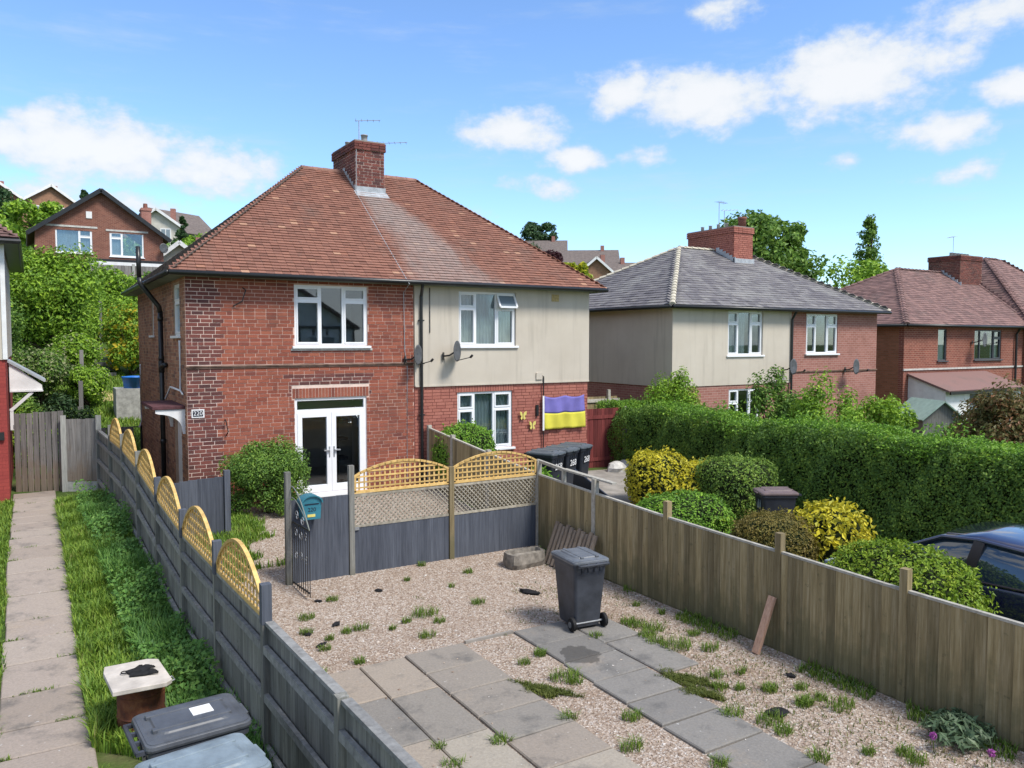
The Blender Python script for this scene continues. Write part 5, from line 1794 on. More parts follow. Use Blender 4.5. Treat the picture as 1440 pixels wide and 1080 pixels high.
# wrought iron gate standing open
ig = thing('iron_gate', 'thin black wrought iron gate standing open by the teal letterbox', 'gate', (3.41, 12.1, .1))
gm = MB()
for (z_) in (.08, 1.02):
    gm.bar((0, 0, z_), (.05, -.72, z_), .014, .025)
for k in range(9):
    f = k / 8
    zt = 1.02 + (.52 * math.sin(math.pi * min(1, .15 + f * .85)) if 0 else 0)
    gm.tube([(.05 * f, -.72 * f, .02), (.05 * f, -.72 * f, 1.02 + .0)], .007, 5)
gm.build('bars', M_IRON, ig)
am = MB()
am.tube([(.05 * f, -.72 * f, 1.02 + .55 * math.sin(math.pi * (.5 + .5 * f)) + 0) for f in np.linspace(0, 1, 12)], .010, 6)
am.tube([(.05 * f, -.72 * f, 1.02 + .38 * math.sin(math.pi * (.5 + .5 * f))) for f in np.linspace(0, 1, 12)], .007, 6)
am.build('arched_top', plain('old_iron', (.16, .18, .16), .6, .4), ig)
for (cy_, cz_, s_) in ((-.15, .88, 1), (-.35, .88, -1), (-.55, .88, 1), (-.15, .55, -1), (-.35, .55, 1), (-.55, .55, -1), (-.2, 1.15, 1), (-.42, 1.12, -1)):
    pts = []
    for k in range(22):
        a = s_ * k * .42
        r_ = .085 * (1 - k / 24)
        pts.append((.0 - cy_ * .09, cy_ + r_ * math.cos(a), cz_ + r_ * math.sin(a)))
    MB().tube(pts, .0055, 5).build('scroll', M_GALV, ig)
# letterbox
lb = thing('letterbox', 'teal metal letterbox with rounded top numbered 220 on the slate fence', 'letterbox', (3.66, 12.05, 1.16))
prof = [(-.135, 0), (.135, 0), (.155, .26)] + [(.155 * math.cos(a), .26 + .105 * math.sin(a)) for a in np.linspace(.15, math.pi - .15, 9)] + [(-.155, .26)]
MB().prism(prof, 'y', -.15, .05).build('box', M_TEAL, lb, bevel=.006)
rp = [(.172 * math.cos(a), .262 + .118 * math.sin(a)) for a in np.linspace(-.05, math.pi + .05, 12)]
rp += [(.15 * math.cos(a), .262 + .1 * math.sin(a)) for a in np.linspace(math.pi + .05, -.05, 12)]
MB().prism(rp, 'y', -.18, .06).build('lid', M_TEAL, lb)
MB().box(-.11, .11, -.158, -.149, .235, .25).build('slot', M_NUMPLATE, lb)
MB().box(-.07, .05, -.156, -.149, .045, .085).build('name_card', M_YELLOW, lb)
text_mesh('digits', '220', .085, M_NUMPLATE, lb, T(0, -.152, .155) @ Matrix.Rotation(R(90), 4, 'X'), .002)

# stone trough, slatted roll, plank, dark board
st = thing('stone_trough', 'rough grey stone trough in the corner of the gravel yard', 'trough', (7.18, 11.35, .05))
random.seed(4)
rings = []
for (z_, hx, hy) in ((0, .36, .17), (.1, .38, .19), (.26, .37, .18), (.27, .30, .12), (.17, .28, .10)):
    ring = []
    for k in range(20):
        a = 2 * math.pi * k / 20
        c_, s_ = math.cos(a), math.sin(a)
        ring.append((hx * math.copysign(abs(c_) ** .45, c_) + random.uniform(-.014, .014), hy * math.copysign(abs(s_) ** .45, s_) + random.uniform(-.014, .014), z_ + random.uniform(-.014, .014)))
    rings.append(ring)
sto = MB().loft(rings).build('basin', plain('rough_stone', (.20, .18, .155), .95, .2, 9, .45, bstr=.8), st, smooth=False)
st.rotation_euler = (0, 0, R(6))
lg = thing('slatted_panel', 'grey half-log edging panel leaning against the olive fence', 'panel', (7.66, 10.75, .06))
for k in range(11):
    y_ = -.55 + k * .108
    MB().tube([(-.10, y_, 0), (.2, y_ + .04, .66 + .03 * math.sin(k * 2.1))], .045, 8).build('log', M_GATEWOOD, lg, smooth=False)
MB().tube([(-.0, -.57, .2), (-.0, .57, .2)], .01, 5).build('wire', M_IRON, lg)
pk = MB().bar((0, 0, .0), (.27, -.02, .68), .045, .10, up=(0, -1, 0)).build('plank', M_PLANK, bevel=.004)
pk.location = (7.63, 6.68, .02)
tag(pk, 'pinkish bare timber plank leaning against the olive fence', 'plank')
bd = MB().prism([(0, 0), (1.7, 0), (1.3, .45), (.1, 1.0)], 'x', 0, .03).build('dark_board', M_BINBLACK)
bd.data.transform(Matrix.Rotation(R(-170), 4, 'Z'))
bd.location = (8.3, 11.55, .62)
tag(bd, 'black board propped behind the fence below the pale hand rail', 'board')
for i, (x_, y_, s_) in enumerate(((6.55, 5.45, 1.0), (7.45, 6.0, .5), (6.5, 10.15, .9), (4.5, 11.3, .5), (3.5, 10.35, .6), (3.05, 10.2, .5), (3.1, 9.75, .5), (3.55, 11.3, .5))):
    mb = MB()
    rr = random.Random(i + 3)
    rings = []
    for (z_, f) in ((0, .9), (.03, 1.), (.05, .6)):
        rings.append([(.13 * s_ * f * math.cos(a) * (1.5 if i in (2, 6) else 1) * rr.uniform(.7, 1.3), .08 * s_ * f * math.sin(a) * rr.uniform(.7, 1.3), z_ * s_ + rr.uniform(0, .015)) for a in np.linspace(0, 6.28, 9, endpoint=False)])
    mb.loft(rings)
    ob = mb.build('felt_scrap', M_GLOVE)
    ob.location = (x_, y_, Z(x_, y_) + .016)
    ob.rotation_euler = (0, 0, rr.uniform(0, 6))
    tag(ob, 'scrap of black roofing felt lying on the gravel', 'scrap', 'black scraps on the gravel')
for i, (x_, y_, s_) in enumerate(((14.3, 17.3, .28), (13.75, 17.0, .30))):
    rr = random.Random(i + 31)
    rings = [[(s_ * f * math.cos(a) * rr.uniform(.85, 1.15), s_ * .8 * f * math.sin(a) * rr.uniform(.85, 1.15), z_ * s_) for a in np.linspace(0, 6.28, 10, endpoint=False)] for (z_, f) in ((0, .9), (.4, 1), (.75, .75), (.95, .3))]
    ob = MB().loft(rings).build('rock', M_STONE, smooth=False)
    ob.location = (x_, y_, Z(x_, y_) + .01)
    tag(ob, ('grey rock at the foot of the red gate, half covered by plants', 'bare pale rock in front of the red gate')[i], 'rock')

# back garden: steps, mat, tub, iron fence
stp = thing('garden_steps', 'dark timber garden steps climbing the back slope', 'steps', (2.35, 36.6, Z(2.35, 36.6)))
for k in range(4):
    block('tread', M_FENCE_GREY, stp, T(.0, k * .55, .10 + k * .2), 1.5, .32, .14)
mt = MB().box(-.35, .35, -.8, .8, 0, .02).build('straw_mat', M_MAT)
mt.location = (2.62, 33.0, Z(2.62, 33.0) + .05)
mt.rotation_euler = (R(10), 0, 0)
tag(mt, 'straw-coloured mat lying on the back garden slope', 'mat')
tb = MB().lathe([(.3, 0), (.36, .35), (.38, .36), (.38, .40), (.1, .42)], (0, 0, 0), 18).build('blue_tub', M_BLUETUB, smooth=True)
tb.location = (3.08, 30.0, 2.3)
tag(tb, 'bright blue lidded tub on the low wall behind the house', 'tub')
wl_ = MB().box(-.6, .8, -.2, .9, -1., .9).build('garden_wall', M_CONCPOST)
wl_.location = (3.1, 29.9, 1.4)
tag(wl_, 'low pale concrete block wall beneath the blue tub', 'wall')
irf = thing('iron_fence', 'low black iron railing across the back passage', 'railing', (2.1, 25.6, Z(2, 25.6)))
im = MB()
for k in range(10):
    MB().tube([(-.75 + k * .16, 0, 0), (-.75 + k * .16, 0, .95)], .010, 5).build('baluster', M_IRON, irf)
MB().bar((-.8, 0, .9), (.8, 0, .9), .02, .03).bar((-.8, 0, .12), (.8, 0, .12), .02, .03).build('rail', M_IRON, irf)
bpn = thing('fence_panel', 'grey board panel closing the passage below the iron railing', 'fence', (1.95, 24.6, .45))
for k in range(8):
    block('board', M_GATEWOOD, bpn, T(-.5 + k * .14, 0, .52), .13, .02, 1.05)
# tall fence below the gabled house
tf = thing('concrete_post_fence', 'tall grey board fence with concrete posts below the gabled house', 'fence', (5.5, 56, Z(5.5, 56)))
tz = 6.2 - Z(5.5, 56)
for k in range(40):
    block('board', M_GATEWOOD, tf, T(-3.6 + k * .2, 0, tz + 1.2), .185, .03, 2.6)
for k in range(4):
    block('post', M_CONCPOST, tf, T(-3.6 + k * 2.0, -.06, tz + 1.1), .16, .14, 3.0)
MB().box(-3.6, 4.4, -.05, -.016, tz + 1.2, tz + 1.35).build('rail', M_GATEWOOD, tf)
for i, (x_, y_, h_) in enumerate(((1.75, 34.5, 1.5), (1.5, 30.5, 1.2), (3.0, 42.5, 2.4), (1.35, 28.2, .9))):
    ob = block('garden_post', M_GATEWOOD, None, T(x_, y_, Z(x_, y_) + h_ / 2), .13, .13, h_)
    tag(ob, 'weathered timber post among the shrubs of the back slope', 'post', 'posts on the back slope')


# ================================================================== PLANTS
def leaf_quads(pos, nrm, size, aspect, rng, droop=.3):
    """one folded rhombus for every leaf; returns verts, quads"""
    n = len(pos)
    a = rng.normal(size=(n, 3))
    t_ = np.cross(nrm, a)
    t_ /= np.linalg.norm(t_, axis=1, keepdims=True) + 1e-9
    b_ = np.cross(nrm, t_)
    s = (size * rng.uniform(.65, 1.35, n))[:, None]
    p0 = pos - t_ * s * .5
    p2 = pos + t_ * s * .5 - nrm * s * droop * .4
    p1 = pos + b_ * s * aspect * .5 + nrm * s * .12
    p3 = pos - b_ * s * aspect * .5 + nrm * s * .12
    v = np.stack([p0, p1, p2, p3], 1).reshape(-1, 3)
    q = np.arange(4 * n).reshape(-1, 4)
    return v, q


def sph(n, rng):
    d = rng.normal(size=(n, 3))
    return d / np.linalg.norm(d, axis=1, keepdims=True)


def lumps(d, seed, f=3.):
    r_ = np.random.default_rng(seed)
    acc_ = np.zeros(len(d))
    for k in range(5):
        w_ = r_.normal(size=3) * f * (1 + .5 * k)
        acc_ += np.sin(d @ w_ + r_.uniform(0, 6)) / (1 + .5 * k)
    return acc_ / 2.5


def superdir(d, e):
    """direction -> point on a superellipsoid of exponent e"""
    n_ = (np.abs(d) ** e).sum(1) ** (1 / e)
    return d / n_[:, None]


def clipped_shrub(name, label, c, r_, material, leaf=.055, dens=1.0, e=2.6, seed=1, lump=.05, cat='shrub', base=None, thick=.10):
    """clipped shrub: shell of leaves over a twiggy core, standing on the ground"""
    rng = np.random.default_rng(seed)
    zb = Z(c[0], c[1]) if base is None else base
    o = thing(name, label, cat, (c[0], c[1], zb))
    area = 4 * math.pi * ((r_[0] * r_[1]) ** 1.6 + (r_[0] * r_[2]) ** 1.6 + (r_[1] * r_[2]) ** 1.6) ** (1 / 1.6) / 3 ** (1 / 1.6)
    n = int(area / (leaf * leaf * .55) * 2.4 * dens)
    d = sph(n, rng)
    s = superdir(d, e)
    k = (1 + lump * lumps(d, seed, 2.5) + .7 * lump * lumps(d, seed + 9, 7)) * (1 - thick * rng.random(n) ** 1.5 + .03 * rng.normal(size=n) * (rng.random(n) < .3))
    pos = s * np.array(r_) * k[:, None] + np.array((0, 0, r_[2]))
    keep = pos[:, 2] > .02
    nr = d / np.array(r_)
    nr /= np.linalg.norm(nr, axis=1, keepdims=True)
    nr = nr + rng.normal(size=(n, 3)) * .55 + np.array((0, 0, .25))
    nr /= np.linalg.norm(nr, axis=1, keepdims=True)
    v, q = leaf_quads(pos[keep], nr[keep], leaf, .55, rng)
    link('foliage', np_mesh('foliage', v, q), o, material)
    m_s = max(60, n // 90)
    sh_d = sph(m_s, rng)
    sh_d[:, 2] = np.abs(sh_d[:, 2])
    sp0 = superdir(sh_d, e) * np.array(r_) * (1.02 + .07 * rng.random((m_s, 1))) + np.array((0, 0, r_[2]))
    v, q = leaf_quads(np.repeat(sp0, 3, 0) + rng.normal(size=(m_s * 3, 3)) * leaf * .5, sph(m_s * 3, rng), leaf * 1.1, .45, rng)
    link('shoots', np_mesh('shoots', v, q), o, material, 'stuff')
    # core
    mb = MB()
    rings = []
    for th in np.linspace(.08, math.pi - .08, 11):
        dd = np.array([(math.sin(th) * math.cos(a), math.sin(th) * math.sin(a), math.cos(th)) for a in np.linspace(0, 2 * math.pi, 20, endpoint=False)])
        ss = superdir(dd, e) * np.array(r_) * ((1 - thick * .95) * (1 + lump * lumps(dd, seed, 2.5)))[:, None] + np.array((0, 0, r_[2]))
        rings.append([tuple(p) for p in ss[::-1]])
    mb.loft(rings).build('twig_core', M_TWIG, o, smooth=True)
    return o


def bush(name, label, c, r_, material, leaf=.09, n=5000, seed=1, clumps=22, cat='bush', zb=None, aspect=.5, spread=.34, flowers=None, shell=.55):
    """loose bush: leaf clumps on stems spread through the volume"""
    rng = np.random.default_rng(seed)
    zb = Z(c[0], c[1]) if zb is None else zb
    o = thing(name, label, cat, (c[0], c[1], zb))
    d = sph(clumps, rng)
    d[:, 2] = np.where(rng.random(clumps) < .62, np.abs(d[:, 2]) * 1.1 - .1, -.92 * rng.random(clumps))
    cc_ = d * (shell + (1 - shell) * rng.random((clumps, 1)) ** .6) * np.array(r_) * .86 + np.array((0, 0, r_[2] * .98))
    per = n // clumps
    P, N_ = [], []
    for k in range(clumps):
        dd = sph(per, rng)
        rad = spread * (.6 + .8 * rng.random()) * np.array(r_)
        pp_ = cc_[k] + dd * rad * (rng.random((per, 1)) ** .45)
        out_ = dd * .7 + (pp_ - np.array((0, 0, r_[2]))) / np.array(r_) * .4 + rng.normal(size=(per, 3)) * .45 + np.array((0, 0, .35))
        P.append(pp_)
        N_.append(out_)
    P, N_ = np.concatenate(P), np.concatenate(N_)
    N_ /= np.linalg.norm(N_, axis=1, keepdims=True)
    kp = P[:, 2] > .03
    v, q = leaf_quads(P[kp], N_[kp], leaf, aspect, rng)
    link('foliage', np_mesh('foliage', v, q), o, material)
    st_ = MB()
    for k in range(0, clumps, 2):
        e_ = cc_[k]
        st_.tube([(0.05 * math.sin(k), .05 * math.cos(k), -.1), (e_[0] * .35, e_[1] * .35, e_[2] * .5), tuple(e_)], [.03 * r_[2] + .008, .02 * r_[2] + .005, .006], 5)
    st_.build('stem', M_BARK, o)
    if flowers:
        fm_, fn, fs = flowers
        idx = rng.choice(len(P), fn)
        pp_ = P[idx] + N_[idx] * .06 + rng.normal(size=(fn, 3)) * .03
        v, q = leaf_quads(pp_, N_[idx], fs, .8, rng)
        link('flowers', np_mesh('flowers', v, q), o, fm_, 'stuff')
    return o


def tree(name, label, c, H, crown_r, crown_z, material, leaf=.3, n=7000, seed=1, clumps=34, trunk=.18, zb=None, spread=.30, cone=False, cat='tree', group=None):
    rng = np.random.default_rng(seed)
    zb = Z(c[0], c[1]) if zb is None else zb
    o = thing(name, label, cat, (c[0], c[1], zb), 0, group)
    ch = (H - crown_z) / 2
    d = sph(clumps, rng)
    if cone:
        hh = rng.random(clumps) ** 1.3
        an = rng.uniform(0, 6.28, clumps)
        rr_ = crown_r * (1 - hh) * (.5 + .5 * rng.random(clumps)) + .08
        cc_ = np.stack([np.cos(an) * rr_, np.sin(an) * rr_, crown_z + hh * (H - crown_z)], -1)
    else:
        cc_ = d * (.45 + .55 * rng.random((clumps, 1)) ** .5) * np.array((crown_r, crown_r, ch)) * .82 + np.array((0, 0, crown_z + ch))
    per = n // clumps
    P, N_ = [], []
    for k in range(clumps):
        dd = sph(per, rng)
        fr_ = (1 - (cc_[k][2] - crown_z) / (H - crown_z + .01)) * .7 + .35 if cone else 1
        rad = spread * crown_r * (.55 + .8 * rng.random()) * fr_
        pp_ = cc_[k] + dd * rad * np.array((1, 1, .75)) * (rng.random((per, 1)) ** .5)
        P.append(pp_)
        N_.append(dd * .8 + rng.normal(size=(per, 3)) * .5 + np.array((0, 0, .4)))
    P, N_ = np.concatenate(P), np.concatenate(N_)
    N_ /= np.linalg.norm(N_, axis=1, keepdims=True)
    v, q = leaf_quads(P, N_, leaf, .6, rng)
    link('crown', np_mesh('crown', v, q), o, material)
    tr_ = MB()
    top = crown_z + ch * (1.5 if cone else 1.0)
    tr_.tube([(0, 0, -.3), (.1 * trunk, 0, crown_z * .5), (-.3 * trunk, .2 * trunk, crown_z), (0, 0, top)], [trunk * 1.25, trunk, trunk * .8, trunk * .25], 8)
    for k in range(0, clumps, 2):
        e_ = cc_[k]
        z0 = min(max(crown_z * .8, e_[2] - .8 * ch), top)
        tr_.tube([(0, 0, z0), (e_[0] * .5, e_[1] * .5, (z0 + e_[2]) / 2 + .1 * ch), tuple(e_)], [trunk * .4, trunk * .25, trunk * .08], 5)
    tr_.build('trunk', M_BARK, o, smooth=True)
    return o


# the long clipped hedge: leaves over a twiggy body
def long_hedge():
    x0, x1, y0, y1 = 14.35, 15.9, .5, 18.9
    o = thing('hedge', 'tall clipped green hedge running along the drive towards the grey-roofed houses', 'hedge', (15.1, 10, Z(15, 10)))
    zb = Z(15, 10)
    rng = np.random.default_rng(5)
    n = 165000
    # faces: -x side, top, +y end and the -y end
    A_side, A_top, A_end = (y1 - y0) * 2.2, (y1 - y0) * 1.5, 1.5 * 2.2
    pr_ = np.array([A_side * 1.25, A_top, A_end, A_side * .25])
    which = rng.choice(4, n, p=pr_ / pr_.sum())
    u, v_ = rng.random(n), rng.random(n)
    top = lambda y_: 1.98 + .06 * np.sin(y_ * 1.3) + .05 * np.sin(y_ * 3.1 + 1) + .03 * np.sin(y_ * 7.7) + .10 * sstep(14, 18.5, y_)
    P = np.zeros((n, 3))
    N_ = np.zeros((n, 3))
    m0 = (which == 0) | (which == 3)
    yy_ = y0 + (y1 - y0) * u
    hz = .05 + (top(yy_) + .25) * v_ - .25
    bulge = .12 * np.sin(yy_ * 1.1 + 2 * v_) + .08 * np.sin(yy_ * 2.7 + 5 * v_ + 1) + .06 * np.sin(yy_ * 6.1 + v_ * 9) + .035 * np.sin(yy_ * 13 - v_ * 17)
    rnd_top = .22 * np.clip((v_ - .82) / .18, 0, 1) ** 2
    P[m0, 0] = (x0 - bulge + rnd_top)[m0]
    P[m0, 1] = yy_[m0]
    P[m0, 2] = hz[m0]
    N_[m0] = (-1, 0, .25)
    m3 = which == 3
    P[m3, 0] = (x1 + bulge)[m3]
    N_[m3] = (1, 0, .25)
    m1 = which == 1
    P[m1, 0] = (x0 + .08 + (x1 - x0 - .08) * v_)[m1]
    P[m1, 1] = yy_[m1]
    P[m1, 2] = (top(yy_) + .06 * np.sin(v_ * 3.1) + .03 * np.sin(yy_ * 6 + v_ * 8) - .10 * (v_ < .08))[m1]
    N_[m1] = (0, 0, 1)
    m2 = which == 2
    P[m2, 0] = (x0 + (x1 - x0) * u)[m2]
    P[m2, 1] = (y1 + .08 * np.sin(u * 6 + v_ * 5))[m2]
    P[m2, 2] = (-.2 + 2.3 * v_)[m2]
    N_[m2] = (0, 1, .2)
    P -= N_ * (.26 * rng.random((n, 1)) ** 1.6)
    P += rng.normal(size=(n, 3)) * .012
    N_ = N_ + rng.normal(size=(n, 3)) * .6 + np.array((0, 0, .15))
    N_ /= np.linalg.norm(N_, axis=1, keepdims=True)
    P -= np.array((15.1, 10, zb))
    is_top = m1 & (rng.random(n) < .8)  # brighter leaves along the top: sunlight put into their colour
    for nm, sel, mm, sz in (('foliage', ~is_top, M_HEDGE, .058), ('lit_top_leaves', is_top, M_PRIVET, .062)):
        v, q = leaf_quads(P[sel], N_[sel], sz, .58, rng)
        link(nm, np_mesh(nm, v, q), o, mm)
    # sprigs standing above the top
    k = 5200
    sp_ = np.stack([rng.uniform(x0 + .1, x1, k), rng.uniform(y0, y1, k), np.zeros(k)], -1)
    sp_[:, 2] = top(sp_[:, 1]) + .2 * rng.random(k) ** 2 * (1 + np.sin(sp_[:, 1] * 2.3))
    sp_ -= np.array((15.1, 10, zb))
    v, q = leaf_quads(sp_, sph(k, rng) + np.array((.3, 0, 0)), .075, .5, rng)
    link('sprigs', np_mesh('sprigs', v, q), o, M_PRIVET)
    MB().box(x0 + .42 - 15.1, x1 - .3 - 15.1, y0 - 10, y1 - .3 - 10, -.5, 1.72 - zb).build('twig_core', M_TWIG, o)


long_hedge()
random.seed(12)
# clipped shrubs of the right-hand garden
clipped_shrub('clipped_shrub', 'yellow-green clipped shrub with a taller golden end, beside the tall hedge', (12.0, 13.35), (.66, .7, .66), M_GOLD, leaf=.075, seed=41, lump=.13, e=2.4)
clipped_shrub('clipped_shrub', 'low flat-topped yellow shrub joined to the golden one', (12.75, 13.0), (.85, .65, .56), M_GOLD, leaf=.075, seed=42, lump=.12)
clipped_shrub('clipped_shrub', 'tall box-shaped dark green clipped shrub against the hedge', (13.0, 12.0), (.78, .75, .72), M_BOX, leaf=.06, seed=43, e=3.6, lump=.06)
clipped_shrub('clipped_shrub', 'rounded green clipped shrub just behind the olive fence', (10.55, 11.1), (.92, .80, .50), M_PRIVET, leaf=.062, seed=44, lump=.09)
clipped_shrub('clipped_shrub', 'bronze-brown domed clipped shrub behind the olive fence', (10.85, 9.15), (.72, .70, .52), M_BRONZE, leaf=.045, seed=45, lump=.08, e=2.3)
clipped_shrub('clipped_shrub', 'bright golden-yellow rounded shrub in front of the tall hedge', (11.75, 8.75), (.64, .64, .58), M_GOLD, leaf=.11, seed=46, lump=.11, e=2.7, thick=.2)
clipped_shrub('clipped_shrub', 'wide lime-green clipped shrub beside the dark blue car', (9.15, 5.75), (.68, .98, .68), M_LIME, leaf=.055, seed=47, lump=.08, e=2.5, dens=1.1)
clipped_shrub('clipped_shrub', 'small round privet under the front window of the cream house', (8.55, 16.1), (.70, .62, .78), M_PRIVET, leaf=.06, seed=48, e=2.4)
clipped_shrub('clipped_shrub', 'low green edging plant beside the three black bins', (9.2, 14.2), (.5, .45, .42), M_PRIVET, leaf=.09, seed=49, e=2.1, lump=.12)
# shrub in front of the brick house
bush('arching_shrub', 'dense green shrub of fine arching twigs in front of the french doors', (4.08, 15.95), (.93, .72, .78), M_TREE, leaf=.055, n=26000, seed=51, clumps=46, spread=.30, cat='shrub', shell=.5)
bush('arching_shrub', 'reddish dry fern behind the olive fence beside the black board', (9.4, 11.2), (.5, .45, .33), M_BRONZE, leaf=.08, n=2500, seed=53, clumps=14, cat='fern')
# beyond the hedge
bush('garden_bush', 'bright light green bush above the hedge in front of the pink brick end', (17.2, 12.9), (.95, .95, 1.58), M_TREELIGHT, leaf=.10, n=12000, seed=61, clumps=34)
bush('garden_bush', 'darker bush above the hedge beside the downpipe of the grey-roofed houses', (17.4, 14.6), (.85, .8, 1.6), M_TREE, leaf=.10, n=9000, seed=62, clumps=30)
bush('garden_bush', 'leafy bush rising over the far end of the hedge by the cream wall', (15.95, 17.2), (.95, .7, 1.5), M_TREELIGHT, leaf=.09, n=9000, seed=63, clumps=30)
bush('garden_bush', 'light green bush before the small white window of the dark brick house', (20.6, 13.5), (1.0, 1.0, 1.3), M_TREELIGHT, leaf=.12, n=7000, seed=64, clumps=26)
bush('garden_bush', 'mid green bush in front of the green-roofed shed', (24.6, 13.0), (1.3, 1.1, 1.0), M_TREE, leaf=.12, n=7000, seed=65, clumps=26)
bush('garden_bush', 'spreading bush with reddish tips in front of the lean-to', (22.2, 11.0), (1.6, 1.4, 1.6), M_PHOTINIA, leaf=.12, n=14000, seed=66, clumps=46)
bush('garden_bush', 'low green bush below the lean-to door', (27.6, 12.8), (1.5, 1.1, 1.0), M_TREE, leaf=.12, n=6000, seed=67, clumps=24)
# back slope at the left
slope_plants = [
    ('big light green bush on the back slope below the gabled house', (1.0, 40.5), (2.3, 2.0, 2.5), M_TREELIGHT, .17, 24000, 60, None),
    ('green bush on the back slope next to the weathered posts', (3.7, 45.0), (1.5, 1.4, 1.4), M_TREELIGHT, .17, 9000, 36, None),
    ('bushy green shrub at the edge of the pale render, under the big tree', (-1.6, 33.5), (1.7, 1.6, 2.1), M_TREE, .13, 14000, 36, None),
    ('cream-flowering shrub on the back slope', (.35, 32.0), (1.15, 1.1, 1.05), M_TREE, .11, 10000, 34, (M_TREEPALE, 3200, .10)),
    ('pale leafy shrub beside the timber steps', (1.5, 36.0), (1.0, 1.0, 1.0), M_TREELIGHT, .13, 8000, 28, (M_TREEPALE, 500, .12)),
    ('yellow-flowered bush behind the side wall of the brick house', (3.75, 37.0), (1.25, 1.2, 1.45), M_TREELIGHT, .12, 12000, 36, (M_YELLOWFLOWER, 1500, .15)),
    ('low tangled greenery behind the plank gate', (.0, 25.6), (1.1, .9, .75), M_TREELIGHT, .10, 7000, 28, (M_TREEPALE, 400, .07)),
    ('dark green spreading shrub above the narrow board panel', (.85, 25.0), (.75, .6, .95), M_TREEDARK, .10, 6000, 24, None),
    ('bramble patch between the cream-flowering shrub and the gate', (-.3, 27.2), (1.1, .9, .75), M_TREE, .11, 6000, 26, (M_TREEPALE, 300, .08)),
    ('leafy shrub on the back slope beside the straw mat', (1.75, 31.6), (.7, .8, .8), M_TREELIGHT, .11, 6000, 24, (M_TREEPALE, 250, .08)),
    ('light shrub in front of the tall concrete-post fence', (3.7, 46), (2.2, 1.6, 1.8), M_TREELIGHT, .22, 7000, 30, None),
    ('green shrub under the tall concrete-post fence near the roof edge', (6.6, 51), (2.0, 1.5, 1.5), M_TREE, .22, 6000, 26, None)]
for i, (lab, c, r_, mm, lf_, n, cl, fl2) in enumerate(slope_plants):
    bush('slope_bush', lab, c, r_, mm, leaf=lf_, n=n, seed=70 + i, clumps=cl, flowers=fl2)
# trees
tree('broadleaf_tree', 'light green leafy tree behind the pale rendered corner', (-2.6, 41), 7.6, 2.7, 2.4, M_TREELIGHT, leaf=.26, n=12000, seed=81, clumps=44, zb=2.6)
tree('broadleaf_tree', 'rounded green tree behind the chimney of the grey-roofed houses', (37.6, 33), 12.4, 3.8, 4.4, M_TREE, leaf=.30, n=20000, seed=82, clumps=70, zb=-.4)
tree('birch_tree', 'slender airy tree with a pointed top behind the brown tiled roof', (50.2, 34.5), 13.2, 2.4, 4.0, M_TREE, leaf=.22, n=5200, seed=83, clumps=120, cone=True, zb=-.5, spread=.36)
tree('broadleaf_tree', 'spreading green tree at the foot of the slender pointed tree', (46.8, 33.0), 10.9, 3.6, 3.0, M_TREELIGHT, leaf=.30, n=9000, seed=84, clumps=40, zb=-.5)
tree('birch_tree', 'thin sparse sapling beside the slender pointed tree', (53.2, 33.5), 9.8, 1.2, 6.0, M_TREE, leaf=.2, n=700, seed=85, clumps=12, trunk=.08, zb=-.5, cone=True)
tree('conifer', 'dark blue-green conifer between the hilltop houses', (6.2, 108), 6.6, 2.2, .6, M_TREEDARK, leaf=.45, n=4200, seed=86, clumps=60, cone=True)
tree('conifer', 'dark pointed conifer in front of the cream hillside house', (15.6, 98), 5.2, 1.6, .5, M_TREEDARK, leaf=.4, n=2600, seed=87, clumps=44, cone=True)
tree('pine_tree', 'tall open-crowned dark tree on the hilltop above the red roof', (80, 122), 9.5, 4.0, 4.5, M_TREEDARK, leaf=.5, n=4200, seed=88, clumps=26, spread=.26, trunk=.25, zb=16.5)
for i, (x_, y_, h_, r_, mm, lab, zb_) in enumerate((
        (75.5, 119, 5.6, 4.0, M_TREEDARK, 'broad dark tree at the left foot of the tall hilltop tree', 15.3), (83.5, 121, 5.2, 3.6, M_TREEDARK, 'broad dark tree at the right foot of the tall hilltop tree', 15.5),
        (96, 122, 5.0, 3.2, M_TREE, 'small dark round tree on the skyline left of the grey roof', 13.3), (61.9, 92, 4.6, 2.4, M_PURPLE, 'purple-leaved tree just above the red roof hip', 12.0),
        (44.8, 62, 5.3, 1.9, M_GOLDGREEN, 'golden-green tree rising behind the red roof', 6.9), (22.5, 112, 4.6, 3.0, M_TREEDARK, 'dark hillside tree below the grey-roofed bungalow', None),
        (26.5, 118, 6.4, 3.4, M_TREEDARK, 'dark clump of trees on the skyline beside the red roof', None), (17.6, 92, 4.0, 2.6, M_TREELIGHT, 'yellow-green hillside tree below the cream house', None),
        (13.2, 78, 3.8, 2.4, M_TREELIGHT, 'light green bushy tree beside the brown gabled house', None), (-3.2, 100, 7.0, 3.0, M_TREEDARK, 'dark tree at the end of the hilltop houses', None),
        (1.0, 88, 6.2, 2.8, M_TREELIGHT, 'light green tree below the hilltop houses', None))):
    tree('hillside_tree', lab, (x_, y_), h_, r_, .8, mm, leaf=.42, n=3600, seed=90 + i, clumps=30, zb=zb_, trunk=.14)

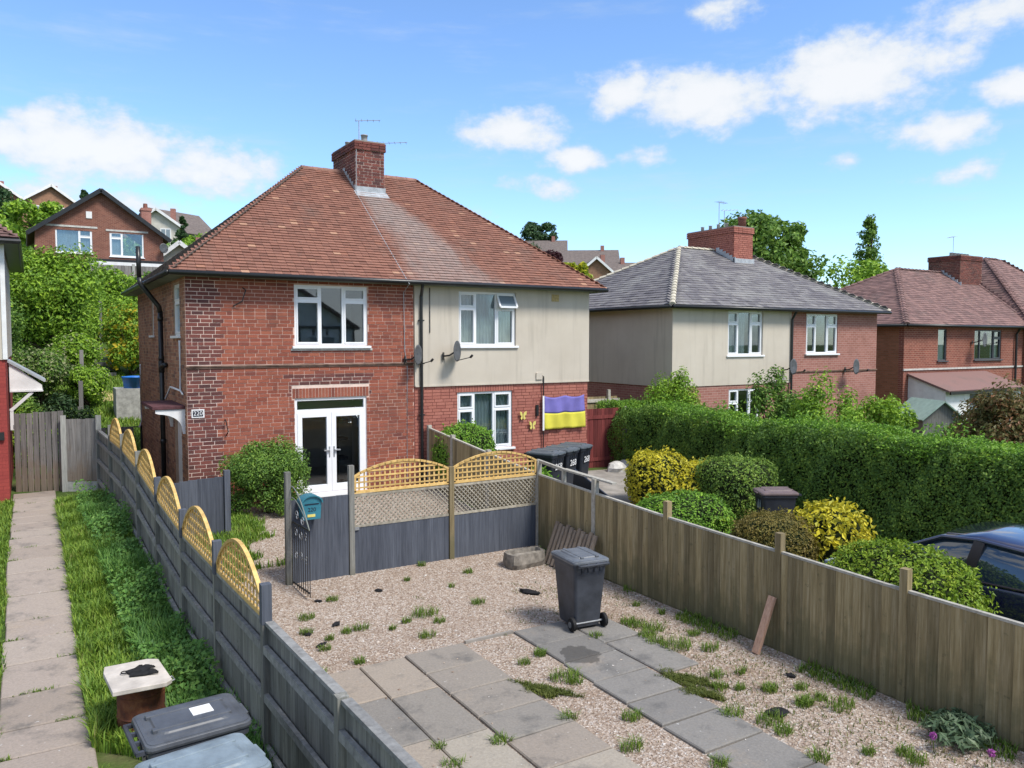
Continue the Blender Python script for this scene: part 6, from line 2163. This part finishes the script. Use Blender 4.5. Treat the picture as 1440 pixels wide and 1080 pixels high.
# hillside hedgerows that read as one mass
rng = np.random.default_rng(3)
k = 26000
hx = rng.uniform(-25, 40, k)
hy = rng.uniform(62, 135, k)
ok = np.abs(hx - 4.5) > -1
hp = np.stack([hx, hy, gz(hx, hy)], -1)
hp[:, 2] += rng.random(k) ** 2 * 1.8 * (lumps(np.stack([hx, hy, hx * 0], -1) * .09, 4, 2.) > -.1)
v, q = leaf_quads(hp, sph(k, rng) + np.array((0, 0, .8)), .6, .6, rng)
sc_ = link('hillside_scrub', np_mesh('hillside_scrub', v, q), None, M_TREE, 'stuff')
tag(sc_, 'mass of green scrub and hedges covering the hillside', 'scrub')
k = 24000
hx = rng.uniform(34, 120, k)
hy = rng.uniform(48, 130, k)
hp = np.stack([hx, hy, gz(hx, hy)], -1)
hp[:, 2] += rng.random(k) ** 2 * 1.6
v, q = leaf_quads(hp, sph(k, rng) + np.array((0, 0, .8)), .6, .6, rng)
sc_ = link('hillside_scrub', np_mesh('hillside_scrub', v, q), None, M_TREE, 'stuff')
tag(sc_, 'mass of green scrub on the hill beyond the grey-roofed houses', 'scrub')


# ------------------------------------------------------------------ grass, weeds, pebbles
def blades(P, H, rng, width=.008, lean=.45):
    n = len(P)
    an = rng.uniform(0, 2 * math.pi, n)
    d = np.stack([np.cos(an), np.sin(an), np.zeros(n)], -1)
    s = np.stack([-np.sin(an), np.cos(an), np.zeros(n)], -1)
    H = H[:, None]
    ln = lean * (.3 + rng.random((n, 1)))
    w_ = width * (.6 + .8 * rng.random((n, 1)))
    m_ = P + d * H * ln * .35 + np.array((0, 0, 1)) * H * .6
    t_ = P + d * H * ln * 1.15 + np.array((0, 0, 1)) * H * (1 - .3 * ln)
    v = np.stack([P - s * w_, P + s * w_, m_ + s * w_ * .8, m_ - s * w_ * .8, t_ + s * w_ * .15, t_ - s * w_ * .15], 1).reshape(-1, 3)
    b_ = (np.arange(n) * 6)[:, None]
    q = np.concatenate([b_ + np.array((0, 1, 2, 3)), b_ + np.array((3, 2, 4, 5))], 0)
    return v, q


def grass_strip(name, label, n, x0f, x1f, y0, y1, hfun, material, seed, width=.008):
    rng = np.random.default_rng(seed)
    y = rng.uniform(y0, y1, n)
    x = x0f(y) + (x1f(y) - x0f(y)) * rng.random(n)
    h = hfun(x, y, rng)
    kp = h > .015
    P = np.stack([x, y, gz(x, y)], -1)[kp]
    v, q = blades(P, h[kp], rng, width)
    o = link(name, np_mesh(name, v, q), None, material, 'stuff')
    return tag(o, label, 'grass')


cl = lambda x, y, s, f: lumps(np.stack([x, y, x * 0], -1), s, f)
grass_strip('grass_verge', 'long bright green grass between the slab path and the board fence', 62000, lambda y: .42 + 0 * y, lambda y: LX(y) - .03, 4, 19.2,
            lambda x, y, r_: (.10 + .11 * cl(x, y, 3, 2.2) + .16 * r_.random(len(x))) * (cl(x, y, 7, 1.6) > -.65), M_GRASS, 21)
grass_strip('nettle_verge', 'darker rank grass and nettles along the foot of the board fence', 22000, lambda y: LX(y) - .62, lambda y: LX(y) - .02, 6.8, 18.5,
            lambda x, y, r_: .12 + .14 * cl(x, y, 5, 1.7) + .22 * r_.random(len(x)), M_GRASSDARK, 22, .011)
grass_strip('grass_verge', 'short bright grass on the far side of the slab path', 26000, lambda y: -1.8 + 0 * y, lambda y: -.36 + .03 * np.sin(y * 3), 9, 19.8,
            lambda x, y, r_: .05 + .09 * r_.random(len(x)), M_GRASS, 23)
grass_strip('yard_grass', 'patch of grass between the slate panel and the dense shrub', 15000, lambda y: 2.3 + 0 * y, lambda y: 3.6 + .5 * np.sin(y), 12.3, 16.6,
            lambda x, y, r_: (.05 + .14 * r_.random(len(x))) * (cl(x, y, 9, 2.2) > -.05), M_GRASS, 24)
grass_strip('back_lawn', 'rough grass on the back garden slope', 26000, lambda y: -1.5 + 0 * y, lambda y: 3.4 + 0 * y, 25.2, 40,
            lambda x, y, r_: .06 + .16 * r_.random(len(x)), M_GRASS, 25, .016)
grass_strip('fence_foot_weeds', 'thin weeds along the foot of the olive fence', 5200, lambda y: 7.62 + 0 * y, lambda y: 7.95 + 0 * y, 3.4, 12,
            lambda x, y, r_: (.03 + .10 * r_.random(len(x))) * (cl(x, y, 11, 2.5) > .1), M_WEED, 26, .007)
rng = np.random.default_rng(61)
Px = []
for jy in JOINTS:
    for _ in range(rng.integers(1, 4)):
        c0, k = rng.choice((-.36, .42, rng.uniform(-.3, .4))), rng.integers(15, 60)
        Px.append(np.stack([c0 + rng.normal(size=k) * .07, jy + rng.normal(size=k) * .012, np.zeros(k)], -1))
Px = np.concatenate(Px)
Px[:, 2] = gz(Px[:, 0], Px[:, 1]) + .03
v, q = blades(Px, .02 + .05 * rng.random(len(Px)) ** 2, rng, .005, .9)
tag(link('joint_weeds', np_mesh('joint_weeds', v, q), None, M_WEED, 'stuff'), 'thin weeds growing in the joints of the buff slab path', 'weeds')
# leafy clover and dock among the verge
rng = np.random.default_rng(77)
k = 9000
y = rng.uniform(7.2, 18.5, k)
x = LX(y) - .03 - .65 * rng.random(k) ** 1.5
P = np.stack([x, y, gz(x, y) + .03 + .28 * rng.random(k) * (1.2 + lumps(np.stack([x, y, x * 0], -1), 12, 2.))], -1)
v, q = leaf_quads(P, sph(k, rng) * .6 + np.array((-.3, -.3, 1)), .055, .6, rng)
tag(link('verge_leaves', np_mesh('verge_leaves', v, q), None, M_GRASSDARK, 'stuff'), 'broad dark leaves of nettles and dock by the board fence', 'weeds')

TUFTS = []
z4 = lambda x, y: (400 + x / 3.4286, 765 + y / 3.4286)
z5 = lambda x, y: (720 + x / 3.4286, 765 + y / 3.4286)
z6 = lambda x, y: (1020 + x / 3.4286, 765 + y / 3.4286)
YAW_ = R(31.4)
P_ = math.atan(60 / 1115)
fwv = Vector((math.sin(YAW_) * math.cos(P_), math.cos(YAW_) * math.cos(P_), -math.sin(P_)))
rtv = Vector((math.cos(YAW_), -math.sin(YAW_), 0))
upv = rtv.cross(fwv)


def ground_at(px, py):
    """where a bearing from the survey point meets the yard (surveyed once, then fixed on the ground)"""
    d = fwv + rtv * ((px - 720) / 1115) + upv * ((540 - py) / 1115)
    t_ = -3.86 / d.z
    return d.x * t_, d.y * t_


for (fn, lst) in ((z4, [(680, 335, 1.5), (690, 440, .9), (590, 370, .6), (745, 370, .7), (935, 280, .8), (885, 150, .7), (660, 130, .6), (230, 280, .7), (105, 360, .9), (105, 425, .7), (215, 455, .5), (370, 405, .8), (300, 420, .6), (195, 503, .6), (150, 635, 1.0), (365, 565, .6), (1040, 950, .9), (745, 978, .6), (815, 1065, .8), (1235, 530, .6), (590, 190, .4), (805, 210, .4), (520, 405, .4)]),
                  (z5, [(405, 445, .8), (600, 385, 1.1), (680, 410, 1.3), (650, 440, 1.1), (560, 375, .9), (795, 490, 1.7), (690, 470, 1.0), (255, 640, 1.4), (135, 525, .6), (310, 660, .7), (580, 830, .9), (578, 975, 1.0), (270, 835, .8), (1000, 1055, .8), (955, 500, 1.0), (985, 630, .7), (1100, 615, .6), (1240, 700, .8), (1060, 815, 1.1), (1240, 850, 1.2), (1310, 900, .9), (1410, 760, .8), (880, 430, .7), (720, 330, .5), (600, 290, .5), (910, 350, .6), (1000, 690, .7), (60, 570, .6)]),
                  (z6, [(560, 780, 1.3), (380, 770, .8), (210, 690, .7), (450, 1030, .9), (370, 690, .6), (460, 740, .6), (70, 690, .6), (690, 1000, .6), (860, 1000, .7), (920, 1040, .8)])):
    TUFTS += [(*ground_at(*fn(a, b)), s) for (a, b, s) in lst]
for i, (x, y, s) in enumerate(TUFTS):
    rng = np.random.default_rng(200 + i)
    n = int(90 * s + 20)
    an, rr_ = rng.uniform(0, 6.28, n), .085 * s * np.sqrt(rng.random(n)) * 1.2
    P = np.stack([rr_ * np.cos(an) * 1.3, rr_ * np.sin(an), np.full(n, 0.01)], -1)
    v, q = blades(P, (.05 + .075 * rng.random(n)) * (.55 + .45 * s), rng, .0042, .7)
    o = link('weed_tuft', np_mesh('weed_tuft', v, q), None, M_WEED)
    o.location = (x, y, Z(x, y) + .008)
    if x > 7.0:
        lab = 'tuft of green weed in the gravel along the olive fence'
    elif x > 6.1 and y < 8.9:
        lab = 'tuft of green weed in the gravel between the dark slab path and the olive fence'
    elif x > 4.6 and y < 8.9:
        lab = 'tuft of green weed in the gravel between the patio and the dark slab path'
    elif y < 8.9:
        lab = 'tuft of green weed in a joint of the grey slab patio'
    elif x < 3.6:
        lab = 'tuft of green weed in the gravel near the iron gate'
    else:
        lab = 'tuft of green weed in the open gravel before the slate-grey fence'
    tag(o, lab, 'weed', lab.replace('tuft of green weed', 'weed tufts'))
for i, (a, b, rx, ry) in enumerate(((150, 700, .3, .12), (840, 650, .32, .14), (910, 715, .2, .1))):
    x, y = ground_at(*z5(a, b))
    rng = np.random.default_rng(300 + i)
    n = 2600
    an, rr_ = rng.uniform(0, 6.28, n), np.sqrt(rng.random(n))
    rr_ = rr_ * (1 + .3 * np.sin(an * 3 + i) + .2 * np.sin(an * 5 + 2 * i) + .15 * np.sin(an * 9)) * (1 + .25 * rng.random(n) ** 4)
    P = np.stack([rx * rr_ * np.cos(an), ry * rr_ * np.sin(an), np.full(n, .012)], -1)
    v, q = blades(P, .015 + .05 * rng.random(n) ** 2, rng, .004, .9)
    o = link('moss_cushion', np_mesh('moss_cushion', v, q), None, M_MOSS)
    o.location = (x, y, Z(x, y) + .008)
    o.rotation_euler = (0, 0, R(-58))
    tag(o, ('mossy green cushion between the slab patio and the dark slab path', 'mossy green cushion at the corner of the dark slab path', 'smaller mossy cushion by the dark slab path')[i], 'moss')
# plants by the fence foot at the right
x, y = ground_at(*z6(1010, 790))
bush('leafy_weed', 'broad-leaved green weed standing against the olive fence', (x + .12, y), (.24, .2, .22), M_PRIVET, leaf=.13, n=130, seed=401, clumps=9, cat='weed', aspect=.38)
x, y = ground_at(*z6(1090, 950))
bush('pulled_weeds', 'heap of wilted grey-green weeds lying at the fence foot', (x + .1, y), (.42, .3, .12), leafmat('wilted_leaf', [(0, (0.060, 0.100, 0.050)), (.5, (0.120, 0.190, 0.100)), (1, (0.220, 0.280, 0.170))]), leaf=.13, n=700, seed=402, clumps=22, cat='weeds', aspect=.2)
for i, (a, b) in enumerate(((990, 990), (1270, 1075))):
    x, y = ground_at(*z6(a, b))
    o = thing('pink_flower', ('pink thistle-like flower beside the wilted weeds', 'pink flower low at the fence foot beyond the wilted weeds')[i], 'flower', (x, y - .02, 0.02))
    rng = np.random.default_rng(i)
    v, q = leaf_quads(sph(60, rng) * .028 + np.array((0, 0, .16)), sph(60, rng), .035, .4, rng)
    link('petals', np_mesh('petals', v, q), o, M_PINK)
    MB().tube([(0.02, 0, 0), (0, 0, .15)], .004, 5).build('stem', M_WEED, o)

rng = np.random.default_rng(55)
k = 15000
x = rng.uniform(2.2, 7.9, k)
y = rng.uniform(3.4, 12.0, k)
f = lumps(np.stack([x, y, x * 0], -1), 31, 1.3) + .6 * lumps(np.stack([x, y, x * 0], -1), 32, 5.)
onslab = ((x > 2.70) & (x < 4.67) & (y < 8.86)) | ((x > 5.31) & (x < 6.2) & (y < 8.86)) | ((x > 6.19) & (x < 6.83) & (y > 6.78) & (y < 8.74))
kp = (f + .4 * (x > 6.3) > .62) & ~onslab
P = np.stack([x, y, gz(x, y) + .014], -1)[kp]
v, q = blades(P, .015 + .05 * rng.random(len(P)) ** 2, rng, .005, .9)
tag(link('seedling_weeds', np_mesh('seedling_weeds', v, q), None, M_MOSS, 'stuff'), 'sparse seedling weeds spreading through the gravel', 'weeds')

# the loose stones of the yard
rng = np.random.default_rng(9)
n = 64000
x = rng.uniform(1.8, 7.93, n)
y = 3.3 + (16.6 - 3.3) * rng.random(n) ** 1.25
blocked = ((x > 2.70) & (x < 4.67) & (y < 8.86)) | ((x > 5.31) & (x < 6.2) & (y < 8.86)) | ((x > 6.19) & (x < 6.83) & (y > 6.78) & (y < 8.74)) | ((y > 12.1) & (y < 12.2)) | (x < LX(y) + .03)
blocked &= rng.random(n) > .006
x, y = x[~blocked], y[~blocked]
n = len(x)
zz = gz(x, y) + .016
on_slab = ((x > 2.70) & (x < 4.67) & (y < 8.86)) | ((x > 5.31) & (x < 6.2) & (y < 8.86)) | ((x > 6.19) & (x < 6.83) & (y > 6.78) & (y < 8.74))
zz = np.where(on_slab, gz(x, y) + .05, zz)
s = rng.uniform(.006, .0155, n) * (1 + .5 * (rng.random(n) < .06))
OCT = np.array([(1, 0, 0), (-.1, 1, .1), (-1, .1, 0), (0, -1, -.1), (0.1, .1, .75), (-.1, 0, -.7)])
an = rng.uniform(0, 6.28, n)
c_, s_ = np.cos(an), np.sin(an)
loc = OCT[None] * s[:, None, None] * (1 + .35 * rng.normal(size=(n, 6, 1))) * np.array((1.25, .9, .8))
V = np.empty((n, 6, 3))
V[:, :, 0] = loc[:, :, 0] * c_[:, None] - loc[:, :, 1] * s_[:, None] + x[:, None]
V[:, :, 1] = loc[:, :, 0] * s_[:, None] + loc[:, :, 1] * c_[:, None] + y[:, None]
V[:, :, 2] = loc[:, :, 2] + zz[:, None]
OF = np.array([(0, 1, 4), (1, 2, 4), (2, 3, 4), (3, 0, 4), (1, 0, 5), (2, 1, 5), (3, 2, 5), (0, 3, 5)])
q = (OF[None] + (np.arange(n) * 6)[:, None, None]).reshape(-1, 3)
tag(link('gravel_stones', np_mesh('gravel_stones', V.reshape(-1, 3), q), None, M_PEBBLE, 'stuff'), 'loose pinkish gravel stones covering the yard', 'gravel')


# ================================================================== CAR
car = thing('parked_car', 'dark blue car parked on the drive beyond the lime-green shrub', 'car', (10.95, 5.55, Z(10.9, 5) + .015), R(3))
# local: +y is the nose; length 4.3
ST = [(-2.15, .52, .62, .74), (-2.0, .40, .74, .92), (-1.5, .30, .83, .96), (-.8, .28, .86, .95), (0, .27, .865, .93), (.8, .28, .86, .905), (1.2, .30, .84, .88), (1.7, .33, .80, .80), (2.0, .40, .70, .68), (2.15, .48, .52, .58)]
rings = []
for (yy, zl, hw, zt) in ST:
    pr_ = [(0, zl), (hw * .8, zl), (hw * .96, zl + .08), (hw, zl + (zt - zl) * .45), (hw * .985, zl + (zt - zl) * .75), (hw * .93, zt - .02), (hw * .85, zt), (0, zt + .03)]
    rings.append([(x_, yy, z_) for (x_, z_) in pr_] + [(-x_, yy, z_) for (x_, z_) in reversed(pr_[1:-1])])
body = MB().loft(rings).build('body', M_CARPAINT, car, smooth=True)
sb = body.modifiers.new('sub', 'SUBSURF')
sb.levels = sb.render_levels = 2
GH = [(-1.75, .97, .60, .97), (-1.25, .95, .66, 1.24), (-.7, .95, .69, 1.40), (-.1, .93, .70, 1.445), (.35, .92, .68, 1.40), (.8, .90, .66, 1.18), (1.28, .87, .62, .89)]
rings = []
for (yy, zb_, hw, zt) in GH:
    hb = .80 if abs(yy) < 1.3 else .72
    pr_ = [(hb, zb_ - .03), (hb - (hb - hw) * .5, (zb_ + zt) / 2), (hw - .02, zt - .045), (hw - .12, zt), (0, zt + .03)]
    rings.append([(x_, yy, z_) for (x_, z_) in pr_] + [(-x_, yy, z_) for (x_, z_) in reversed(pr_[:-1])])
glass = MB().loft(rings, closed=False).build('windows', M_CARGLASS, car, smooth=True)
rf_ = MB()
rr2 = []
for (yy, zb_, hw, zt) in GH[1:5]:
    rr2.append([((hw - .005) * k, yy, zt + .012 + .03 * (1 - k * k) - (.04 if abs(k) == 1 else 0)) for k in (-1, -.85, -.5, 0, .5, .85, 1)])
rf_.loft(rr2, closed=False)
ro = rf_.build('roof', M_CARPAINT, car, smooth=True)
sd = ro.modifiers.new('thickness', 'SOLIDIFY')
sd.thickness = .02
for s_ in (-1, 1):
    pl = MB()
    pl.tube([(s_ * .79, 1.30, .89), (s_ * .665, .8, 1.165), (s_ * .675, .36, 1.375), (s_ * .69, -.1, 1.42), (s_ * .68, -.7, 1.375), (s_ * .65, -1.25, 1.215), (s_ * .66, -1.75, .96)], .028, 8)
    pl.build('roof_rail', M_CARPAINT, car, smooth=True)
    MB().bar((s_ * .805, .0, .90), (s_ * .70, -.12, 1.41), .03, .13, up=(0, 1, 0)).build('door_pillar', M_CARTRIM, car)
    MB().tube([(s_ * .825, 1.2, .885), (s_ * .83, 0, .925), (s_ * .79, -1.5, .955)], .012, 6).build('window_trim', M_CARTRIM, car)
    MB().tube([(s_ * .835, -.02, .90), (s_ * .868, -.02, .75), (s_ * .868, -.02, .55), (s_ * .84, -.02, .34)], .006, 5).build('door_seam', M_CARTRIM, car)
    MB().bar((s_ * .868, -.18, .78), (s_ * .868, -.36, .785), .03, .03).build('door_handle', M_CARPAINT, car)
    MB().mbox(T(s_ * .95, .82, .95), .18, .1, .13).build('mirror', M_CARPAINT, car, bevel=.03)
    MB().mbox(T(s_ * .6, 2.0, .62), .3, .12, .14).build('headlight', M_FARWIN, car, bevel=.02)
    for yy in (1.32, -1.32):
        rings = [[(s_ * (.83 + dx_), yy + r_ * math.cos(a), .315 + r_ * math.sin(a)) for a in np.linspace(0, 6.283, 24, endpoint=False)] for (r_, dx_) in ((.2, -.1), (.30, -.1), (.315, -.06), (.315, .03), (.30, .05), (.2, .05))]
        wl = MB().loft(rings).build('wheel', M_RUBBER, car)
        MB().tube([(s_ * .87, yy, .315), (s_ * .885, yy, .315)], .19, 18).build('rim', M_GALV, wl)

# the half-timbered house across the road (met in the window reflections)
oh = thing('timbered_house', 'white and black half-timbered house across the road mirrored in the upper window', 'house', (15.5, -22, -.3), R(180))
MB().box(-5, 5, 0, 7, 0, 2.8).build('brick_wall', M_FB_DARK, oh)
MB().box(-5, 5, 0, 7, 2.8, 5.2).prism([(-5, 5.2), (5, 5.2), (0, 8.4)], 'y', .05, 6.9).build('plaster_wall', M_WHITE, oh)
tm = MB()
for k in range(11):
    tm.box(-5 + k - .07, -5 + k + .07, -.05, 0, 2.8, 5.2)
for z_ in (2.8, 4.0, 5.2):
    tm.box(-5, 5, -.06, 0, z_ - .1, z_ + .1)
tm.build('timbering', M_IRON, oh)
for s_ in (-1, 1):
    MB().mbox(T(s_ * 2.6, 3.5, 6.85) @ Matrix.Rotation(s_ * math.atan(3.2 / 5), 4, 'Y'), 6.4, 8, .2).build('roof_slope', M_ROOF_BROWN, oh)
for (a, b_) in ((-3.6, -1.6), (1.4, 3.4)):
    for zz_ in (.9, 3.3):
        f_ = MB().box(a, b_, -.09, -.02, zz_, zz_ + 1.3).build('window', M_UPVC, oh)
        MB().box(a + .1, (a + b_) / 2 - .05, -.1, -.088, zz_ + .1, zz_ + 1.2).box((a + b_) / 2 + .05, b_ - .1, -.1, -.088, zz_ + .1, zz_ + 1.2).build('pane', M_FARWIN, f_)
